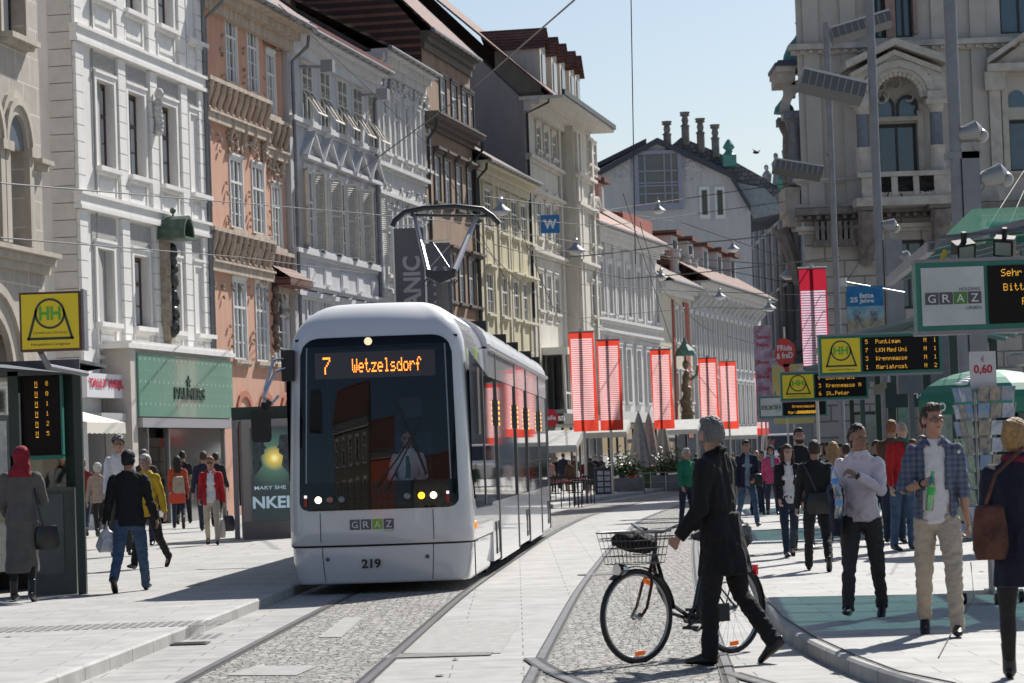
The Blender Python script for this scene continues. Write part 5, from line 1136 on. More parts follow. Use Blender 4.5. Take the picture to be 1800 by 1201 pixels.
# ---- long body -------------------------------------------------------
yJ=[]
def Ypx(px): Z=2.446/(.0565-(px-900)/5000); return (Z-TZ)
joints=[Ypx(p)for p in (877,909,928,949,963)]
y0=4.0; secs=[(y0,joints[0])]+list(zip(joints,joints[1:]))
zK,zG,zU=1.0,2.69,3.07
for si,(a,c) in enumerate(secs):
    a2,c2=a+.045,c-.045
    if si==0: a2=a
    for sg in (1,-1):
        b=MB(); X=HW*sg; Xi=(HW-.06)*sg
        def q(y0_,y1_,z0,z1,m,xo=0.0):
            b.m=m; p=[(X-xo*sg,y0_,z0),(X-xo*sg,y1_,z0),(X-xo*sg,y1_,z1),(X-xo*sg,y0_,z1)]; b.face(p if sg>0 else p[::-1])
        low=.20 if si in (0,2,4) else .16
        q(a2,c2,low,zK,0,.0); q(a2,c2,zK,zG,1,.012); q(a2,c2,zG,zU,0,.0)
        b.m=0; b.face([(X,a2,low),(X,c2,low),(X-.12*sg,c2,low-.02),(X-.12*sg,a2,low-.02)][::-sg]); b.quad((X,a2,low),(X,a2,zU),(X-.3*sg,a2,zU),(X-.3*sg,a2,low)); b.quad((X,c2,low),(X,c2,zU),(X-.3*sg,c2,zU),(X-.3*sg,c2,low))
        b.build('side_panel',[paint,sideglass],tram)
    b=MB(); n=7                                     # curved roof fairing with perforations
    sect=[(HW+.01,zU+.03)]+[(HW-.62*(1-math.cos(math.pi/2*k/n)),zU+.05+.43*math.sin(math.pi/2*k/n)) for k in range(1,n+1)]
    sect=sect+[(-x,z) for x,z in sect[::-1]]
    for (xa,za),(xb,zb) in zip(sect,sect[1:]): b.quad((xa,a2,za),(xb,a2,zb),(xb,c2,zb),(xa,c2,za)) if False else b.face([(xa,a2,za),(xa,c2,za),(xb,c2,zb),(xb,a2,zb)])
    b.face([(x,a2,z) for x,z in sect]); b.face([(x,c2,z) for x,z in sect][::-1]); rf=b.build('roof_fairing',roofp,tram,smooth=True)
    h=MB(); k=a2+.35; i=0
    while k<c2-.3:
        for q_ in ((2,3) if i%3 else (2,)):
            x_,z_=sect[q_]; x2,z2=sect[q_+1]; m_=Vector(((x_+x2)/2+.006,k,(z_+z2)/2+.006)); d_=Vector((x2-x_,0,z2-z_)).normalized()*.05
            for e in (0,.18):
                c_=m_+Vector((0,e,0)); h.face([c_-d_-Vector((0,.055,0)),c_-d_+Vector((0,.055,0)),c_+d_+Vector((0,.055,0)),c_+d_-Vector((0,.055,0))])
        k+=.62; i+=1
    h.build('vent_holes',rubber,rf)
    g=MB(); g.tube([(HW+.02,a2,zU+.03),(HW+.02,c2,zU+.03)],.035,8); g.tube([(-HW-.02,a2,zU+.03),(-HW-.02,c2,zU+.03)],.035,8); g.build('rain_rail',mat('alloy rail',(.6,.6,.62),.3,.6),tram,smooth=True)
    if si<len(secs):
        for e in (c,):
            j=MB(); j.box(-HW-.012,-HW+.2,e-.045,e+.045,.18,zU-.02); j.box(HW-.2,HW+.012,e-.045,e+.045,.18,zU-.02); j.build('door_pillar',frm,tram)
            j=MB(); j.box(-HW+.1,HW-.1,e-.05,e+.05,.4,zU+.45); j.build('gangway',rubber,tram)
            if si<4:
                j=MB(); j.m=0; j.box(HW+.012,HW+.03,e-.07,e+.07,2.04,2.40); j.m=1
                for q_ in range(5): 
                    for yy in (-.05,.05): j.lathe((HW+.05,e+yy,2.06+q_*.075),[(.020,-.018),(.018,-.008)],8,'x')
                j.build('warning_lamp',[mat('lamp housing grey',(.2,.2,.2),.5),mat('amber warning',(1,.45,.06),.3,emit=1.2)],tram)
    if si in (0,2,4):                               # door grips / steps
        for yy in (c-.9,c-.25):
            j=MB(); j.box(HW+.002,HW+.012,yy-.10,yy+.10,.60,.72); j.box(HW+.002,HW+.012,yy+.02,yy+.08,.32,.60); j.box(HW+.002,HW+.012,yy-.02,yy+.14,.28,.36); j.build('door_step',rubber,tram)
    if si in (0,1,3):
        for yy in (c-.3,):
            j=MB(); 
            for sg in (-1,1): j.lathe((sg*(HW-.25),yy,.30),[(.30,-.06),(.30,.06)],20,'x')
            j.build('wheel',mat('wheel steel',(.05,.04,.035),.6,.5),tram,smooth=True)
b=MB(); b.box(-HW+.12,HW-.12,.4,LEN,.16,.5); b.build('underframe',rubber,tram)
b=MB(); b.box(-HW+.02,HW-.02,4.1,joints[-1],.5,3.3); 
b=MB(); e=joints[-1]; b.box(-HW,HW,e,e+.05,.3,3.3); b.build('end_wall',rubber,tram)
# cab side: dark window, curved lower edge, indicator
X=HW+.006
poly=[(.42,2.93),(.42,1.40),(.6,1.30),(.95,.98),(4.0,.96),(4.0,2.68),(1.4,2.86)]
for sg in (1,-1): b=MB(); b.face([(X*sg,y,z) for y,z in poly][::sg]); b.build('cab_side_window',glass_mat('cab side glass',fac=.5,trans=(.30,.32,.34)),tram)
b=MB(); b.box(X,X+.012,2.6,2.72,1.0,2.75); b.box(X,X+.02,1.5,1.9,1.9,2.75) ; b.build('window_bar',frm,tram)
b=MB(); b.ell((HW+.0,.62,.78),(.03,.06,.055),10,6); b.ell((-HW,.62,.78),(.03,.06,.055),10,6); b.build('turn_indicator',mat('orange lens',(.9,.28,.02),.2,emit=.5),tram,smooth=True)
b=MB(); b.box(HW+.0,HW+.012,.35,.39,.14,.57); b.box(HW-.05,HW+.008,.39,1.0,.575,.60); b.build('bumper_joint',rubber,tram)
b=MB()
for k in range(2): b.box(HW+.001,HW+.006,1.55+k*.22,1.70+k*.22,2.86,3.0)
b.build('side_logo',lime,tram)
# left mirror on bent arms
b=MB(); b.box(-1.16,-1.02,.25,.45,2.62,3.0); b.build('mirror_mount',rubber,tram)
b=MB(); b.tube([(-1.12,.28,2.9),(-1.24,.15,2.88),(-1.34,.08,2.55),(-1.36,.02,2.35)],.018,8); b.tube([(-1.12,.25,2.78),(-1.22,.12,2.74),(-1.36,.0,2.42),(-1.26,0,2.34),(-1.18,.05,2.44)],.018,8); b.build('mirror_arm',mat('polished tube',(.7,.7,.7),.2,1),tram,smooth=True)
b=MB(); r_=.05; x0,x1,z0,z1=-1.505,-1.285,1.88,2.28; pl=[]
for cx,cz,a0 in ((x1-r_,z1-r_,0),(x0+r_,z1-r_,90),(x0+r_,z0+r_,180),(x1-r_,z0+r_,270)):
    for k in range(5): a=R(a0+k*22.5); pl.append((cx+r_*math.cos(a),cz+r_*math.sin(a)))
b.prism(pl,'y',-.08,.10); b.tube([(-1.36,.02,2.36),(-1.37,.0,2.25)],.03,8); b.tube([(-1.36,.0,2.26),(-1.28,.0,2.38)],.035,8); b.build('mirror',rubber,tram)
# pantograph
ptg=empty('pantograph',(0,0,0)); ptg.parent=tram; yp=12.0
sc_=(TZ+yp)/5000.
def TP(px,py,y):                                    # tram-frame point seen at a pixel, at tram depth y
    q=P(px,py,TZ+y); m_=Matrix.Rotation(math.atan(TAN),4,'Z'); return m_@(q-Vector((TX,TZ,0)))
gr_=mat('galvanised tube',(.35,.35,.36),.35,.8)
bk=mat('black iron paint',(.02,.02,.022),.5)
b=MB(); b.tube([TP(*p,yp) for p in ((690,398),(694,388),(712,373),(745,366),(800,363),(848,368),(865,380),(878,394))],.045,8); b.tube([TP(*p,yp) for p in ((722,378),(868,380))],.025,8); b.build('collector_bow',bk,ptg,smooth=True)
b=MB(); b.tube([TP(728,378,yp),TP(752,477,yp-1.2)],[.035,.045],8); b.tube([TP(838,380,yp),TP(798,477,yp-1.2)],[.04,.055],8); b.tube([TP(758,422,yp-.6),TP(790,470,yp-1.1)],.008,5); b.tube([TP(790,432,yp-.6),TP(754,472,yp-1.1)],.008,5); b.build('pantograph_arm',gr_,ptg,smooth=True)
b=MB(); pp=[TP(748,476,yp-1.3),TP(800,476,yp-1.3),TP(801,486,yp-1.3),TP(774,498,yp-1.3),TP(748,486,yp-1.3)]; b.face(pp); b.face([p+Vector((0,.35,0)) for p in pp][::-1])
for k in range(5): p,q_=pp[k],pp[(k+1)%5]; b.quad(p,p+Vector((0,.35,0)),q_+Vector((0,.35,0)),q_)
b.build('pantograph_knee',bk,ptg); b=MB(); b.tube([TP(776,490,yp-1.1),TP(779,545,yp-.6)],[.09,.11],8); b.tube([TP(750,490,yp-1.2),TP(744,500,yp-1.2),TP(752,504,yp-1.2),TP(758,494,yp-1.2)],.012,6); b.tube([TP(792,490,yp-1.2),TP(798,503,yp-1.2),TP(804,492,yp-1.2)],.012,6); b.build('pantograph_base',bk,ptg)
# ================================================================ street furniture
galv=mat('galvanised pole',(.22,.225,.245),.45,.5,var=.2); steel=mat('brushed steel',(.42,.42,.42),.35,.8); dk=mat('dark green steel',(.012,.035,.03),.4); black=mat('black paint',(.015,.015,.016),.5)
grn=mat('shelter green paint',(.01,.17,.12),.4); yel=mat('sign yellow',(.80,.60,.02),.5); amb=mat('amber digits',(1,.50,.05),.5,emit=.5); dsb=mat('display glass black',(.006,.006,.006),.35,spec=.15); hhg=mat('bright sign green',(.10,.42,.04),.5); ink=mat('sign ink',(.02,.045,.035),.5); wht=mat('sign white',(.70,.72,.72),.5)
def greenglass():
    M=glass_mat('green roof glass',fac=.4,trans=(.12,.29,.26)); n=M.node_tree.nodes; l=M.node_tree.links; out=n['Material Output']; old=out.inputs[0].links[0].from_socket
    t=n.new('ShaderNodeBsdfTranslucent'); t.inputs[0].default_value=(.01,.17,.125,1); m_=n.new('ShaderNodeMixShader'); m_.inputs[0].default_value=.35; l.new(old,m_.inputs[1]); l.new(t.outputs[0],m_.inputs[2]); l.new(m_.outputs[0],out.inputs[0]); return M
GGL=greenglass(); CLR=glass_mat('clear shelter glass',fac=.5,trans=(.72,.80,.78))
PT='lamp posts on the right pavement'
def post(Z,pxb,pyb,ytop,r,label,m=galv):
    q=P(pxb,pyb,Z); o=empty('lamp_post',(q.x,Z,.12),0,label,'lamp post',PT); zt=P(pxb-20,ytop,Z).z-.12
    b=MB(); b.lathe((0,0,0),[(r*1.8,0),(r*1.8,.04),(r*1.05,.05),(r,.4),(r*.95,zt)],18); b.build('pole',m,o,smooth=True); return o,q
def louvre(o,base,Z,a,c,th,dep,name='floodlight'):
    """flat louvred luminaire from pixel a to pixel c"""
    A=P(*a,Z)-base; Cc=P(*c,Z)-base; d=Cc-A; L=d.length; u=d.normalized(); n=u.cross(Vector((0,1,0))).normalized()
    if n.z<0: n=-n
    dn=Vector((0,dep,0))-n*dep*.25
    b=MB(); b.m=0; b.obox(A+n*th*.40,u*L,dn,n*th*.14); b.m=1; b.obox(A-n*th*.45+Vector((0,.02,0)),u*L,dn*.9,n*th*.84); b.m=2
    k=0
    while k<L-.02: b.obox(A+u*k-n*th*.48,u*.03,Vector((0,.02,0)),n*th*.86); k+=L/9.01
    b.build(name,[steel,mat('louvre dark',(.10,.105,.105),.5,.3),galv],o)
def spot(o,base,px,py,Z,s=1.0,rz=0):
    q=P(px,py,Z)-base; b=MB(); b.X=Matrix.Translation(q)@Matrix.Rotation(rz,4,'Y')
    b.lathe((0,0,0),[(.05*s,-.30*s),(.11*s,-.22*s),(.15*s,0),(.17*s,.05*s),(.10*s,.10*s),(.03*s,.14*s)],12,'x'); b.box(-.06*s,.02*s,-.02,.02,-.35*s,0); b.ell((.08*s,0,-.08*s),(.12*s,.13*s,.11*s),9,6); b.build('spotlight',mat('spot grey',(.30,.30,.29),.35,.3),o,smooth=True)
Z=75; o,q=post(Z,1474,600,40,.085,'thin lamp post with two louvred heads, leftmost of the three lamp posts'); base=Vector((q.x,Z,.12))
louvre(o,base,Z,(1462,58),(1566,26),.32,.6); louvre(o,base,Z,(1362,286),(1447,300),.26,.6); b=MB(); b.tube([P(1452,270,Z)-base,P(1460,284,Z)-base],.04,6); b.build('bracket',galv,o)
Z=62; o,q=post(Z,1553,620,-60,.10,'middle lamp post carrying one wide louvred head'); base=Vector((q.x,Z,.12))
louvre(o,base,Z,(1410,132),(1522,158),.36,.65); spot(o,base,1568,396,Z,.9); b=MB(); x=P(1558,500,Z).x-q.x; b.box(x,x+.36,-.1,.2,P(1553,620,Z).z,P(1553,432,Z).z); b.build('cable_box',galv,o); spot(o,base,1592,452,Z,.9)
Z=42; o,q=post(Z,1694,600,-60,.10,'thick lamp post at the right with tall cable box and two cameras'); base=Vector((q.x,Z,.12))
b=MB(); x=P(1692,350,Z).x-q.x; b.box(x,x+.26,-.1,.2,P(1692,640,Z).z,P(1692,282,Z).z); b.box(x-.22,x+.26,-.1,.2,P(1692,294,Z).z,P(1692,282,Z).z); b.build('cable_box',galv,o)
b=MB(); b.tube([P(1688,280,Z)-base,P(1688,240,Z)-base],.02,6); b.build('bracket',galv,o); spot(o,base,1712,232,Z,1.0,R(-12)); spot(o,base,1755,308,Z,1.05,R(-12))
b=MB(); b.tube([P(1720,345,Z)-base,P(1738,315,Z)-base],.012,6); b.build('bracket',galv,o)
# ---- signs ------------------------------------------------------------------
def hh_panel(par,x0,x1,z0,z1,y,texts=('Hauptplatz-Congress',),sub=True):
    """yellow stop symbol on the face y (facing -y)"""
    w=x1-x0; h=z1-z0; b=MB(); b.box(x0,x1,y,y+.02,z0,z1); p=b.build('stop_symbol',yel,par)
    cx=(x0+x1)/2; cz=z0+h*.64; r=w*.27; b=MB(); n=28
    for k in range(n):
        a0,a1=2*math.pi*k/n,2*math.pi*(k+1)/n; b.face([(cx+math.cos(a)*q,y-.004,cz+math.sin(a)*q) for a,q in ((a0,r*.86),(a0,r),(a1,r),(a1,r*.86))][::-1])
    t=w*.045; zb=z0+h*.16
    for sg in (-1,1):
        A=Vector((cx+sg*r*.95,y-.004,cz+r*.3)); B=Vector((cx+sg*w*.41,y-.004,zb)); b.quad(A,A-Vector((sg*t,0,0)),B-Vector((sg*t,0,0)),B)
    b.quad((cx-w*.41,y-.004,zb),(cx+w*.41,y-.004,zb),(cx+w*.41,y-.004,zb+t),(cx-w*.41,y-.004,zb+t)); b.build('symbol_outline',ink,p)
    b=MB(); text(b,'HH',(cx-w*.19,y-.006,cz-h*.12),(1,0,0),(0,0,1),w*.38,h*.25,bold=.03); b.build('symbol_letters',hhg,p)
    b=MB(); text(b,texts[0],(x0+w*.16,y-.006,z0+h*.045),(1,0,0),(0,0,1),w*.68,h*.06)
    if sub: text(b,'DOPPELHALTESTELLE',(x0+w*.2,y-.006,z0+h*.27),(1,0,0),(0,0,1),w*.6,h*.035)
    b.build('symbol_text',ink,p)
def graz_panel(par,x0,x1,z0,z1,y):
    w=x1-x0; h=z1-z0; b=MB(); b.box(x0,x1,y,y+.02,z0,z1); p=b.build('logo_panel',mat('logo panel grey white',(.50,.54,.53),.4,var=.15,vs=3),par); s=w*.215; x=x0+w*.05
    zc=z0+h*.36
    for ch in 'GRAZ':
        b=MB(); b.quad((x,y-.004,zc),(x+s,y-.004,zc),(x+s,y-.004,zc+s*.9),(x,y-.004,zc+s*.9)); t=b.build('logo_tile',mat('tile green',(.06,.20,.03),.4) if ch=='A' else mat('tile grey',(.07,.075,.08),.4),p)
        b=MB(); text(b,ch,(x+s*.22,y-.008,zc+s*.14),(1,0,0),(0,0,1),s*.56,s*.6); b.build('logo_letter',wht,t); x+=s*1.06
    b=MB(); text(b,'HOLDING',(x0+w*.6,y-.005,zc+s*.98),(1,0,0),(0,0,1),w*.33,h*.055); text(b,'LINIEN',(x0+w*.7,y-.005,zc-h*.1),(1,0,0),(0,0,1),w*.24,h*.055); b.build('logo_text',ink,p)
def display(Z,x0p,x1p,yt,yb,split,lines,label,hh=True,texts=('Hauptplatz-Congress',)):
    A=P(x0p,yb,Z); B=P(x1p,yt,Z); X0=A.x; z0=P((x0p+x1p)/2,yb,Z).z; z1=P((x0p+x1p)/2,yt,Z).z; W=B.x-A.x
    o=empty('departure_display',(X0,Z,0),0,label,'departure display','departure displays over the tram stop')
    b=MB(); b.box(0,W,0,.22,z0,z1); b.build('housing',grn,o); b=MB(); b.box(-.01,W+.01,-.012,.24,z0-.035,z0); b.box(-.01,W+.01,-.012,.24,z1,z1+.03); b.build('rim',galv,o)
    xs=P(split,yb,Z).x-X0; t=.045
    if hh: hh_panel(o,t,xs-t*.4,z0+t,z1-t,-.02,texts,sub=False)
    else: graz_panel(o,t,xs-t*.4,z0+t,z1-t,-.02)
    b=MB(); b.box(xs+t*.4,W-t,-.02,0,z0+t,z1-t); s=b.build('screen',dsb,o); b=MB(); n=len(lines); H=(z1-z0-2*t); lh=H/n*.5
    for k,ln in enumerate(lines):
        zz=z1-t-H*(k+.75)/n
        for (f,tx) in ln: led(b,tx,(xs+t+f*(W-xs-2*t),-.026,zz),(1,0,0),(0,0,1),lh,tall=1.15)
    b.build('led_text',amb,s)
    b=MB(); b.tube([(W*.25,.1,z1),(W*.25,.1,3.25)],.03,6); b.tube([(W*.8,.1,z1),(W*.8,.1,3.25)],.03,6); b.build('hanger',galv,o); return o,X0,z0,z1,W
D1=display(25,1613,1900,458,578,1736,[[(.12,'Sehr ge')],[(.14,'Bitte')],[(.35,'Fahr')],[(.36,'Ihre')]],'nearest departure display reading Bitte, with grey and green logo tiles',hh=False)
D2=display(47,1441,1654,588,657,1515,[[(.02,'5'),(.16,'Puntigam'),(.8,'N'),(.93,'1')],[(.02,'7'),(.16,'LKH Med Uni'),(.8,'N'),(.93,'1')],[(.02,'3'),(.16,'Krenngasse'),(.8,'N'),(.93,'1')],[(.02,'1'),(.16,'Mariatrost'),(.8,'N'),(.93,'2')]],'green departure display listing Puntigam first, with large yellow stop symbol')
D3=display(65,1373,1525,654,702,1432,[[(.05,'7'),(.2,'LKH Med Uni')],[(.05,'3'),(.2,'Krenngasse'),(.85,'N')],[(.05,'6'),(.2,'St.Peter')]],'departure display ending with St.Peter, below and behind the Puntigam one')
D4=display(85,1335,1453,696,733,1376,[[(.2,'Med Uni')],[(.2,'Krenngasse')],[(.1,'Mari**********')]],'farthest and lowest departure display with pale logo panel',hh=False)
def shelter(Z0,X0,label,depth=6.0,width=3.2,zr=3.3,posts=None,front=True):
    o=empty('tram_shelter',(X0,Z0,.12),-math.atan(.06),label,'tram shelter','glass tram shelters on the right pavement')
    b=MB(); 
    nb=4
    for k in range(nb): y=depth*k/nb; b.quad((-.1,y+.04,zr+.0),(-.1,y+depth/nb-.04,zr),(width*.55,y+depth/nb-.04,zr+.42),(width*.55,y+.04,zr+.42)); b.quad((width*.55,y+.04,zr+.42),(width*.55,y+depth/nb-.04,zr+.42),(width+.1,y+depth/nb-.04,zr+.05),(width+.1,y+.04,zr+.05))
    b.build('glass_roof',GGL,o); b=MB()
    for k in range(nb+1): y=depth*k/nb; b.obox((-.15,y-.03,zr-.06),(width*.55+.15,0,.42),(0,.06,0),(0,0,.06)); b.obox((width*.55,y-.03,zr+.36),(width*.45+.1,0,-.37),(0,.06,0),(0,0,.06))
    b.box(-.17,-.1,-.03,depth+.03,zr-.08,zr+.02); b.box(width*.5,width*.6,0,depth,zr+.3,zr+.36); b.build('roof_frame',galv,o)
    for (x,y) in posts if posts is not None else ((width*.6,.2),(width*.6,depth-.2),(width,.2),(width,depth-.2)):
        b=MB(); b.box(x-.07,x+.07,y-.07,y+.07,0,zr+.33); b.build('post',dk,o)
    b=MB(); b.box(width-.02,width+.02,.3,depth-.3,.3,2.3); b.build('glass_wall',CLR,o)
    if front:
        b=MB(); b.box(width*.6-.02,width*.6+.9,depth-.24,depth-.16,.5,2.5); b.build('map_panel',dk,o); b=MB(); b.box(width*.6+.06,width*.6+.82,depth-.26,depth-.245,.6,2.4); b.build('map_sheet',mat('map paper',(.55,.57,.52),.6,var=.4,vs=6),o)
    return o
s1=shelter(26.0,4.0,'green glass roofed shelter nearest the camera with row of spotlights',posts=((2.6,.3),(2.6,5.0)),front=False,depth=5.4)
b=MB(); b.quad((-.1,-.02,3.28),(2.6,-.02,3.28),(2.6,-.02,3.62),(.25,-.02,3.60)); b.build('glass_gable',GGL,s1)
b=MB(); b.tube([(-.1,-.45,3.32),(3,-.55,3.5)],.02,6); b.build('light_rail',galv,s1)
for k in range(6):
    x=.12+k*.36; b=MB(); b.X=Matrix.Translation((x,-.45-.04*k,3.25+.02*k))@Matrix.Rotation(R(25),4,'X')@Matrix.Rotation(R(18*(-1)**k),4,'Z'); b.m=0; b.box(-.09,.09,-.06,.08,-.14,.02); b.m=1; b.box(-.07,.07,-.065,-.06,-.12,0); b.m=0; b.box(-.02,.02,-.02,.02,.0,.12); b.build('spotlight',[black,mat('spot lens',(.35,.33,.3),.2)],s1)
q=MB(); q.tube([(-.05,-.5,3.2),(-.16,-.55,2.9),(-.16,-.55,2.62)],.025,8); q.build('yellow_hose',mat('yellow cable',(.55,.35,.02),.5),s1,smooth=True)
b=MB(); b.box(.85,1.2,-.9,-.7,2.1,2.28); b.lathe((.5,-.9,2.12),[(.02,0),(.09,.02),(.1,.1),(.04,.12)],12); b.build('dome_camera',mat('camera shell',(.25,.25,.25),.3),s1)
shelter(48.5,5.6,'tram shelter behind the Puntigam display, second from the camera'); shelter(66,6.9,'tram shelter with ticket sign, third from the camera'); shelter(86,8.6,'small distant tram shelter under the lowest departure display')
# ticket kiosk
q=G(1615,890,.12); Z=58; X=P(1560,700,Z).x; zt=P(1600,690,Z).z; zl=P(1600,704,Z).z
tk=empty('ticket_kiosk',(X,Z,.12),0,'dark green ticket kiosk with white TICKETS lettering','kiosk')
b=MB(); b.box(0,2.8,0,2.2,zt-.1,zt+.1); b.box(.0,.14,0,.14,0,zt-.1); b.box(.9,1.04,0,.14,0,zt-.1); b.box(1.04,2.8,.1,2.2,0,zt-.35); b.build('frame',dk,tk)
b=MB(); b.box(-.05,2.9,-.06,0,zl-.26,zt-.02); fs=b.build('fascia',dk,tk); b=MB(); text(b,'TICKETS',(P(1597,700,Z).x-X,-.066,P(1600,701,Z).z-.12),(1,0,0),(0,0,1),.9,P(1600,692,Z).z-P(1600,701,Z).z,bold=.02); b.build('kiosk_lettering',wht,fs)
b=MB(); b.box(.18,.88,.02,.05,.8,2.2); b.box(1.3,2.6,.04,.09,1.0,2.1); b.build('window',CLR,tk)
# grey hoarding above the shelters
b=MB(); Z=56; a,c=P(1580,690,Z),P(1692,585,Z); b.box(0,c.x-a.x,0,.3,P(1640,690,Z).z,P(1640,585,Z).z); b.box(.2,.3,.05,.2,.12,P(1640,690,Z).z); b.box(c.x-a.x-.3,c.x-a.x-.2,.05,.2,.12,P(1640,690,Z).z); o=b.build('hoarding',mat('grey hoarding sheet',(.16,.165,.19),.6,var=.2)); o.location=(a.x,Z,0); tag(o,'plain grey sheet hoarding raised on posts behind the Puntigam display','hoarding')
# ---- banners --------------------------------------------------------------------
def banner_mat(name,c1,c2,n=42.):
    M=bpy.data.materials.new(name); M.use_nodes=True; n_=M.node_tree.nodes; l=M.node_tree.links; n_.remove(n_["Principled BSDF"])
    tc=n_.new("ShaderNodeTexCoord"); sp=n_.new("ShaderNodeSeparateXYZ"); l.new(tc.outputs["Object"],sp.inputs[0])
    mu=n_.new("ShaderNodeMath"); mu.operation='MULTIPLY'; mu.inputs[1].default_value=14.5; l.new(sp.outputs[2],mu.inputs[0]); fr=n_.new("ShaderNodeMath"); fr.operation='FRACT'; l.new(mu.outputs[0],fr.inputs[0])
    gt=n_.new("ShaderNodeMath"); gt.operation='GREATER_THAN'; gt.inputs[1].default_value=.34; l.new(fr.outputs[0],gt.inputs[0])
    def rng(sock,a,b):
        x=n_.new("ShaderNodeMath"); x.operation='GREATER_THAN'; x.inputs[1].default_value=a; l.new(sock,x.inputs[0]); y=n_.new("ShaderNodeMath"); y.operation='LESS_THAN'; y.inputs[1].default_value=b; l.new(sock,y.inputs[0]); z=n_.new("ShaderNodeMath"); z.operation='MULTIPLY'; l.new(x.outputs[0],z.inputs[0]); l.new(y.outputs[0],z.inputs[1]); return z.outputs[0]
    rz_=rng(sp.outputs[2],.36,2.98); rx=rng(sp.outputs[0],-.34,.34); m1=n_.new("ShaderNodeMath"); m1.operation='MULTIPLY'; l.new(rz_,m1.inputs[0]); l.new(rx,m1.inputs[1]); m2=n_.new("ShaderNodeMath"); m2.operation='MULTIPLY'; l.new(m1.outputs[0],m2.inputs[0]); l.new(gt.outputs[0],m2.inputs[1])
    mx=n_.new("ShaderNodeMix"); mx.data_type='RGBA'; l.new(m2.outputs[0],mx.inputs[0]); mx.inputs[6].default_value=(*c1,1); mx.inputs[7].default_value=(*c2,1)
    d=n_.new("ShaderNodeBsdfDiffuse"); t=n_.new("ShaderNodeBsdfTranslucent"); l.new(mx.outputs[2],d.inputs[0]); l.new(mx.outputs[2],t.inputs[0]); ms=n_.new("ShaderNodeMixShader"); ms.inputs[0].default_value=.55; l.new(d.outputs[0],ms.inputs[1]); l.new(t.outputs[0],ms.inputs[2]); l.new(ms.outputs[0],n_["Material Output"].inputs[0]); return M
BM=banner_mat('striped red flag cloth',(.72,.07,.045),(.86,.66,.68)); BM2=banner_mat('striped crimson flag cloth',(.40,.02,.04),(.62,.55,.66))
def banner(px,Z,ytop,label,w=.80,h=3.2,m=None,ground=0.0,rz=0,seed=0):
    q=P(px,ytop,Z); zt=q.z; o=empty('flag_banner',(q.x,Z,ground),rz,label,'banner','red and white striped street banners')
    b=MB(); nx,nz=8,24; g=[]; rg=random.Random(seed)
    ph=rg.uniform(0,6)
    for r in range(nz+1):
        z=h*r/nz; g.append([b.pt((-w/2+w*k/nx+.02*math.sin(z*1.3+ph)*(1-z/h)+.05*(1-z/h),.035*math.sin(k*.9+z*1.1+ph)*(1.1-z/h)-.06,z)) for k in range(nx+1)])
    for r in range(nz):
        for k in range(nx): b.f.append([g[r][k],g[r][k+1],g[r+1][k+1],g[r+1][k]]); b.mi.append(0)
    c=b.build('banner_cloth',m or BM,o,smooth='all'); c.location=(0,0,zt-h-ground)
    b=MB(); b.tube([(0,.0,0),(0,0,zt-ground+.1)],.045,10); b.build('pole',steel,o,smooth=True); b=MB(); b.tube([(-w/2-.03,-.05,zt-ground),(w/2+.03,-.05,zt-ground)],.025,8); b.build('top_bar',steel,o)
    return o
banner(1021,91,583,'striped red banner nearest to the tram rear, leftmost of the row',seed=1); banner(1068,100,597,'second striped red banner from the tram, beside the leftmost',seed=2); banner(1160,114,614,'third striped red banner, in front of the closed grey parasols',w=.82,seed=3)
banner(1243,124,629,'fourth striped red banner, left of a close pair',seed=4); banner(1278,134,635,'fifth striped red banner, right of a close pair',seed=5); banner(1336,148,657,'sixth and smallest red banner, half hidden by the poster column',w=.6,seed=6)
banner(1427,78,471,'crimson striped banner hanging high before the town hall corner',h=3.6,m=BM2,ground=.12,w=.74,seed=7)
# advertising flag on a slanting pole
Z=55; A,B=P(1482,496,Z),P(1590,515,Z); fl=empty('advertising_flag',(A.x,Z,0),0,'blue holiday advertising flag with 25 fette Jahre lettering on slanting pole','flag'); b=MB(); b.tube([(0,0,A.z),(B.x-A.x,0,B.z)],.022,8); b.tube([(0,0,A.z-.08),(0,0,A.z+.08)],.07,8); b.build('pole',steel,fl)
x0,x1=P(1489,540,Z).x-A.x,P(1553,540,Z).x-A.x; zt,zb=P(1520,503,Z).z,P(1520,582,Z).z
b=MB(); b.m=0; b.quad((x0,-.02,zt-(zt-zb)*.45),(x1,-.02,zt-(zt-zb)*.45),(x1,-.02,zt),(x0,-.02,zt)); b.m=2; b.quad((x0,-.02,zt-(zt-zb)*.72),(x1,-.02,zt-(zt-zb)*.72),(x1,-.02,zt-(zt-zb)*.45),(x0,-.02,zt-(zt-zb)*.45)); b.m=1; b.quad((x0,-.02,zb),(x1,-.02,zb),(x1,-.02,zt-(zt-zb)*.72),(x0,-.02,zt-(zt-zb)*.72))
b.m=0; b.quad((x0,.02,zb),(x0,.02,zt),(x1,.02,zt),(x1,.02,zb)); c=b.build('flag_cloth',[mat('flag blue',(.02,.20,.42),.7,var=.3,vs=6),mat('flag sand',(.50,.42,.28),.8,var=.4,vs=10),mat('flag sea',(.10,.32,.40),.7,var=.6,vs=7,col2=(.5,.55,.55))],fl)
W=x1-x0; H=zt-zb; b=MB(); b.m=0; text(b,'25',(x0+W*.08,-.03,zt-H*.36),(1,0,0),(0,0,1),W*.22,H*.12,bold=.04); text(b,'fette',(x0+W*.34,-.03,zt-H*.27),(1,0,.0),(0,0,1),W*.4,H*.12,bold=.04); text(b,'Jahre',(x0+W*.34,-.03,zt-H*.40),(1,0,0),(0,0,1),W*.4,H*.12,bold=.04); b.build('flag_lettering',wht,c)
b=MB()
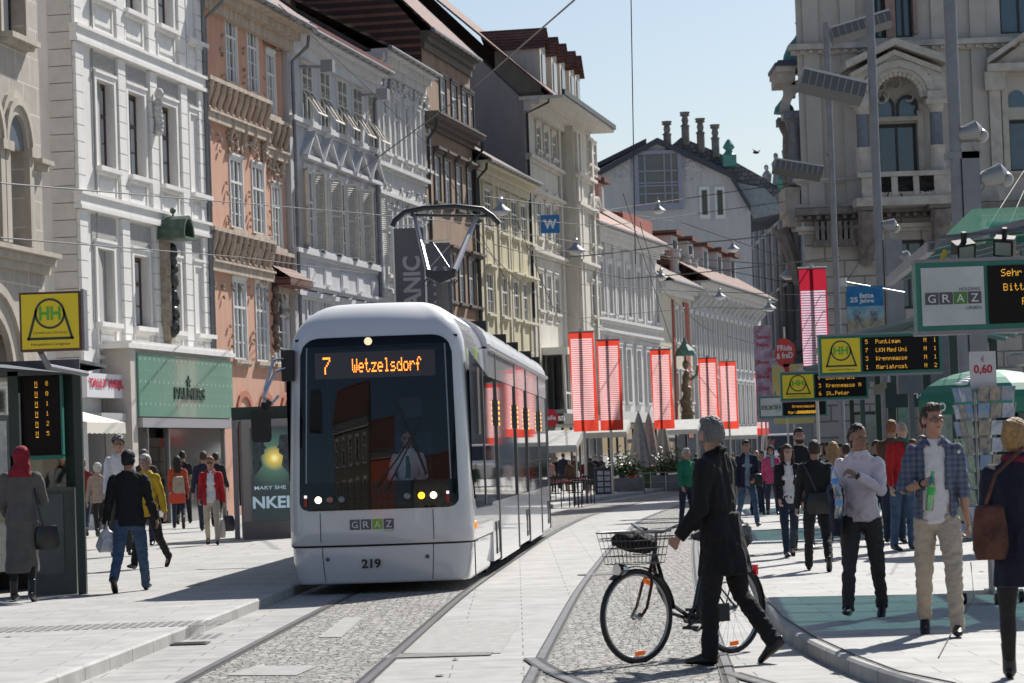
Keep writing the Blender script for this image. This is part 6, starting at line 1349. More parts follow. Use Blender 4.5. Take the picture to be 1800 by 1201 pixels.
for cx in (.28,.72):
    X=x0+W*cx; z=zb+H*.08
    for sg in (-1,1): b.obox((X-W*.12*sg,-.03,z),(W*.2*sg,0,H*.28),(0,.004,0),(.02,0,0)); 
    b.quad((X-W*.1,-.028,z+H*.14),(X+W*.1,-.028,z+H*.14),(X+W*.08,-.028,z+H*.36),(X-W*.08,-.028,z+H*.36))
b.build('deck_chair_print',mat('print dark',(.05,.06,.08),.8,var=.8,vs=20,col2=(.5,.5,.48)),c)
# grey vertical banners on the facade
gyb=mat('graphite banner',(.105,.105,.125),.7); gyl=mat('banner grey letters',(.36,.36,.38),.7)
for (xa,xb,yt,Z,txt,y0f,lab) in ((692,744,402,104,'ANIC',.0,'graphite vertical banner with pale letters ANIC above the tram roof, left of two'),(748,791,428,107,'ANIC',-.16,'graphite vertical banner half covered by the pantograph knee, right of two')):
    A=P(xa,yt,Z); X1=P(xb,yt,Z).x; w_=X1-A.x; h_=4.6; o=empty('vertical_banner',(A.x,Z,0),0,lab,'banner','graphite banners on the light grey house')
    b=MB(); b.box(0,w_,0,.03,A.z-h_,A.z); c=b.build('banner_cloth',gyb,o); b=MB(); b.box(-.06,0,-.02,.03,A.z-h_,A.z); b.tube([(-1.4,.5,A.z+.1),(w_+.1,0,A.z+.1)],.03,6); b.build('banner_edge',wht,o)
    b=MB(); H=3.0; 
    zz=P(xb,530,Z).z; hh_=P(xb,450 if y0f==0 else 468,Z).z-zz
    text(b,txt,(w_*.86,-.01,zz-.25),(0,0,1),(-1,0,0),hh_+.25,w_*.6,bold=.03); b.build('banner_lettering',gyl,c)
# ---- left stop: kiosk, yellow sign, lightbox --------------------------------------
Z=34.5; LX=lambda px,py=800,ZZ=Z:P(px,py,ZZ).x
kx=empty('stop_kiosk',(LX(-60),Z,.12),0,'glass and steel stop kiosk with departure board at the left edge','kiosk'); x0=LX(-60)
kz=lambda py,px=70,ZZ=Z:P(px,py,ZZ).z-.12
b=MB()
for pa,pb,yy in ((131,145,0),(95,128,.5)):
    b.box(LX(pa)-x0,LX(pb)-x0,yy,yy+.12,0,kz(655)); 
b.box(LX(18)-x0,LX(36)-x0,-.05,.05,kz(800),kz(640)); b.build('post',dk,kx)
b=MB(); b.quad((0,-1.6,kz(640)),(LX(143)-x0,-1.6+1.5,kz(660)),(LX(143)-x0,2.2,kz(640)),(0,2.2,kz(622))); b.box(0,LX(145)-x0,-.05,.0,kz(660),kz(634)); b.box(0,LX(110)-x0,-.1,-.05,kz(652),kz(646)); b.box(0,LX(145)-x0,.0,2.3,kz(640),kz(634)); b.build('roof',mat('weathered shelter roof',(.10,.11,.12),.5,.3,var=.5,vs=3),kx)
b=MB(); b.box(0,P(112,800,36.7).x-x0,2.1,2.2,0,kz(640)); b.box(LX(-60)-x0,LX(-58)-x0,0,2.2,0,kz(640)); b.build('dark_backing',mat('kiosk interior dark',(.012,.014,.014),.5),kx)  # black back sheet added for the shade inside the kiosk
b=MB(); b.box(LX(36)-x0,LX(107)-x0,.10,.2,kz(800),kz(655)); s=b.build('departure_board',dsb,kx); b=MB(); b.box(LX(32)-x0,LX(36)-x0,.06,.2,kz(803),kz(650)); b.box(LX(107)-x0,LX(110)-x0,.06,.2,kz(803),kz(650)); b.box(LX(32)-x0,LX(110)-x0,.06,.2,kz(808),kz(801)); b.build('board_frame',grn,s)
b=MB()
for k,(n_,d_) in enumerate((('N','8'),('N','0'),('N','1'),('N','1'),('N','2'),('N','5'))):
    z=kz(678+k*17.6); led(b,n_,(LX(62)-x0,.09,z),(1,0,0),(0,0,1),.055,tall=1.2); led(b,d_,(LX(81)-x0,.09,z),(1,0,0),(0,0,1),.055,tall=1.2); b.box(LX(62)-x0,LX(67)-x0,.085,.09,z-.022,z-.012)
b.build('led_text',amb,s)
b=MB(); b.box(LX(45)-x0,LX(126)-x0,.12,.5,0,kz(860)); b.build('metal_cabinet',mat('grey green metal',(.08,.10,.095),.45,.4,var=.25),kx); b=MB(); b.box(LX(44)-x0,LX(127)-x0,.10,.12,kz(864),kz(858)); b.box(LX(50)-x0,LX(106)-x0,.105,.12,kz(1010),kz(870)); b.build('cabinet_door',mat('cabinet door',(.11,.125,.12),.5,.3,var=.2),kx)
b=MB(); b.box(LX(45)-x0,LX(110)-x0,.2,.24,kz(858),kz(806)); b.box(0,LX(30)-x0,.1,.14,.3,kz(660)); b.build('glass_wall',CLR,kx); b=MB(); b.box(LX(24)-x0,LX(38)-x0,-.03,.02,kz(800),kz(690)); b.build('notice_frame',mat('pale frame',(.45,.46,.45),.5,var=.3),kx)
b=MB(); b.box(0,LX(18)-x0,-.04,.0,kz(885),kz(728)); b.build('notice_board',mat('green grey board',(.10,.16,.14),.3,var=.3),kx); b=MB(); b.box(LX(-60)-x0+.1,LX(14)-x0,-.05,-.041,kz(870),kz(738)); b.build('notice_sheet',mat('map paper',(.3,.3,.3),.6),kx)
Z=31; a=P(36,619,Z); c=P(141,511,Z); o=empty('stop_sign',(a.x,Z,0),0,'square yellow stop sign with green HH letters on the left kiosk','sign'); w_=c.x-a.x; z0,z1=P(90,617,Z).z,P(90,513,Z).z
b=MB(); b.box(0,w_,0,.18,z0,z1); b.build('housing',mat('brown frame',(.10,.045,.03),.5),o); b=MB(); b.box(w_,w_+.03,.02,.3,z0,z1+.02); b.build('housing_side',galv,o)
hh_panel(o,.025,w_-.025,z0+.025,z1-.025,-.02); b=MB(); b.tube([(w_*.3,.1,z0),(w_*.3,.6,z0-.15),(w_*.3,3.4,z0-.15)],.035,8); b.build('bracket',galv,o)
Z=57; x0=P(418,900,Z).x; lb=empty('poster_lightbox',(x0,Z,.12),0,'tall beige framed poster lightbox with MARY SHE lettering beside the tram','lightbox'); k_=lambda py:P(460,py,Z).z-.12; w_=P(530,900,Z).x-x0
b=MB(); b.m=0; b.box(0.12,w_,0,.18,.05,k_(737)); b.m=1; b.box(.1,w_,-.02,.2,0,.35); b.build('housing',[mat('beige frame paint',(.34,.30,.27),.5),mat('lightbox base',(.20,.18,.17),.5)],lb)
px0,px1=P(442,850,Z).x-x0,w_-.15; z0,z1=k_(915),k_(752)
PM_=mat('dark stage poster',(.03,.05,.055),.25); n,l,bb=nodes_of(PM_); tc=n.new("ShaderNodeTexCoord"); mp=n.new("ShaderNodeMapping"); mp.vector_type='POINT'; cx_,cz_=px0+.48,k_(806); mp.inputs[1].default_value=(-cx_,0,-cz_); l.new(tc.outputs["Object"],mp.inputs[0]); ln=n.new("ShaderNodeVectorMath"); ln.operation='LENGTH'; l.new(mp.outputs[0],ln.inputs[0]); cr=n.new("ShaderNodeValToRGB"); e=cr.color_ramp.elements; e[0].position=.0; e[0].color=(1,.9,.45,1); e[1].position=.62; e[1].color=(.02,.035,.04,1); e2=e.new(.10); e2.color=(.55,.42,.08,1); e3=e.new(.26); e3.color=(.06,.13,.10,1); l.new(ln.outputs["Value"],cr.inputs[0]); l.new(cr.outputs[0],bb.inputs["Base Color"]); l.new(cr.outputs[0],bb.inputs["Emission Color"]); bb.inputs["Emission Strength"].default_value=.55
b=MB(); b.box(px0,px1,-.03,0,z0,z1); pp=b.build('poster',PM_,lb)
b=MB(); 
for sx,fx in ((px0+.12,1),(px1-.1,-1)):
    z=k_(785); pts=[(0,.32),(.16,.3),(.2,.16),(.19,.05),(.26,-.04),(.2,-.08),(.2,-.2),(.1,-.28),(.14,-.55),(-.1,-.9),(-.12,.1)]; b.face([(sx+x*fx*.8,-.034,z+zz*.7) for x,zz in pts][::fx])
b.build('printed_faces',mat('poster face tone',(.10,.13,.13),.5,var=.7,vs=9,col2=(.02,.03,.035)),pp)
b=MB(); text(b,'MARY SHE',(px0+.06,-.036,k_(861)),(1,0,0),(0,0,1),px1-px0-.2,.075,bold=.01); text(b,'NKEI',(px0+.02,-.036,k_(894)),(1,0,0),(0,0,1),px1-px0-.1,.24,bold=.03); b.build('poster_lettering',mat('pale blue lettering',(.45,.60,.68),.5,emit=.25),pp)
st2=empty('shelter_roof',(x0-.1,Z+.3,.12),0,'small tram shelter with dark green roof edge behind the lightbox','tram shelter'); b=MB(); b.box(0,w_+.5,0,1.6,k_(737),k_(716)+.02); b.build('roof',dk,st2); b=MB(); b.box(.0,.10,0,.1,0,k_(737)); b.box(.0,.1,1.5,1.6,0,k_(737)); b.build('post',galv,st2); b=MB(); b.box(.1,w_,1.5,1.52,.3,2.2); b.build('glass_wall',CLR,st2)
# ---- umbrella, postcard rack ------------------------------------------------------
Z=38; q=P(1735,650,Z); um=empty('market_umbrella',(q.x,Z,.12),0,'green market umbrella with white bird emblem and white letters LO','umbrella'); zt=q.z-.12; zr=P(1735,702,Z).z-.12; rr=.98
um1=mat('umbrella green',(.008,.15,.09),.6); um2=mat('umbrella pale green',(.04,.27,.18),.6); b=MB(); n=8; m_=6
for k in range(n):
    b.m=k%2
    for j in range(m_):
        def up(t,a): 
            r=rr*math.sin(t*math.pi/2*.98); return (r*math.cos(a),r*math.sin(a),zr+(zt-zr)*math.cos(t*math.pi/2))
        a0,a1=2*math.pi*k/n+.2,2*math.pi*(k+1)/n+.2; t0,t1=j/m_,(j+1)/m_; b.quad(up(t0,a0),up(t1,a0),up(t1,a1),up(t0,a1))
    b.quad((rr*math.cos(a0),rr*math.sin(a0),zr-.18),(rr*math.cos(a1),rr*math.sin(a1),zr-.18),(rr*math.cos(a1),rr*math.sin(a1),zr+.015),(rr*math.cos(a0),rr*math.sin(a0),zr+.015))
cn=b.build('canopy',[um1,um2],um,smooth=True); b=MB(); b.tube([(0,0,0),(0,0,zt)],.025,8); b.build('pole',steel,um)
b=MB(); r2=rr+.012; a=-math.pi/2-.55; 
for k,ch in enumerate('LO'):
    ang=R(-150)+k*.17; o_=Vector((r2*math.cos(ang),r2*math.sin(ang),zr-.15)); rd_=Vector((-math.sin(ang),math.cos(ang),0)); text(b,ch,o_,rd_,(0,0,1),.13,.12,bold=.03)
b.build('umbrella_lettering',wht,cn)
b=MB(); t=.55; ang=R(-118)
for k in range(7):
    t_=.38+k*.05; r=rr*math.sin(t_*math.pi/2*.98)+.012; z=zr+(zt-zr)*math.cos(t_*math.pi/2)+.014; b.ell((r*math.cos(ang+.10-k*.03),r*math.sin(ang+.10-k*.03),z),(.045+.008*k,.03,.022),8,5)
b.build('bird_emblem',wht,cn,smooth=True)
Z=26; q=P(1745,1060,Z); rk=empty('postcard_rack',(q.x,Z,.12),0,'tall revolving postcard rack on wheels with price sign 0,60','postcard rack')
zz=lambda py:P(1745,py,Z).z-.12
b=MB(); b.tube([(0,0,.1),(0,0,zz(690))],.03,8); b.box(-.28,.28,-.03,.03,.08,.12); b.box(-.03,.03,-.28,.28,.08,.12); b.build('stand',steel,rk)
for sx,sy in ((-.26,0),(.26,0),(0,-.26)): b=MB(); b.lathe((sx,sy,.055),[(.055,-.02),(.055,.02)],12,'x'); b.build('castor_wheel',black,rk)
rg=random.Random(5); cards=[mat('postcard sky',(.10,.25,.50),.3,var=.7,vs=14,col2=(.45,.40,.30)),mat('postcard town',(.42,.33,.22),.3,var=.8,vs=16,col2=(.08,.12,.20)),mat('postcard green',(.10,.22,.10),.3,var=.8,vs=15,col2=(.5,.5,.45)),mat('postcard pale',(.60,.60,.62),.3,var=.6,vs=12,col2=(.2,.25,.4))]
for fi in range(4):
    T=Matrix.Rotation(R(18+fi*90),4,'Z'); fr_=MB(); fr_.X=T; fr_.box(-.19,-.18,-.2,-.19,.55,zz(688)); fr_.box(.18,.19,-.2,-.19,.55,zz(688)); pan=fr_.build('card_panel',steel,rk); k=.6
    b=MB(); b.X=T
    while k<zz(700):
        for x in (-.175,-.055,.065): b.m=rg.randrange(4); b.obox((x,-.205,k),(.11,0,0),(0,.015,0),(0,-.03,.13))
        k+=.155
    b.build('postcards',cards,pan)
Y=-.12; b=MB(); b.box(-.14,.10,Y,Y+.01,zz(684),zz(618)); pl=b.build('price_sign',mat('lilac white card',(.70,.68,.74),.6),rk); b=MB(); text(b,'0,60',(-.105,Y-.004,zz(659)),(1,0,0),(0,0,1),.17,zz(641)-zz(659),bold=.03); text(b,'€',(-.035,Y-.004,zz(636)),(1,0,0),(0,0,1),.03,.05); b.build('price_lettering',mat('price red',(.55,.03,.05),.6),pl)
b=MB(); b.tube([(-.02,Y+.02,zz(690)),(-.02,Y+.02,zz(640))],.008,6); b.build('sign_stem',steel,rk)
q=[G(1360,1010,.125),G(1420,1100,.125),G(1540,1170,.125)]
cb=MB(); cb.tube([G(x,y,.13) for x,y in ((1325,1020),(1345,1050),(1378,1085),(1430,1118),(1500,1150),(1580,1180),(1680,1201))],.006,6); o=cb.build('cable',black,None,smooth=True); tag(o,'thin black cable lying along the right kerb','cable')
cb=MB(); cb.tube([G(1650,1155,.13),G(1690,1080,.13),G(1712,1050,.13),Vector((rk.location.x-.2,25.9,.5))],.005,6); o=cb.build('cable',black,None,smooth=True); tag(o,'thin black cable running up to the postcard rack wheels','cable')
# ---- posters, column, hanging signs -------------------------------------------------
def flat(name,cat,label,Z,x0,x1,yt,yb,m,ground=True,th=.06,group=None,postm=steel):
    A=P(x0,yb,Z); xm=(x0+x1)/2; X1=P(x1,yb,Z).x; z0,z1=P(xm,yb,Z).z,P(xm,yt,Z).z; o=empty(name,(A.x,Z,0),0,label,cat,group); b=MB(); b.box(0,X1-A.x,0,th,z0,z1); c=b.build('panel',m,o)
    if ground: b=MB(); b.tube([((X1-A.x)/2,th+.03,0.1),((X1-A.x)/2,th+.03,z1)],.035,8); b.build('pole',postm,o)
    return o,c,X1-A.x,z0,z1
pap=mat('poster paper',(.50,.46,.52),.7,var=.7,vs=5,col2=(.35,.08,.10))
o,c,w_,z0,z1=flat('poster_board','poster','tall poster board covered in small pink and white bills',98,1331,1362,572,742,mat('poster bills',(.42,.38,.46),.7,var=.7,vs=3,col2=(.30,.06,.09)))
b=MB()
for i,(t,f) in enumerate((('Salon',.86),('Fanta',.78),('Show',.60),('live',.45),('Tour',.33))): text(b,t,(w_*.12,-.01,z0+(z1-z0)*f),(1,0,0),(0,0,1),w_*.7,.14,bold=.03)
b.build('bill_lettering',mat('bill red',(.45,.05,.08),.6),c)
Z=88; q=P(1380,620,Z); fs=empty('speech_bubble_sign',(q.x,Z,0),0,'red speech-bubble sign reading FRida & freD on a pole','sign'); b=MB(); n=24; rx=.32; rzz=.45
pts=[(math.cos(a)*rx*(1+.06*math.sin(4*a)),q.z+math.sin(a)*rzz*(1+.05*math.cos(3*a))) for a in [2*math.pi*k/n for k in range(n)]]; b.prism(pts,'y',-.03,.03); b.prism([(-.08,q.z-.35),(.12,q.z-.35),(.10,q.z-.75),(-.02,q.z-.62)],'y',-.03,.03); c=b.build('panel',mat('bubble red',(.55,.04,.03),.5),fs)
b=MB(); text(b,'FRida',(-.24,-.036,q.z+.06),(1,0,0),(0,0,1),.46,.17,bold=.02); text(b,'& freD',(-.27,-.036,q.z-.20),(1,0,0.06),(0,0,1),.50,.19,bold=.02); b.build('sign_lettering',wht,c); b=MB(); b.tube([(0,.05,.12),(0,.05,q.z+.8)],.03,8); b.build('pole',steel,fs)
o,c,w_,z0,z1=flat('poster_board','poster','yellow and white poster board below the speech-bubble sign',90,1361,1432,640,745,mat('yellow bills',(.62,.50,.10),.7,var=.8,vs=2,col2=(.55,.52,.5)))
b=MB(); text(b,'TRO',(w_*.55,-.01,z1-.5),(1,0,0),(0,0,1),w_*.35,.16,bold=.02); b.build('bill_lettering',mat('bill red',(.45,.05,.08),.6),c)
Z=105; a=P(951,411,Z); w_=P(984,411,Z).x-a.x; z0,z1=P(967,410,Z).z,P(967,378,Z).z; o=empty('hanging_sign',(a.x,Z,0),0,'square blue sign with white letter W hanging from the wires','sign'); b=MB(); b.box(0,w_,0,.04,z0,z1); c=b.build('panel',mat('sign blue',(.02,.16,.38),.5),o); b=MB(); text(b,'W',(w_*.15,-.006,z0+(z1-z0)*.24),(1,0,0),(0,0,1),w_*.7,(z1-z0)*.52,bold=.05); b.build('sign_letter',wht,c); b=MB(); b.tube([(0.1,.02,z1),(.1,.02,z1+.4)],.01,5); b.tube([(w_-.1,.02,z1),(w_-.1,.02,z1+.4)],.01,5); b.build('hanger',steel,o)
# ---- hanging street lamps ------------------------------------------------------------
for px,py,Z,lab in ((880,368,100,'hanging street lamp over the pantograph arm'),(1012,438,110,'hanging street lamp right of the blue W sign'),(1157,368,140,'hanging street lamp in front of the studio window gable'),(1288,436,150,'hanging street lamp above the curved grey house roof'),(1162,486,150,'small hanging lamp left of the turned chimneys'),(1265,520,160,'small hanging lamp over the triangular brackets'),(1385,482,120,'hanging lamp just left of the crimson banner'),(1352,540,150,'small hanging lamp above the poster board')):
    q=P(px,py,Z); b=MB(); b.lathe((0,0,0),[(.06,.42),(.10,.38),(.09,.22),(.14,.12),(.36,-.04),(.38,-.08)],14); b.m=1; b.lathe((0,0,0),[(.28,-.08),(.24,-.18),(.1,-.24)],12); b.m=0; b.tube([(0,0,.4),(0,0,.62)],.02,6); o=b.build('hanging_lamp',[steel,mat('lamp glass',(.6,.6,.58),.2)],None,smooth=True); o.location=q; tag(o,lab,'street lamp','lamps hanging over the street')
# ---- overhead wires ---------------------------------------------------------------------
wirem=mat('dark cable',(.03,.03,.035),.5,.3); wirel=mat('pale cable',(.20,.195,.18),.8)
def wire(pts,r,label,m=wirem,sag=.0):
    P3=[P(x,y,z) for x,y,z in pts]; out=[]
    for a,c in zip(P3,P3[1:]):
        for k in range(8): t=k/8; p=a.lerp(c,t); p.z-=sag*4*t*(1-t); out.append(p)
    out.append(P3[-1]); b=MB(); b.tube(out,r,5); o=b.build('overhead_wire',m,None); tag(o,label,'wire','overhead wires over the street'); return o
W_=[([(1010,0,60),(835,152,90),(572,345,104)],.022,'long diagonal blue-grey wire from the top edge down to the blue-grey house'),
([(1109,-20,40),(1117,465,40.5)],.008,'single vertical wire hanging in front of the sky'),
([(0,322,46),(600,372,92),(880,398,100)],.014,'thin wire crossing all left facades below the second string course'),
([(0,418,45),(420,452,80),(640,480,98)],.014,'thin wire crossing the left facades at the first-floor windows'),
([(490,8,60),(620,130,80),(760,262,95),(905,520,110)],.012,'wire falling from the peach house eaves past the pantograph'),
([(850,345,90),(1050,372,95),(1390,322,112)],.014,'wire from the brown house to the loggia, uppermost on the right'),
([(840,380,95),(1060,398,100),(1400,352,112)],.012,'wire just below the uppermost right one'),
([(850,400,95),(1180,452,110),(1420,470,112)],.016,'pale cross wire running under the hanging W sign',),
([(1000,452,110),(1180,430,112),(1385,410,112)],.024,'thick pale cable with lamp joint leading to the loggia'),
([(870,430,95),(1100,490,110),(1475,452,75)],.018,'dark twisted cable ending at the thin lamp post'),
([(1040,365,120),(1200,392,130),(1405,462,112)],.014,'wire crossing in front of the gabled house wall'),
([(1020,500,115),(1200,512,120),(1470,520,75)],.012,'low cross wire before the long pale house'),
([(1020,560,115),(1240,540,120),(1470,548,75)],.012,'lower cross wire at the level of the crimson banner'),
([(1095,340,105),(1180,600,112),(1260,700,118)],.012,'slanting wire descending in front of the long pale house'),
([(905,380,98),(980,560,104)],.012,'slanting wire over the ochre house windows'),
([(940,440,100),(1120,445,108),(1400,500,112)],.012,'horizontal cross wire through the lamp beside W'),
([(1560,385,62),(1485,500,62)],.008,'thin stay at the middle lamp post'),
([(1800,300,44),(1730,410,36)],.007,'pale stay rope beside the right shelter roof'),([(1800,335,44),(1765,415,36)],.007,'second pale stay rope beside the right shelter roof')]
for k,w__ in enumerate(W_): wire(*w__,m=wirel if k in (0,7,8,17,18) else wirem,sag=.05 if k in (8,9) else 0)
for path,nm in ((T1,'contact wire along the left track'),(T2,'contact wire along the right track')):
    b=MB(); b.tube([(x,y,5.35) for x,y in path if y>46 or path is T2 and y>60],.008,5); o=b.build('overhead_wire',wirem); tag(o,nm,'wire','overhead wires over the street')
# ---- cafe: parasols, planters, tables ---------------------------------------------------
cl=mat('taupe parasol cloth',(.36,.33,.31),.9,var=.2,vs=6)
for i,(px,yt,Z,lab) in enumerate(((1122,727,112,'closed taupe parasol, left of three'),(1140,729,115,'closed taupe parasol in the middle of three'),(1164,742,118,'closed taupe parasol behind the third striped banner'))):
    q=P(px,yt,Z); H=q.z-.05; o=empty('closed_parasol',(q.x,Z,0.05),0,lab,'parasol','closed cafe parasols'); b=MB(); n=16; g=[]
    for r in range(9):
        t=r/8; z=H-(H-.9)*t; rad=.05+.42*t**.8; g.append([b.pt((math.cos(2*math.pi*k/n)*rad*(1-.22*(k%2)*t),math.sin(2*math.pi*k/n)*rad*(1-.22*(k%2)*t),z)) for k in range(n)])
    for r in range(8):
        for k in range(n): b.f.append([g[r][k],g[r+1][k],g[r+1][(k+1)%n],g[r][(k+1)%n]]); b.mi.append(0)
    b.build('folded_cloth',cl,o); b=MB(); b.tube([(0,0,0),(0,0,H+.1)],.035,8); b.box(-.3,.3,-.3,.3,0,.08); b.build('pole',steel,o)
leafm=mat('glossy leaves',(.05,.10,.03),.5,var=.5,vs=30,col2=(.12,.18,.07)); conc=mat('concrete planter',(.20,.20,.20),.9,var=.3)
rg=random.Random(11)
for i,(px,Z,w_,h_,lab) in enumerate(((1098,106,1.5,1.2,'leafy hedge in planter left of the green bin'),(1140,116,1.5,1.25,'leafy hedge in planter behind the green bin'),(1183,112,1.6,1.3,'leafy hedge in planter right of the third banner pole'))):
    q=P(px,860,Z); o=empty('planter_hedge',(q.x,Z,.0),0,lab,'hedge','hedges in planters round the cafe'); b=MB(); b.box(-w_/2,w_/2,-.3,.3,0,.62); b.build('planter',conc,o); b=MB()
    for k in range(900):
        c=Vector((rg.gauss(0,w_*.24),rg.gauss(0,.22),.72+abs(rg.gauss(0,.36)) )); 
        if abs(c.x)>w_*.55 or c.z>1.9: continue
        a=rg.uniform(0,6.28); t=rg.uniform(-.8,.8); u_=Vector((math.cos(a),math.sin(a),t)).normalized()*.09; v_=u_.cross(Vector((rg.uniform(-1,1),rg.uniform(-1,1),1))).normalized()*.035; b.quad(c-u_,c+v_,c+u_,c-v_)
    b.build('foliage',leafm,o)
q=P(1141,862,113); o=empty('wheeled_bin',(q.x,113,0),R(8),'green wheeled bin with red lid among the cafe hedges','bin'); b=MB(); b.prism([(-.24,0.05),(.24,0.05),(.29,.92),(-.29,.92)],'y',-.3,.3); b.build('bin_body',mat('bin green',(.06,.12,.05),.5),o); b=MB(); b.box(-.31,.31,-.34,.33,.92,.99); b.build('lid',mat('bin red',(.45,.03,.04),.5),o); b=MB(); b.lathe((-.2,.3,.1),[(.1,-.04),(.1,.04)],10,'x'); b.lathe((.2,.3,.1),[(.1,-.04),(.1,.04)],10,'x'); b.build('wheel',black,o)
q=P(1061,872,101); o=empty('newspaper_stand',(q.x,101,0),0,'dark wheeled newspaper stand behind the second banner pole','stand'); b=MB(); b.box(-.3,.3,-.15,.15,.12,1.0); b.box(-.32,.32,-.2,.2,1.0,1.06); b.lathe((-.22,0,.07),[(.07,-.03),(.07,.03)],8,'x'); b.lathe((.22,0,.07),[(.07,-.03),(.07,.03)],8,'x'); b.build('stand_body',mat('stand blue black',(.03,.04,.06),.5),o); b=MB()
for k in range(4):
    for s in (-.2,.05): b.obox((s,-.17,.2+k*.2),(.2,0,0),(0,.01,0),(0,-.02,.15))
b.build('newspapers',mat('newsprint',(.55,.56,.58),.8,var=.5,vs=18,col2=(.15,.2,.3)),o)
for i,(px,Z,lab) in enumerate(((975,85,'dark cafe table with red mats, nearest to the tram'),(1000,90,'dark cafe table with red mats, right one beside the leftmost banner pole'))):
    q=P(px,870,Z); o=empty('cafe_table',(q.x,Z,0),R(10),lab,'table','cafe tables behind the tram'); b=MB(); b.box(-.75,.75,-.35,.35,.72,.76); b.build('tabletop',mat('dark wood',(.05,.035,.03),.5),o)
    for sx in (-.65,.65):
        for sy in (-.3,.3): b=MB(); b.box(sx-.02,sx+.02,sy-.02,sy+.02,0,.72); b.build('leg',black,o)
    b=MB(); b.box(-.6,-.1,-.2,.2,.762,.79); b.box(.1,.55,-.2,.2,.762,.79); b.build('mats',mat('red mat',(.5,.04,.06),.7),o)
    for k in range(3): 
        c=empty('cafe_chair',(q.x-.6+k*.6,Z-.75,0),0,'dark slatted cafe chair pulled up to the tables behind the tram','chair','cafe chairs behind the tram'); b=MB(); b.box(-.2,.2,-.2,.2,.43,.46); b.build('seat',black,c); b=MB(); 
        for s in range(5): b.box(-.19+s*.09,-.16+s*.09,-.2,-.17,.46,.88)
        b.box(-.2,.2,-.2,-.17,.85,.9); b.build('backrest',black,c)
        for sx in (-.18,.18):
            for sy in (-.18,.18): b=MB(); b.box(sx-.012,sx+.012,sy-.012,sy+.012,0,.43); b.build('leg',black,c)
q0=P(1118,862,109); bar=empty('railing',(q0.x,109,0),0,'low steel cafe railing in front of the hedges','railing'); L=P(1198,862,109).x-q0.x; b=MB(); b.tube([(0,0,.75),(L,0,.75)],.02,6); b.tube([(0,0,.4),(L,0,.4)],.012,6)
b.build('rail',steel,bar)
for k in range(4): b=MB(); b.tube([(L*k/3,0,0),(L*k/3,0,.78)],.02,6); b.build('post',steel,bar)
awn=mat('white awning cloth',(.48,.48,.46),.9,var=.2)
for i,(x0,x1,Z,y0,lab) in enumerate(((950,1012,100,757,'white cafe awning right behind the tram'),(1022,1100,128,740,'white awning behind the two leftmost banners'),(1170,1225,150,738,'pale awning at the red and cream house'),(1240,1330,178,752,'pale awning below the curved grey house'))):
    A=P(x0,y0,Z); X1=P(x1,y0,Z).x; o=empty('shop_awning',(A.x,Z,0),R(-8),lab,'awning','white awnings over the shops on the left'); w_=X1-A.x; b=MB(); b.quad((0,0,A.z-.55),(w_,0,A.z-.55),(w_,2.2,A.z),(0,2.2,A.z)); b.quad((0,0,A.z-.8),(w_,0,A.z-.8),(w_,0,A.z-.55),(0,0,A.z-.55)); b.face([(w_,0,A.z-.8),(w_,2.2,A.z-.3),(w_,2.2,A.z),(w_,0,A.z-.55)]); b.build('awning_cloth',awn,o)
    b=MB(); 
    for k in (0,1): b.tube([(w_*k,0.05,A.z-.6),(w_*k,.05,0)],.03,6)
    b.build('pole',steel,o)
# white van and dark car far down the street
q=P(1375,800,150); v=empty('van',(q.x,150,0),R(-10),'white delivery van far down the street under the departure displays','van'); b=MB(); b.prism([(-2.4,.4),(2.4,.4),(2.4,1.9),(2.1,2.25),(-1.2,2.3),(-1.9,1.4),(-2.4,1.2)],'x',-.95,.95) if False else None
b.prism([(-2.4,.4),(2.4,.4),(2.4,2.2),(-1.2,2.25),(-1.9,1.4),(-2.4,1.15)],'x',-.95,.95); b.build('body',mat('van white',(.68,.68,.68),.3,coat=.6),v,bevel=.08)
b=MB(); b.quad((-.8,-1.9,1.38),(.8,-1.9,1.38),(.75,-1.3,2.12),(-.75,-1.3,2.12)); o=b.build('windscreen',GLASS,v); o.location=(0,-.03,.02)
for sx in (-.9,.9):
    for sy in (-1.5,1.5): b=MB(); b.lathe((sx,sy,.34),[(.34,-.1),(.34,.1)],14,'x'); b.build('wheel',black,v)
for sx in (-.75,.75): b=MB(); b.ell((sx,-2.4,.85),(.14,.06,.1),8,5); b.build('headlight',wht,v)
# round pub sign behind the tram
q=P(966,735,88); b=MB(); b.lathe((0,0,0),[(.28,-.04),(.28,.04)],20,'y'); b.m=1; text(b,'cafe',(-.2,-.05,-.06),(1,0,0),(0,0,1),.4,.14,bold=.03); b.m=0; b.tube([(-.9,0,0),(0,0,0)],.02,6); o=b.build('round_sign',[mat('sign red',(.5,.02,.03),.5),wht]); o.location=q; tag(o,'round red sign sticking out just behind the tram','sign')
# small bird in the sky
q=P(1329,268,120); b=MB(); b.ell((0,0,0),(.14,.1,.07),8,5); b.face([(-.05,0,.02),(-.18,0,.16),(.08,0,.03)]); b.face([(.02,0,.03),(.2,0,.1),(.12,0,0)]); o=b.build('pigeon',black); o.location=q; tag(o,'small dark pigeon flying before the sky','bird')
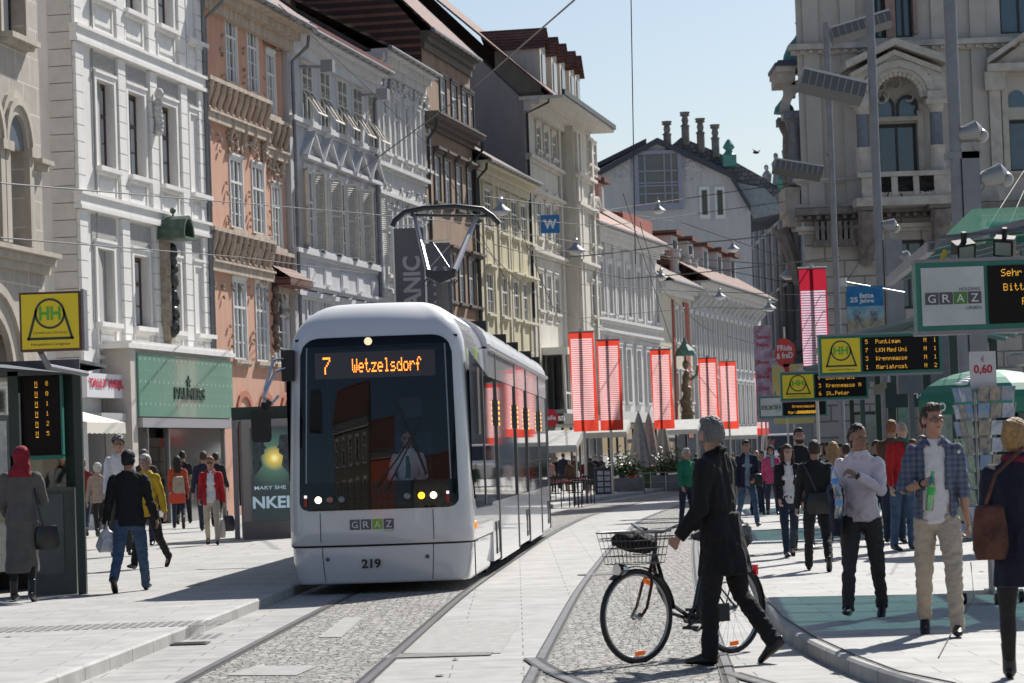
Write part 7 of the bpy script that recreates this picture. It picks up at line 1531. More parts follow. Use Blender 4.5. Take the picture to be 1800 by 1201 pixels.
# ---- houses behind the camera (reflected in the tram's windscreen) ----------------------
def rear(name,label,x0,x1,Y,h,m,rows,cols,face=1):
    F=Fac(name,label,(x1,Y),(x0,Y),'houses behind the viewpoint'); b=MB(); ws=[(F.L*(k+.5)/cols,1.2) for k in range(cols)]; rr=[(2+z*3.8,4.3+z*3.8,ws) for z in range(rows)]; wall(b,0,F.L,0,h,rr,rev=.15); shell(b,0,F.L,0,h,8); b.build('wall',m,F.o)
    rows_put(F,rr,[dict(fr=FRW,gl=GLASS,nx=2,tr=.66,surround=wt,sw=.15,so=.05,sill=wt,rev=.15,cur=False)]*rows); gutter_roof(F,0,F.L,h,.6,h+4,6,M_tile,soffit=wt)
rear('orange_house','orange-red rendered house behind the viewpoint',-15,-3.5,-26,15,mat('orange red render',(.50,.13,.07),.9,var=.2),3,4)
rear('stone_house','grey brown stone house behind the viewpoint',-32,-15.2,-22,17,mat('grey brown stone',(.20,.18,.14),.9,var=.3),4,5)
rear('plain_house','cream house behind the viewpoint on the right',6,24,-34,13,mat('rear cream render',(.45,.42,.36),.9,var=.2),3,5)
# ================================================================ people
SK=mat('skin',(.40,.22,.15),.5,var=.12,vs=20); SKT=mat('tanned skin',(.30,.16,.10),.5,var=.15,vs=20); SKP=mat('pale skin',(.48,.30,.23),.55,var=.12,vs=20)
def cm(name,c,rough=.9,var=.25): return mat('cloth '+name,c,rough,var=var,vs=7,bump=.25,bs=60)
BLKC=cm('black',(.012,.012,.014)); NAVY=cm('navy',(.015,.02,.045)); JEAN=cm('jeans',(.06,.11,.20),var=.5); DJEAN=cm('dark jeans',(.02,.03,.06)); REDC=cm('red',(.42,.015,.02)); WHC=cm('white',(.68,.67,.68),var=.1); CHINO=cm('chino',(.44,.38,.30),var=.12); GREYC=cm('grey knit',(.10,.095,.09)); DGREY=cm('dark grey',(.04,.037,.036)); BEIGE=cm('beige',(.36,.30,.24)); GREENC=cm('green',(.01,.16,.09)); PINK=cm('pink',(.55,.08,.20)); YELC=cm('yellow',(.5,.33,.02)); BLUSH=cm('pale pink shirt',(.66,.58,.62),var=.12); MARO=cm('maroon',(.14,.01,.025)); BRN=cm('brown',(.10,.05,.03)); SHOE=mat('black shoe',(.012,.011,.011),.35); LEA=mat('black leather',(.012,.012,.013),.3)
def hm_(n,c): return mat('hair '+n,c,.6,var=.5,vs=40,bump=.6,bs=120)
HBLK=hm_('black',(.012,.010,.009)); HBR=hm_('brown',(.05,.028,.017)); HGR=hm_('grey',(.16,.155,.15)); HWH=hm_('white',(.5,.49,.47)); HBL=hm_('blond',(.36,.22,.09)); HRD=hm_('auburn',(.26,.10,.035))
def plaid():
    M=mat('plaid shirt',(.05,.07,.12),.9); n,l,b=nodes_of(M); tc=n.new("ShaderNodeTexCoord"); c=[(.05,.065,.11,1),(.14,.16,.22,1)]
    w1=n.new("ShaderNodeTexWave"); w1.inputs["Scale"].default_value=7; w1.bands_direction='Z'; w2=n.new("ShaderNodeTexWave"); w2.inputs["Scale"].default_value=7; w2.bands_direction='X'
    l.new(tc.outputs["Object"],w1.inputs[0]); l.new(tc.outputs["Object"],w2.inputs[0]); a=n.new("ShaderNodeMath"); a.operation='ADD'; l.new(w1.outputs["Fac"],a.inputs[0]); l.new(w2.outputs["Fac"],a.inputs[1]); mr=n.new("ShaderNodeMapRange"); mr.inputs[2].default_value=2; l.new(a.outputs[0],mr.inputs[0])
    mx=n.new("ShaderNodeMix"); mx.data_type='RGBA'; l.new(mr.outputs[0],mx.inputs[0]); mx.inputs[6].default_value=c[0]; mx.inputs[7].default_value=c[1]; l.new(mx.outputs[2],b.inputs["Base Color"]); return M
PLAID=plaid()
def remesh(mb,name,mt,parent,vox,fold=0,fs=7,smooth_it=2,cut=None,seed=0,fdir=(1,1,1)):
    if not mb.f: return None
    me=mb.mesh(name,mt); o=link(name,me,parent); md=o.modifiers.new('r','REMESH'); md.mode='VOXEL'; md.voxel_size=vox; md.adaptivity=0
    sm=o.modifiers.new('s','SMOOTH'); sm.factor=.5; sm.iterations=smooth_it
    me2=bake(o); bpy.data.meshes.remove(me)
    if fold:
        nrm=[v.normal.copy() for v in me2.vertices]
        for v,nv in zip(me2.vertices,nrm):
            p=v.co; q=Vector((p.x*fs*fdir[0]+seed,p.y*fs*fdir[1],p.z*fs*fdir[2])); a=noise.noise(q)+.5*noise.noise(q*2.1+Vector((3,1,seed))); a=1-abs(a)*2.4; v.co=p+nv*(fold*a)
    if cut:
        bm=bmesh.new(); bm.from_mesh(me2); dl=[f for f in bm.faces if cut(f.calc_center_median())]; bmesh.ops.delete(bm,geom=dl,context='FACES'); bm.to_mesh(me2); bm.free()
    if len(me2.materials)==0: me2.materials.append(mt)
    me2.polygons.foreach_set('use_smooth',[True]*len(me2.polygons)); me2.update(); return o
def limb(b,pts,r,n=10): b.tube(pts,r,n); [b.ell(p,(rr if not isinstance(rr,tuple) else max(rr))*.98,8,6) for p,rr in zip(pts,r)]
def dirv(sw,out): return Vector((math.sin(out)*math.cos(sw),-math.sin(sw)*math.cos(out),-math.cos(sw)*math.cos(out)))
def person(X,Y,zg,H,yaw,label,top='jacket',tm=BLKC,bottom='trousers',bm_=DJEAN,hair='short',hm=HBR,skin=SK,legs=((12,6),(-14,22)),arms=((8,8,15,0),(-10,8,25,0)),lean=3,w=1.0,det=0,hands=None,shoes=SHOE,under=None,coatlen=.47,headyaw=0,headtilt=0,sleeve=1.0,glasses=False,beard=None,cap=None,group=None,cat='person',legout=3,open_front=False,belly=0,skirt=None,scarf=None,tuck=True,sit=False,boots=False,fem=False,dp=1.0):
    """built facing -y (towards the camera at yaw 0); legs=((swing,knee) left,right) arms=((swing,abduct,elbow,twist) left,right); left is +x"""
    o=empty('person',(X,Y,zg),R(yaw),label,cat,group); h=H; vox=(.018 if Y<80 else .026,.011,.0072)[det]; hr=h*.063; HS=1.07
    ln=R(lean)
    def tor(x,y,z):                                  # torso point, leaning forward about the pelvis
        z0=.52*h; dz=z-z0; return Vector((x,y-math.sin(ln)*dz,z0+math.cos(ln)*dz))
    J={}
    for s,(sw,kn) in ((1,legs[0]),(-1,legs[1])):
        hip=Vector((s*.050*h*w,0,.50*h)); d=dirv(R(sw),R(legout)*s); k=hip+d*.235*h; d2=dirv(R(sw-kn),R(legout*.5)*s); a=k+d2*.225*h; J[s]=(hip,k,a,R(sw-kn))
    zmin=min(J[s][2].z-(.042*h if True else 0)-max(0,math.sin(-J[s][3]))*.05*h for s in J)
    for s in J: J[s]=tuple(p-Vector((0,0,zmin)) if isinstance(p,Vector) else p for p in J[s])
    off=Vector((0,0,-zmin)); T=lambda x,y,z: tor(x,y,z)+off
    A={}
    for s,(sw,ab,el,tw) in ((1,arms[0]),(-1,arms[1])):
        sh=T(s*.091*h*w,.002*h,.796*h); d=dirv(R(sw),R(ab)*s); e=sh+d*.172*h; 
        fwd=Vector((0,-1,0)); f=(d*math.cos(R(el))+ (fwd-d*fwd.dot(d)).normalized()*math.sin(R(el))); f=Matrix.Rotation(-R(tw)*s,3,Vector((0,0,1)))@f
        wr=e+f.normalized()*.145*h; A[s]=(sh,e,wr,f.normalized())
    neck=T(0,.005*h,.845*h); hc=T(0,-.008*h,.925*h); HR=Matrix.Rotation(R(headyaw),3,'Z')@Matrix.Rotation(R(headtilt),3,'X')
    hp=lambda x,y,z: hc+HR@Vector((x*h,y*h,z*h))*1.0
    # --- body: one continuous skin surface
    b=MB()
    b.tube([T(0,.012*h,.80*h),neck,hc-Vector((0,0,.03*h))],[(.040*h,.036*h),(.031*h,.034*h),(.033*h,.036*h)],12)
    b.ell(hp(0,.008,.012),(.0425*h,.054*h,.054*h),14,10,HR); b.ell(hp(0,-.012,-.018),(.036*h,.040*h,.044*h),12,8,HR); b.ell(hp(0,-.030,-.048),(.019*h,.017*h,.015*h),10,6,HR)
    b.tube([hp(0,-.046,.006),hp(0,-.058,-.012),hp(0,-.054,-.020)],[.0045*h,.0095*h,.007*h],8); b.ell(hp(0,-.046,.012),(.030*h,.008*h,.006*h),8,5,HR)
    b.ell(hp(0,-.047,-.034),(.014*h,.007*h,.006*h),8,5,HR)
    for s in (1,-1): b.ell(hp(s*.043,.004,-.004),(.006*h,.013*h,.018*h),8,6,HR); b.ell(hp(s*.022,-.036,-.012),(.013*h,.011*h,.012*h),8,5,HR)
    b.ell(T(0,0,.70*h),(.075*h*w,.045*h,.10*h),12,8); b.ell(T(0,0,.57*h),(.070*h*w,.048*h,.09*h),12,8); b.ell(T(0,.0,.78*h),(.088*h*w,.035*h,.035*h),12,8)
    for s in (1,-1):
        hip,k,a,an=J[s]; limb(b,[hip,hip.lerp(k,.5),k,k.lerp(a,.35),a],[.042*h,.038*h,.027*h,.028*h,.018*h],9)
        fd=Vector((0,-math.cos(an*.6),math.sin(an*.9)*1.0)) ; b.tube([a-Vector((0,0,.01*h)),a+fd*.05*h-Vector((0,0,.03*h))],[.018*h,.014*h],7)
        sh,e,wr,f=A[s]; limb(b,[sh,sh.lerp(e,.5),e,e.lerp(wr,.4),wr],[.026*h,.024*h,.0195*h,.019*h,.0135*h],9)
        # hand: palm, thumb and four fingers
        up=Vector((0,0,1)); 
        side=f.cross(Vector((s,0,0))); 
        if side.length<.2: side=Vector((0,-1,0))
        side.normalize(); pn=f.cross(side).normalized()       # pn: palm normal, side: thumb direction
        if side.y>0: side=-side
        if pn.x*s>0: pn=-pn
        pc=wr+f*.026*h; b.tube([wr,wr+f*.022*h,wr+f*.046*h],[(.012*h,.009*h),(.020*h,.009*h),(.021*h,.0075*h)],10,flat=pn)
        cu=(hands or {}).get(s,.5)
        for q,(off_,ln_) in enumerate(((.0155,.92),(.0052,1.0),(-.0052,.95),(-.0150,.76))):
            p0=wr+f*.044*h+side*off_*h; d0=(f*math.cos(cu*.9)+pn*math.sin(cu*.9)); d1=(f*math.cos(cu*2.0)+pn*math.sin(cu*2.0)); d2=(f*math.cos(cu*2.9)+pn*math.sin(cu*2.9)); L=ln_*h*.046
            b.tube([p0,p0+d0*L*.45,p0+d0*L*.45+d1*L*.32,p0+d0*L*.45+d1*L*.32+d2*L*.24],[.0052*h,.005*h,.0046*h,.0038*h],7)
        p0=wr+f*.014*h+side*.015*h; dt=(f*.75+side*.6+pn*.35).normalized(); dt2=(f*.95+pn*(.3+cu*.5)+side*.1).normalized(); b.tube([p0,p0+dt*.022*h,p0+dt*.022*h+dt2*.020*h],[.0075*h,.0062*h,.0046*h],7)
    body=remesh(b,'body',skin,o,vox*(.8 if det==2 else 1),smooth_it=1)
    # eyes, brows, mouth
    if det>=1:
        for s in (1,-1):
            e_=MB(); e_.m=0; e_.ell(hp(s*.0155,-.0445,.0005),(.0062*h,.0035*h,.0036*h),8,6,HR); e_.m=1; e_.ell(hp(s*.0155,-.0472,.0005),(.0028*h,.0015*h,.003*h),8,5,HR); e_.build('eye',[mat('eye white',(.5,.48,.46),.3),HBLK],body,smooth=True)
            e_=MB(); e_.tube([hp(s*.007,-.0505,.0095),hp(s*.016,-.0505,.0125),hp(s*.025,-.045,.0095)],.0022*h,5); e_.build('eyebrow',hm,body)
        e_=MB(); e_.tube([hp(-.011,-.0495,-.034),hp(0,-.0535,-.033),hp(.011,-.0495,-.034)],[.0018*h,.0030*h,.0018*h],6); e_.build('lips',mat('lips',(.33,.11,.09),.5),body,smooth=True)
    # hair
    b=MB()
    if hair in ('short','crop','long','bun','curly','balding'):
        k_=dict(short=.0,crop=-.004,long=.002,bun=.0,curly=.008,balding=-.003)[hair]
        if hair!='balding': b.ell(hp(0,.012,.019),((.0442+k_)*h,(.0552+k_)*h,(.0545+k_)*h),16,12,HR)
        b.ell(hp(0,.022,-.0),((.0445+k_*.6)*h,(.047+k_)*h,(.052)*h),14,10,HR)
        if hair=='long': b.tube([hp(0,.03,.01),hp(0,.045,-.05),T(0,.045*h,.83*h),T(0,.05*h,.77*h)],[(.048*h,.03*h),(.05*h,.026*h),(.052*h,.022*h),(.04*h,.015*h)],12); [b.tube([hp(s*.042,.0,.02),hp(s*.047,-.004,-.03),T(s*.045*h,.0,.84*h)],[.012*h,.015*h,.012*h],8) for s in (1,-1)]
        if hair=='bun': b.ell(hp(0,.050,.044),(.022*h,.022*h,.022*h),10,8,HR); b.tube([hp(0,.06,.045),hp(.004,.072,.02),hp(0,.066,-.0)],[.015*h,.013*h,.006*h],8)
        if hair=='short': b.ell(hp(0,-.022,.052),(.032*h,.024*h,.018*h),10,7,HR)
        if hair=='curly': 
            rg=random.Random(int(X*100)); 
            for _ in range(40): a1=rg.uniform(0,6.28); a2=rg.uniform(.0,1.5); b.ell(hp(.05*math.sin(a2)*math.cos(a1),.012+.058*math.sin(a2)*math.sin(a1),.02+.055*math.cos(a2)),.013*h,6,4)
        HRi=HR.inverted(); 
        def hcut(c):
            q=HRi@(c-hc)/h; return (q.y<-.022 and q.z<.036 and hair!='balding') or (q.y<-.005 and q.z<.004 and abs(q.x)<.05 and hair!='long') or (hair in('short','crop') and q.z<-.034) or (hair=='balding' and (q.z>.03 or q.y<.0)) or (hair=='long' and q.y<-.015 and q.z<.03 and abs(q.x)<.038)
        hr_=remesh(b,'hair',hm,body,vox*.8,fold=.006 if det<2 else .0055,fs=34,cut=hcut,smooth_it=1,seed=X)
    if hair=='scarf':
        b.ell(hp(0,.012,.016),(.056*h,.064*h,.062*h),16,12,HR); b.tube([hp(0,.02,0),hp(0,.03,-.05),T(0,.02*h,.84*h),T(0,.02*h,.80*h)],[(.05*h,.05*h),(.055*h,.05*h),(.07*h,.055*h),(.085*h,.05*h)],12); HRi=HR.inverted()
        remesh(b,'headscarf',hm,body,vox,fold=.004,fs=12,cut=lambda c:(HRi@(c-hc)/h).y<-.035 and abs((HRi@(c-hc)/h).x)<.032 and abs((HRi@(c-hc)/h).z)<.045,smooth_it=2)
    if cap:
        b=MB(); b.ell(hp(0,.006,.030),(.049*h,.060*h,.042*h),16,10,HR); b.tube([hp(0,-.03,.032),hp(0,-.075,.022),hp(0,-.088,.016)],[(.04*h,.006*h),(.036*h,.005*h),(.02*h,.004*h)],12,flat=HR@Vector((0,0,1))); HRi=HR.inverted(); remesh(b,'cap',cap,body,vox,cut=lambda c:(HRi@(c-hc)/h).z<.012,smooth_it=1)
    if beard:
        b=MB(); b.ell(hp(0,-.018,-.034),(.037*h,.038*h,.030*h),12,8,HR); HRi=HR.inverted(); remesh(b,'beard',beard,body,vox,fold=.003,fs=40,cut=lambda c:(HRi@(c-hc)/h).z>-.026 and (HRi@(c-hc)/h).y<-.03 or (HRi@(c-hc)/h).z>-.012,smooth_it=1)
    if glasses:
        b=MB()
        for s in (1,-1):
            pts=[hp(s*.0165+.0115*math.cos(2*math.pi*k/10),-.054,.0005+.0085*math.sin(2*math.pi*k/10)) for k in range(11)]; b.tube(pts,.0011*h,5,cap=False); b.tube([hp(s*.028,-.053,.003),hp(s*.044,.0,.004)],.001*h,5)
            if glasses=='sun': b.face(pts[:-1])
        b.tube([hp(-.005,-.055,.002),hp(.005,-.055,.002)],.001*h,5); b.build('glasses',black,body)
    # --- trousers
    if bottom=='trousers':
        b=MB(); tr=1.0 if not boots else .92
        b.ell(T(0,.002*h,.545*h),(.077*h*w,.056*h,.055*h),14,8); b.ell(Vector((0,.006*h,.50*h))+off,(.076*h*w,.058*h,.052*h),14,8)
        for s in (1,-1):
            hip,k,a,an=J[s]; q=a-(a-k).normalized()*-.005*h; fem_=.9 if fem else 1.0
            b.tube([hip+Vector((-s*.006*h,0,.01*h)),hip.lerp(k,.45),k,k.lerp(a,.5),a+Vector((0,.004*h,-.012*h))],[(.052*h*fem_,.054*h*fem_),(.046*h*fem_,.047*h*fem_),(.036*h*fem_,.038*h*fem_),(.032*h*fem_*tr,.035*h*fem_*tr),(.0285*h*fem_*tr,.033*h*fem_*tr)],12); b.ell(k,.036*h*fem_,10,7)
        remesh(b,'trousers',bm_,o,vox,fold=(.006,.006,.008)[det],fs=9,seed=X,fdir=(1,1,1.5))
    elif bottom=='tights':
        b=MB(); b.ell(T(0,0,.54*h),(.07*h,.052*h,.05*h),12,8)
        for s in (1,-1): hip,k,a,an=J[s]; b.tube([hip,hip.lerp(k,.5),k,k.lerp(a,.35),a],[.048*h,.041*h,.0295*h,.030*h,.020*h],10); b.ell(k,.029*h,8,6)
        remesh(b,'tights',bm_,o,vox)
    if skirt:
        b=MB(); zb=skirt*h; b.tube([T(0,0,.60*h),T(0,0,.50*h),Vector((0,0,zb))+off],[(.066*h,.05*h),(.082*h,.062*h),(.095*h,.085*h)],16); remesh(b,'skirt',bm_ if bottom!='tights' else tm,o,vox,fold=.008,fs=7)
    # --- top garment
    def torso(b,g=1.0,zb=.50,hem=1.0,arm=1.0,sl=sleeve):
        b.tube([T(0,.003*h,zb*h),T(0,.0,.56*h),T(0,-.001*h,.62*h),T(0,-.003*h,.70*h),T(0,.0,.772*h),T(0,.004*h,.822*h),T(0,.008*h,.850*h)],[(.088*h*w*g*hem,.066*h*g*hem),(.084*h*w*g,.062*h*g+belly*.5*h),(.074*h*w*g,.054*h*g+belly*h),(.084*h*w*g,.058*h*g+belly*.5*h),(.091*h*w*g,.052*h*g),(.070*h*w*g,.042*h*g),(.038*h*g,.036*h*g)],18,flat=Vector((0,-1,0)))
        if belly: b.ell(T(0,-.03*h,.60*h),(.07*h*w,.04*h+belly*h,.07*h),12,8)
        if fem: [b.ell(T(s*.036*h,-.040*h,.715*h),(.032*h,.026*h,.030*h),10,7) for s in (1,-1)]
        for s in (1,-1):
            sh,e,wr,f=A[s]
            if sl>=.9: b.tube([sh+Vector((-s*.012*h,0,.004*h)),sh+(e-sh)*.15,sh.lerp(e,.6),e,e.lerp(wr,.5),e.lerp(wr,.97)],[.026*h*arm,.033*h*arm*g,.031*h*arm,.0285*h*arm,.026*h*arm,.0225*h*arm],11); b.ell(e,.030*h*arm,9,6)
            elif sl>0: b.tube([sh+Vector((-s*.012*h,0,.004*h)),sh+(e-sh)*.15,sh.lerp(e,sl*2 if sl<.5 else 1.0),*( [e.lerp(wr,(sl-.5)*2)] if sl>.5 else [])],[.026*h*arm,.033*h*arm*g,.033*h*arm,*([.029*h*arm] if sl>.5 else [])],11)
            b.ell(sh+Vector((0,0,-.004*h)),(.031*h*arm*g),10,8)
    fd_=(.007,.008,.010)[det]
    if top in ('jacket','sweater','shirt','tee'):
        if under is not None:
            b=MB(); torso(b,.90,.49,sl=0); remesh(b,'undershirt',under,o,vox,fold=fd_*.7,fs=8,seed=X+2)
        b=MB(); g={'jacket':1.06,'sweater':1.0,'shirt':1.0,'tee':.97}[top]+(.05 if open_front and top=='shirt' else 0); torso(b,g,{'jacket':.47,'sweater':.50,'shirt':.50,'tee':.50}[top],arm={'jacket':1.08,'sweater':1.0,'shirt':.95,'tee':.95}[top])
        cutf=None
        if open_front:
            wd=open_front*h
            cutf=lambda c:(c.y<-.012*h and abs(c.x-off.x)<wd*(1.25 if c.z<.62*h else .9)*(1.0 if c.z<.80*h else .8) and c.z<.90*h and not any((c-q).length<.05*h for s in (1,-1) for q in (A[s][1],A[s][2],A[s][1].lerp(A[s][2],.5))))
        g_=remesh(b,top,tm,o,vox,fold=fd_,fs=8,cut=cutf,seed=X+1)
        if open_front and g_: md=g_.modifiers.new('t','SOLIDIFY'); md.thickness=.012
        if top in('jacket','shirt') and det>=1:
            b=MB()
            for s in (1,-1): b.tube([T(s*.034*h,.024*h,.852*h),T(s*.038*h,-.012*h,.848*h),T(s*.020*h,-.050*h,.815*h)],[(.010*h,.006*h),(.013*h,.005*h),(.006*h,.004*h)],8)
            b.build('collar',tm,g_,smooth=True)
    elif top=='coat':
        if under is not None: b=MB(); torso(b,.93,.5,sl=0); remesh(b,'undershirt',under,o,vox)
        b=MB(); torso(b,1.10,.50,arm=1.14); zb=coatlen*h+off.z; hf=T(0,0,.5*h)
        b.tube([T(0,0,.60*h),T(0,.003*h,.50*h),Vector((0,.01*h,(zb+.5*h)/2)),Vector((0,.012*h,zb))],[(.080*h*w,.062*h*dp),(.088*h*w,.068*h*dp),(.094*h*w,.078*h*dp),(.100*h*w,.088*h*dp)],18,flat=Vector((0,-1,0))); c_=remesh(b,'coat',tm,o,vox,fold=fd_*1.1,fs=5.5,seed=X+1,fdir=(1.6,1.6,.6))
        b=MB()
        for s in (1,-1): b.tube([T(s*.036*h,.030*h,.862*h),T(s*.044*h,-.010*h,.850*h),T(s*.022*h,-.056*h,.80*h),T(s*.012*h,-.064*h,.74*h)],[(.014*h,.007*h),(.017*h,.006*h),(.014*h,.005*h),(.004*h,.003*h)],8)
        b.tube([T(-.036*h,.030*h,.862*h),T(0,.042*h,.866*h),T(.036*h,.030*h,.862*h)],.012*h,8); b.build('collar',tm,c_,smooth=True)
    if scarf is not None:
        b=MB(); pts=[T(.046*h*math.cos(a),.004*h+.042*h*math.sin(a),.852*h+.006*h*math.sin(2*a)) for a in [2*math.pi*k/12 for k in range(13)]]; b.tube(pts,[.015*h]*13,8); b.tube([T(.01*h,-.04*h,.85*h),T(.02*h,-.06*h,.80*h),T(.02*h,-.066*h,.70*h)],[(.016*h,.01*h),(.022*h,.008*h),(.022*h,.006*h)],8); b.build('scarf',scarf,o,smooth=True)
    # --- shoes
    for s in (1,-1):
        hip,k,a,an=J[s]; pit=max(-.9,min(.6,an)) ; b=MB(); L=.148*h
        M_=Matrix.Translation(a)@Matrix.Rotation(-(-pit) if pit<0 else pit*.6,4,'X') if False else Matrix.Translation(a)@Matrix.Rotation(pit if pit<0 else pit*.5,4,'X').inverted() 
        z0=-.040*h
        b.X=M_; b.tube([(0,.038*h,z0+.022*h),(0,.02*h,z0+.026*h),(0,-.02*h,z0+.026*h),(0,-.06*h,z0+.018*h),(0,-.095*h,z0+.013*h),(0,-.108*h,z0+.010*h)],[(.012*h,.016*h),(.021*h,.026*h),(.022*h,.027*h),(.024*h,.018*h),(.021*h,.013*h),(.010*h,.008*h)],12,flat=Vector((0,0,1)))
        if boots: b.tube([(0,.005*h,z0+.02*h),(0,.004*h,.035*h),(0,.002*h,.09*h)],[.026*h,.025*h,.028*h],12)
        remesh(b,'shoe',shoes,o,min(vox,.012),smooth_it=1)
    o['_h']=h; del o['_h']
    def W(v): return o.matrix_basis@v
    return o,{'A':{s:(W(A[s][1]),W(A[s][2]),(o.matrix_basis.to_3x3()@A[s][3])) for s in A},'T':lambda x,y,z:W(T(x*h,y*h,z*h)),'hp':lambda x,y,z:W(hp(x,y,z)),'J':J,'off':off}
def at(px,pyf,pyt,zg=.12):
    q=G(px,pyf,zg); H=(P(px,pyt,q.y).z-zg); return q.x,q.y,zg,H
def bag(name,label,q,size,m,strap=None,cat='bag',par=None,rz=0):
    b=MB(); w_,d_,h_=size; n=10
    b.tube([(0,0,-h_/2),(0,0,-h_*.3),(0,0,.1*h_),(0,0,h_*.45),(0,0,h_/2)],[(w_*.40,d_*.4),(w_*.5,d_*.5),(w_*.48,d_*.48),(w_*.40,d_*.3),(w_*.3,d_*.1)],n,flat=Vector((0,1,0))); o=b.build(name,m,None,smooth=True); o.location=q; o.rotation_euler=(0,0,rz); tag(o,label,cat)
    if strap:
        b=MB(); b.tube([Vector(p)-Vector(q) for p in strap],.012,6); s=b.build('strap',m,o,smooth=True); s.rotation_euler=(0,0,-rz)
    return o
WALK=((24,6),(-20,26)); WALK2=((-18,28),(22,5)); STAND=((3,2),(-3,4))
SW=((18,6,22,0),(-20,8,14,0)); SW2=((-18,8,14,0),(18,6,24,0))
# ---- the four large figures -------------------------------------------------------------
x,y,z,H=at(1276,1168,729,.0)
o,k=person(x,y,0,H,-118,'older man in long black coat pushing the bicycle across the tracks, seen from behind',top='coat',tm=cm('black coat',(.0045,.0045,.006)),bm_=cm('black trousers',(.010,.010,.012)),hair='short',hm=HGR,legs=((6,3),(-12,24)),arms=((6,6,34,0),(24,8,26,6)),lean=3,w=1.2,dp=1.2,det=2,coatlen=.36,headyaw=-30,beard=HGR,scarf=None,hands={1:1.6,-1:1.6})
BIKEMAN=(x,y,H,k)
x,y,z,H=at(1655,1118,703)
o,k=person(x,y,z,H,-8,'young man in open plaid shirt over white T-shirt holding a green bottle',top='shirt',tm=PLAID,under=WHC,open_front=.050,bm_=CHINO,hair='short',hm=HBR,legs=((16,10),(-12,22)),arms=((-6,7,8,0),(10,14,92,34)),lean=1,w=1.0,det=2,headyaw=28,glasses=True,sleeve=.62,hands={-1:1.3,1:1.0})
e,wr,f=k['A'][-1]
def bottle(q,label,col,tilt=0,h_=.22,cap_=(.05,.35,.1)):
    M=glass_mat('bottle '+label[:12],fac=.6,trans=col); b=MB(); b.lathe((0,0,0),[(.028,-h_*.5),(.033,-h_*.47),(.033,-h_*.1),(.030,0),(.033,.1*h_),(.030,.22*h_),(.014,.42*h_),(.013,.46*h_)],14); o=b.build('bottle',M,None,smooth=True); o.location=q; o.rotation_euler=(0,R(tilt),0); tag(o,label,'bottle')
    b=MB(); b.lathe((0,0,0),[(.015,.44*h_),(.015,.5*h_)],12); b.build('cap',mat('bottle cap %.2f'%cap_[0],cap_,.4),o); b=MB(); b.lathe((0,0,0),[(.0335,-.1*h_),(.0335,.1*h_)],14); b.build('bottle_label',mat('bottle label %.2f'%cap_[1],cap_,.5,var=.4,vs=30),o)
bottle(wr+f*.075+Vector((.0,-.03,-.075)),'green plastic bottle in the hand of the man in the white T-shirt',(.12,.75,.25),8,.30,(.05,.45,.08))
b=MB(); b.tube([wr-f*.03+Vector((0,0,.0)),wr-f*.015],[.034,.034],12); w_=b.build('wristband',BLKC,o)
w_.parent=None; tag(w_,'dark wristband on the arm holding the green bottle','wristband')
x,y,z,H=at(1522,1087,742)
o,k=person(x,y,z,H,-14,'tanned man in pale shirt and grey trousers looking at his watch',top='shirt',tm=BLUSH,bm_=DGREY,hair='crop',hm=HBLK,skin=SKT,legs=((-10,14),(20,6)),arms=((34,8,88,58),(12,10,78,8)),lean=2,w=1.06,det=2,headyaw=42,headtilt=14,hands={1:.7,-1:1.2},belly=.004)
e,wr,f=k['A'][-1]
bottle(wr+f*.06+Vector((.02,-.06,-.05)),'clear bottle held low by the man checking his watch',(.80,.90,.95),5,.27,(.2,.4,.7)); bottle(wr+f*.07+Vector((.0,-.02,.13)),'clear bottle with blue cap tucked upright by the man checking his watch',(.78,.88,.95),-10,.25,(.1,.3,.75))
b=MB(); b.tube([e+Vector((-.02,.02,.05)),e.lerp(wr,.5)+Vector((0,0,.045)),wr+Vector((-.01,0,.03))],[.05,.065,.045],9)
for kk in range(9): t=kk/8; p=(e+Vector((-.02,.03,.02))).lerp(wr-f*.03,t); b.tube([p+Vector((0,0,.03)),p+Vector((.01*math.sin(kk*2),-.05,-.10)),p+Vector((.0,-.02,-.30-.04*math.sin(kk*1.3)))],[.035,.045,.03],7)
jk=remesh(b,'folded_jacket',NAVY,None,.012,fold=.01,fs=9); jk.name='folded_jacket'; tag(jk,'dark navy jacket folded over the arm of the man checking his watch','jacket')
e,wr,f=k['A'][1]; b=MB(); b.tube([wr-f*.012,wr+f*.008],[.031,.031],14); b.lathe(tuple(wr+Vector((0,-.034,.0))),[(.018,-.004),(.018,.004)],12,'y'); w_=b.build('wristwatch',black); tag(w_,'black wristwatch on the raised arm of the tanned man','watch')
q=P(1790,1201,16.6); q=G(1770,1195,.12)
x,y=3.06,17.4; H=1.72
o,k=person(x,y,.12,H,168,'blond woman with bun in dark coat and black tights at the right edge',top='coat',tm=cm('ink blue',(.010,.012,.028)),bottom='tights',bm_=BLKC,hair='bun',hm=HBL,legs=((30,4),(-24,22)),arms=((14,8,60,10),(6,8,30,0)),lean=8,w=1.0,det=2,coatlen=.40,headyaw=-28,scarf=MARO,boots=True,fem=True)
BG=cm('patterned bag cloth',(.12,.05,.035),var=.8); bag('shoulder_bag','maroon patterned shoulder bag at the hip of the blond woman',(x-.20,y-.10,1.05),(.22,.12,.33),BG,[(x-.22,y-.1,1.22),(x-.16,y-.13,1.4),(x+.02,y-.12,1.56)])
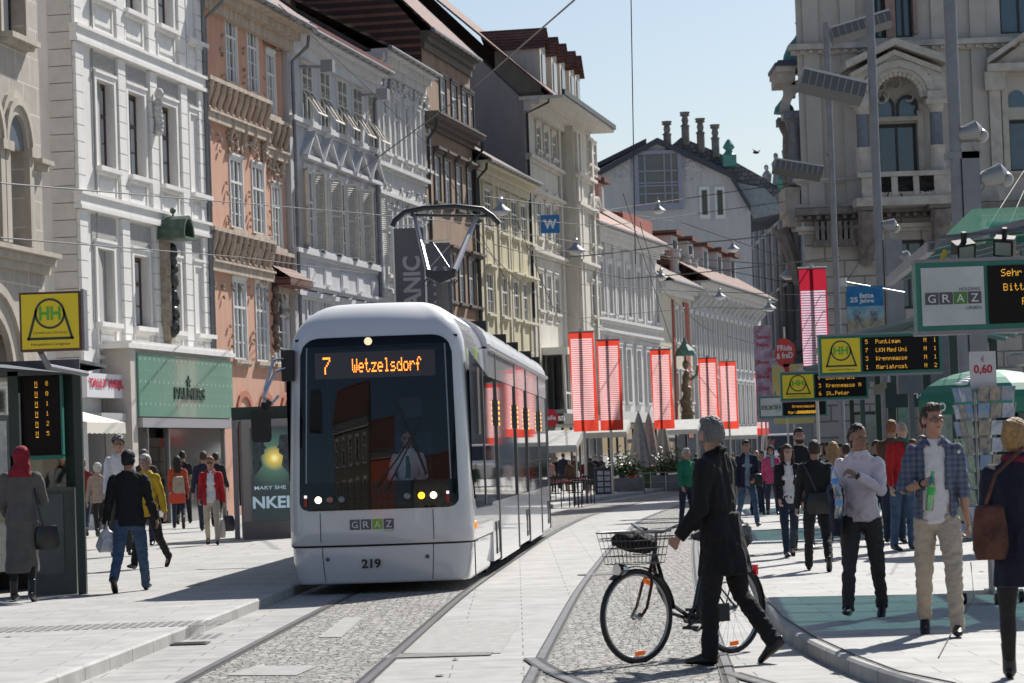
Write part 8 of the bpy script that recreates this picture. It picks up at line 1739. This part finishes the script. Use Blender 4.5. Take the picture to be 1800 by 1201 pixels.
# ---- bicycle -------------------------------------------------------------------------
def bicycle():
    f0=G(1122,1166); r0=f0+Vector((.75,.72,0)); d=(r0-f0); d.z=0; L=1.08; d=d.normalized()*L; th=math.atan2(d.y,d.x)
    o=empty('bicycle',(f0.x,f0.y,0),th,'black city bicycle with wire front basket pushed by the man in the black coat','bicycle'); RW=.345
    # local x from front hub to rear hub
    def wheel(x,rz=0,nm='wheel'):
        b=MB(); n=40; pts=[(math.cos(2*math.pi*k/n)*RW,0,math.sin(2*math.pi*k/n)*RW) for k in range(n+1)]; b.tube(pts,.019,8,cap=False); w_=b.build(nm,black,o,smooth='all'); w_.location=(x,0,RW+.012); w_.rotation_euler=(0,0,rz)
        b=MB(); pts=[(math.cos(2*math.pi*k/n)*(RW-.026),0,math.sin(2*math.pi*k/n)*(RW-.026)) for k in range(n+1)]; b.tube(pts,.011,6,cap=False); b.build('rim',steel,w_,smooth='all')
        b=MB()
        for k in range(28): a=2*math.pi*k/28; s=.03*(-1)**k; b.tube([(.02*math.cos(a+1.2*(-1)**(k//2)),s,.02*math.sin(a+1.2*(-1)**(k//2))),(math.cos(a)*(RW-.03),0,math.sin(a)*(RW-.03))],.0014,4)
        b.build('spokes',steel,w_); b=MB(); b.lathe((0,0,0),[(.03,-.035),(.018,-.03),(.018,.03),(.03,.035)],12,'y'); b.build('hub',steel,w_)
        for a in (-1.5,1.1): b=MB(); c=(math.cos(a)*RW*.82,0,math.sin(a)*RW*.82); b.X=Matrix.Translation(c)@Matrix.Rotation(-(a+math.pi/2),4,'Y'); b.box(-.04,.04,-.012,.012,-.016,.016); b.build('reflector',mat('orange reflector',(.8,.16,.01),.3,emit=.2),w_)
        b=MB(); pts=[(math.cos(a)*(RW+.035),0,math.sin(a)*(RW+.035)) for a in [R(-15)+R(205)*k/16 for k in range(17)]]
        if nm=='front_wheel': pts=[(math.cos(a)*(RW+.035),0,math.sin(a)*(RW+.035)) for a in [R(5)+R(125)*k/16 for k in range(17)]]
        b.tube(pts,[(.004,.03)]*17,6,cap=True,flat=Vector((0,1,0))); b.build('mudguard',black,w_)
        return w_
    wheel(0,R(-5),'front_wheel'); wheel(L,0,'rear_wheel'); zh=RW+.012
    b=MB(); head=(.24,0,.88); hb=(.20,0,.76); bb=(.62,0,.30); seat=(.80,0,.80)
    b.tube([head,hb],.018,8); b.tube([(.23,0,.82),(.30,0,.62),(.40,0,.42),bb],.017,8); b.tube([(.205,0,.77),(.25,0,.56),(.38,0,.36),(.60,0,.29)],.015,8); b.tube([bb,seat],.016,8)
    for s in (-1,1): b.tube([bb,(L,s*.05,zh)],.010,6); b.tube([(.77,s*.01,.70),(L,s*.05,zh)],.008,6)
    b.build('frame',mat('bicycle enamel',(.012,.012,.013),.2,coat=1),o,smooth=True)
    b=MB(); b.tube([hb,(.15,0,.66)],.016,8); 
    for s in (-1,1): b.tube([(.155,s*.02,.67),(.13,s*.05,.60),(.06,s*.055,.42),(0,s*.05,zh)],.012,8)
    b.build('fork',mat('fork bronze',(.12,.06,.04),.3,.5),o,smooth=True)
    b=MB(); b.tube([head,(.25,0,.98)],.013,8); b.tube([(.36,-.30,1.02),(.26,-.26,1.05),(.22,-.10,.99),(.22,.10,.99),(.26,.26,1.05),(.36,.30,1.02)],.012,8); b.build('handlebar',steel,o,smooth=True)
    for s in (-1,1): b=MB(); b.tube([(.36,s*.30,1.02),(.47,s*.31,1.0)],.017,8); b.tube([(.22,s*.2,1.03),(.30,s*.24,1.01),(.37,s*.25,.98)],.006,6); b.build('grip',black,o)
    b=MB(); b.tube([(.62,0,.92),(.80,0,.93)],.01,6); b.tube([seat,(.82,0,.92)],.013,8); b.build('seat_post',steel,o); b=MB(); b.tube([(.66,0,.935),(.76,0,.94),(.88,0,.945),(.94,0,.95)],[(.025,.02),(.05,.03),(.09,.04),(.06,.03)],10,flat=Vector((0,1,0))) ; b.build('saddle',LEA,o,smooth=True)
    b=MB(); n=24; b.tube([(bb[0]+math.cos(2*math.pi*k/n)*.09,-.05,bb[2]+math.sin(2*math.pi*k/n)*.09) for k in range(n+1)],.012,6,cap=False); b.lathe((bb[0],-.05,bb[2]),[(.04,-.02),(.04,.11)],12,'y'); b.box(.62,.98,-.075,-.045,.26,.40); b.build('chain_case',black,o)
    for s,a in ((-1,R(200)),(1,R(20))): b=MB(); e_=(bb[0]+math.cos(a)*.17,s*.08,bb[2]+math.sin(a)*.17); b.tube([(bb[0],s*.08,bb[2]),e_],.01,6); b.box(e_[0]-.04,e_[0]+.04,min(s*.08,s*.18),max(s*.08,s*.18),e_[2]-.012,e_[2]+.012); b.build('pedal',black,o)
    # basket, bag, lamp, rack
    b=MB(); x0,x1,z0,z1=-.16,.16,.76,1.0
    def ring(z,g): return [(x0-g,-.16-g,z),(x1+g,-.16-g,z),(x1+g,.16+g,z),(x0-g,.16+g,z),(x0-g,-.16-g,z)]
    for j,z in enumerate((z0,z0+.06,z0+.12,z0+.18,z1)): b.tube(ring(z,.01*j),.004 if z<z1 else .007,5)
    for k in range(9):
        t=k/8; 
        for s in (-1,1): b.tube([(x0+(x1-x0)*t,s*.16,z0),(x0-.04+(x1-x0+.08)*t,s*.20,z1)],.0025,4); b.tube([(x0 if s<0 else x1,-.16+.32*t,z0),(x0-.04 if s<0 else x1+.04,-.2+.4*t,z1)],.0025,4)
    b.build('basket',mat('basket wire',(.10,.10,.10),.35,.8),o)
    b=MB(); b.lathe((-.20,0,.72),[(.045,0),(.05,.03),(.03,.10)],12,'x'); b.build('front_lamp',mat('lamp chrome',(.5,.5,.5),.15,1),o)
    b=MB(); 
    for s in (-.06,0,.06): b.tube([(.90,s,.76),(1.30,s,.76)],.006,5)
    for s in (-.06,.06): b.tube([(1.24,s,.76),(L,s,zh)],.006,5)
    b.build('luggage_rack',black,o); b=MB(); b.box(1.36,1.385,-.03,.03,.60,.68); b.build('rear_reflector',mat('red reflector',(.6,.01,.02),.3,emit=.2),o)
    M=o.matrix_basis
    b=MB(); b.tube([(-.18,0,.95),(0,0,.93),(.15,0,.90)],[(.08,.05),(.14,.08),(.10,.07)],9,flat=Vector((0,0,1))); g=remesh(b,'folded_bag',BLKC,None,.012,fold=.012,fs=12); g.location=o.location; g.rotation_euler=(0,0,th); tag(g,'black cloth bag lying in the wire bicycle basket','bag')
    b=MB(); b.ell((1.12,0,.92),(.20,.13,.14),10,8); b.ell((1.0,.0,.86),(.12,.12,.09),9,6); g=remesh(b,'rear_bag',LEA,None,.014,fold=.014,fs=10); g.location=o.location; g.rotation_euler=(0,0,th); tag(g,'bulging black bag strapped on the bicycle luggage rack','bag')
    return o
bicycle()
# ---- right side, middle distance ---------------------------------------------------------
def pp(px,yf,yt,yaw,label,zg=.12,**kw): x,y,z,H=at(px,yf,yt,zg); return (x,y,H)+tuple(person(x,y,z,H,yaw,label,**kw))
RG='people walking on the right pavement'
q=pp(1440,1004,765,176,'person in black jacket and black trousers walking away with crossbody bag',top='jacket',tm=BLKC,bm_=BLKC,hair='short',hm=HBR,legs=WALK,arms=((6,10,20,0),(-12,12,15,0)),det=1,w=1.02)
bag('crossbody_bag','black crossbody bag hanging at the back of the person walking away',(q[0]+.03,q[1]-.2,.93),(.34,.12,.26),LEA,[(q[0]+.0,q[1]-.2,1.02),(q[0]-.08,q[1]-.17,1.25),(q[0]-.15,q[1]-.05,1.42)])
pp(1390,980,775,6,'woman in black cardigan over white top and dark jeans walking forward',top='jacket',tm=BLKC,under=WHC,open_front=.045,bm_=DJEAN,hair='long',hm=HBR,skin=SKP,legs=WALK2,arms=SW2,det=1,w=.92,fem=True)
pp(1412,968,752,0,'dark haired bearded man in black T-shirt behind the woman in the cardigan',top='tee',tm=BLKC,bm_=DGREY,hair='short',hm=HBLK,legs=STAND,arms=SW,det=1,sleeve=.3,beard=HBLK)
q=pp(1316,926,768,8,'short haired woman in navy cardigan and blue jeans carrying a handbag',top='jacket',tm=NAVY,under=cm('light blue',(.25,.3,.4)),open_front=.03,bm_=JEAN,hair='short',hm=HBLK,legs=WALK,arms=((0,10,60,35),(-6,8,12,0)),det=1,fem=True)
bag('handbag','dark handbag held at the waist of the woman in navy cardigan',(q[0]+.16,q[1]-.18,1.0),(.26,.12,.22),LEA,[(q[0]+.1,q[1]-.18,1.05),(q[0]+.12,q[1]-.2,1.2)])
pp(1209,925,788,38,'white haired man in green sweater standing behind the bicycle man',zg=0,top='sweater',tm=GREENC,bm_=NAVY,hair='short',hm=HWH,legs=STAND,arms=((5,8,20,0),(5,10,25,0)),det=1,w=1.15,belly=.01)
pp(1359,906,779,-5,'woman in pink jacket with blue scarf and dark hat',top='jacket',tm=PINK,bm_=DJEAN,hair='scarf',hm=cm('dark hat',(.03,.025,.05)),legs=WALK,arms=SW,det=0,scarf=cm('turquoise scarf',(.2,.4,.45)),fem=True)
pp(1590,968,741,25,'bald man in red jacket with green collar standing by the shelter',top='jacket',tm=REDC,bm_=JEAN,hair='balding',hm=HBR,skin=SKP,legs=((2,2),(-2,4)),arms=((5,8,30,0),(0,8,20,0)),det=1,w=1.05,scarf=cm('green collar',(.04,.12,.10)),headyaw=-15)
pp(1574,955,738,160,'dark haired person in brown jacket behind the bald man',top='jacket',tm=BRN,bm_=DJEAN,hair='short',hm=HRD,legs=STAND,arms=SW,det=0)
for px,yf,yt,yaw,lab,kw in ((1471,960,770,170,'blond person in dark jacket among the crowd left of the tanned man',dict(tm=BLKC,hair='long',hm=HBL,legs=WALK)),(1494,950,778,175,'brown haired person in grey jacket just behind the tanned man',dict(tm=GREYC,hair='short',hm=HBR)),(1508,940,776,-10,'person in blue cap in the crowd behind the tanned man',dict(tm=NAVY,hair='short',hm=HBR,cap=NAVY)),(1545,945,772,10,'dark haired person behind the raised arm of the tanned man',dict(tm=BLKC,hair='short',hm=HBLK,skin=SKT)),(1333,905,790,5,'balding man in grey jacket farther down the right pavement',dict(tm=DGREY,hair='balding',hm=HBR)),(1343,902,792,-8,'man in brown top right behind the woman in navy cardigan',dict(tm=BRN,hair='short',hm=HBR)),(1376,900,784,170,'person in black seen from behind beside the pink jacket',dict(tm=BLKC,hair='short',hm=HBLK)),(1612,945,770,-20,'person in dark green jacket inside the second shelter',dict(tm=cm('bottle green',(.01,.05,.03)),hair='short',hm=HBR)),(1460,930,776,0,'person in beige coat deep in the crowd under the displays',dict(tm=BEIGE,hair='long',hm=HBR,top='coat'))):
    pp(px,yf,yt,yaw,lab,group='crowd under the departure displays',**{**dict(top='jacket',bm_=DJEAN,arms=SW),**kw})
LB=('grey','olive','brown','black','navy','beige','white','maroon')
for k,(px,yf,yt,yaw) in enumerate(((1452,925,778,0),(1483,935,780,8),(1466,915,783,180),(1530,930,777,-12),(1551,925,779,170),(1500,915,785,5),(1630,950,765,-30),(1640,935,772,150),(1424,905,786,175),(1404,898,788,0),(1565,915,780,10),(1520,905,788,180))):
    c_=k%8; pp(px,yf,yt,yaw,'pedestrian in %s top in the packed crowd, %s'%(LB[c_],('left of the tanned man','half hidden by the dark jacket','behind the blond head','behind the watch','right of the raised elbow','deep between two heads','inside the shelter, left one','inside the shelter, right one','behind the bearded man','far behind the cardigan','under the ticket kiosk','deep in the middle')[k]),top='jacket',tm=[GREYC,cm('olive',(.05,.055,.03)),BRN,BLKC,NAVY,BEIGE,WHC,MARO][c_],bm_=DJEAN,hair=('short','long','short','crop')[k%4],hm=(HBR,HBLK,HGR,HRD)[k%4],legs=STAND,arms=SW,group='crowd under the departure displays')
# ---- left pavement ---------------------------------------------------------------------
q=pp(42,1058,785,178,'woman in long grey coat and red headscarf at the left stop',top='coat',tm=GREYC,bottom='tights',bm_=BLKC,hair='scarf',hm=cm('crimson scarf',(.22,.008,.02)),legs=((10,6),(-8,8)),arms=((10,8,50,0),(20,10,110,20)),det=1,coatlen=.185,w=1.1,boots=True,headyaw=25,fem=True)
bag('shoulder_bag','black shoulder bag of the woman with the red headscarf',(q[0]+.30,q[1]-.08,.86),(.30,.12,.28),LEA,[(q[0]+.27,q[1]-.1,.98),(q[0]+.22,q[1]-.12,1.2),(q[0]+.16,q[1]-.02,1.44)])
q=pp(231,1040,783,176,'man in black jacket, blue cap and jeans walking away with plastic bag',top='jacket',tm=BLKC,bm_=JEAN,hair='short',hm=HBLK,legs=WALK2,arms=((-6,12,12,0),(10,12,25,0)),det=2,w=1.12,cap=NAVY)
e,wr,f=q[4]['A'][1]; hx=P(188,948,q[1]); b=MB(); b.tube([(0,0,.14),(0,0,.05),(0,0,-.08),(0,0,-.15)],[(.02,.02),(.09,.06),(.13,.09),(.10,.07)],12); b.tube([(0,0,.14),(.01,0,.22)],.012,6); o=remesh(b,'plastic_bag',mat('white plastic bag',(.62,.64,.70),.4,var=.1),None,.01,fold=.012,fs=9); o.location=hx; tag(o,'white plastic bag hanging from the hand of the man in the blue cap','bag')
q=pp(374,958,797,2,'woman in red jacket, white top and beige trousers with sunglasses',top='jacket',tm=REDC,under=WHC,open_front=.045,bm_=CHINO,hair='short',hm=HRD,legs=WALK,arms=SW2,det=1,glasses='sun',fem=True,w=1.0)
bag('shopping_bag','black and white shopping bag of the woman in the red jacket',(q[0]+.32,q[1]-.05,.52),(.24,.14,.30),mat('shopping bag black',(.02,.02,.025),.3),[(q[0]+.30,q[1],.66),(q[0]+.30,q[1],.76)]); bag('shopping_bag','pale carrier bag hanging beside the black and white shopping bag',(q[0]+.18,q[1]-.1,.42),(.17,.1,.34),mat('carrier pale',(.55,.5,.46),.5))
q=pp(315,929,797,185,'woman with long dark hair, beige backpack and orange-red bag walking away',top='jacket',tm=cm('orange sweater',(.38,.07,.03)),bm_=DJEAN,hair='long',hm=HBLK,legs=WALK,arms=SW,det=1,boots=True,shoes=mat('brown boots',(.07,.04,.025),.6),fem=True)
bag('backpack','beige backpack on the long haired woman',(q[0]+.04,q[1]-.2,1.18),(.30,.2,.42),BEIGE); bag('shoulder_bag','bright orange-red bag of the woman with the beige backpack',(q[0]+.0,q[1]-.22,.86),(.42,.16,.26),mat('orange red bag',(.55,.05,.02),.6))
LGp='people in front of the green shop window'
for px,yf,yt,yaw,lab,kw in ((214,978,766,10,'tall grey haired man in white shirt hidden behind the man in the cap',dict(top='shirt',tm=WHC,hair='curly',hm=HGR,bm_=DGREY,legs=STAND,glasses=True,det=1)),
(263,999,792,-20,'white haired older man in yellow and black jacket',dict(tm=YELC,hair='short',hm=HWH,legs=WALK2,det=1,bm_=BLKC)),(258,960,788,0,'person with flat grey cap behind the older man in yellow',dict(tm=DGREY,cap=GREYC,hair='short',hm=HGR)),
(148,942,804,178,'person in red plaid shirt behind the kiosk post',dict(top='shirt',tm=cm('red plaid',(.20,.02,.02),var=.8),bm_=DJEAN,hair='short',hm=HRD)),(174,944,810,172,'grey haired woman in beige jacket walking away',dict(tm=cm('dusty beige',(.30,.24,.21)),bm_=BLKC,hair='curly',hm=HWH,legs=WALK,fem=True)),
(324,921,788,182,'man in black T-shirt ahead of the woman with the backpack',dict(top='tee',tm=BLKC,sleeve=.35,bm_=BLKC,hair='crop',hm=HBLK,legs=WALK2)),(361,934,788,176,'man in navy jacket and jeans behind the woman in red',dict(tm=NAVY,bm_=DJEAN,hair='short',hm=HBR,legs=WALK)),(382,926,794,170,'man in black jacket right behind the woman in red',dict(tm=BLKC,bm_=BLKC,hair='short',hm=HBLK)),(134,930,806,0,'man in dark suit beyond the kiosk glass',dict(tm=DGREY,hair='short',hm=HBR)),(93,950,800,5,'man in pale shirt seen through the kiosk glass',dict(top='shirt',tm=WHC,hair='short',hm=HBR))):
    pp(px,yf,yt,yaw,lab,group=LGp,**{**dict(top='jacket',bm_=DJEAN,arms=SW2),**kw})
# ---- cafe crowd ------------------------------------------------------------------------------
rg=random.Random(21)
cr=[(968,868,806,'elderly woman in pale pink jacket just right of the tram',cm('dusty pink',(.42,.25,.22)),HGR,170,'jacket'),(980,864,803,'person in black behind the pink jacket',BLKC,HBR,0,'jacket'),(992,868,796,'tall man in dark blue coat at the cafe tables',NAVY,HBR,175,'jacket'),(1003,872,808,'woman with blond hair and brown scarf at the cafe tables',BRN,HBL,0,'coat'),(1012,864,800,'man in dark olive jacket behind the first banner pole',cm('olive',(.05,.055,.03)),HGR,160,'jacket'),(1031,866,806,'person in maroon jacket left of the grey coat',MARO,HBLK,0,'jacket'),(1040,874,804,'woman in knee-length dark grey coat beside the newspaper stand',DGREY,HBR,172,'coat'),(1049,866,800,'man in black coat behind the newspaper stand',BLKC,HBR,0,'jacket'),(1058,862,801,'man in navy coat behind the second banner pole',NAVY,HGR,165,'jacket'),(1095,862,806,'brown haired person sitting low by the left hedge',DGREY,HBR,10,'jacket'),(1113,866,812,'child in red jacket between the hedges',REDC,HBL,0,'jacket'),(1168,863,812,'person in dark red behind the railing',MARO,HBR,0,'jacket'),(1104,860,803,'person in brown coat between the hedges',BRN,HBR,0,'coat')]
for px,yf,yt,lab,tm,hm,yaw,tp in cr: pp(px,yf,yt,yaw,lab,zg=0,top=tp,tm=tm,hm=hm,hair='short',bottom='trousers' if 'coat' not in tp else 'tights',bm_=DJEAN if tp!='coat' else SK,coatlen=.30,legs=STAND,arms=((4,8,20,0),(2,8,30,0)),group='people at the cafe behind the tram')
for k in range(12):
    px=[1225,1237,1250,1263,1276,1290,1303,1322,1330,1350,1400,1452][k]; yt=797+rg.uniform(-3,3); yf=yt+52+rg.uniform(0,14)
    pp(px,yf,yt,rg.choice((0,180)),['small far figure in black, leftmost of the far walkers','small far figure in red left of the fourth banner pole','far figure in grey near the fourth banner pole','far figure in beige near the fifth banner pole','far figure in navy beside the fifth banner pole','far figure in pale shirt right of the fifth pole','far figure in brown near the poster board','far figure in dark jeans before the white van','far figure in green left of the van','far figure in white before the van','far figure in black right of the van','far figure in maroon under the lowest display'][k],zg=0 if px<1300 else .12,top='jacket',tm=[BLKC,REDC,GREYC,BEIGE,NAVY,BLUSH,BRN,DJEAN,GREENC,WHC,BLKC,MARO][k],hm=rg.choice((HBR,HBLK,HGR)),legs=rg.choice((WALK,STAND)),arms=SW,group='far walkers down the street')
# ---- tram driver ----------------------------------------------------------------------------
Md=tram.matrix_basis; q=Md@Vector((.24,1.50,0))
o,k=person(q.x,q.y,.62,1.72,R(0)-3,'tram driver in white shirt with green tie behind the windscreen',top='shirt',tm=WHC,bm_=NAVY,hair='crop',hm=HBR,legs=((82,85),(82,85)),arms=((28,12,50,20),(28,12,50,20)),lean=-3,det=1,glasses='sun')
zoff=.62; o.location.z=.62
b=MB(); t=k['T']; a=[t(0,-.062,.80),t(.006,-.068,.72),t(0,-.066,.64)]; b.tube([v-o.location for v in a],[(.018,.006),(.030,.006),(.034,.005)],6); tie=b.build('tie',cm('green tie',(.01,.12,.07)),o); tie.rotation_euler=(0,0,R(3))
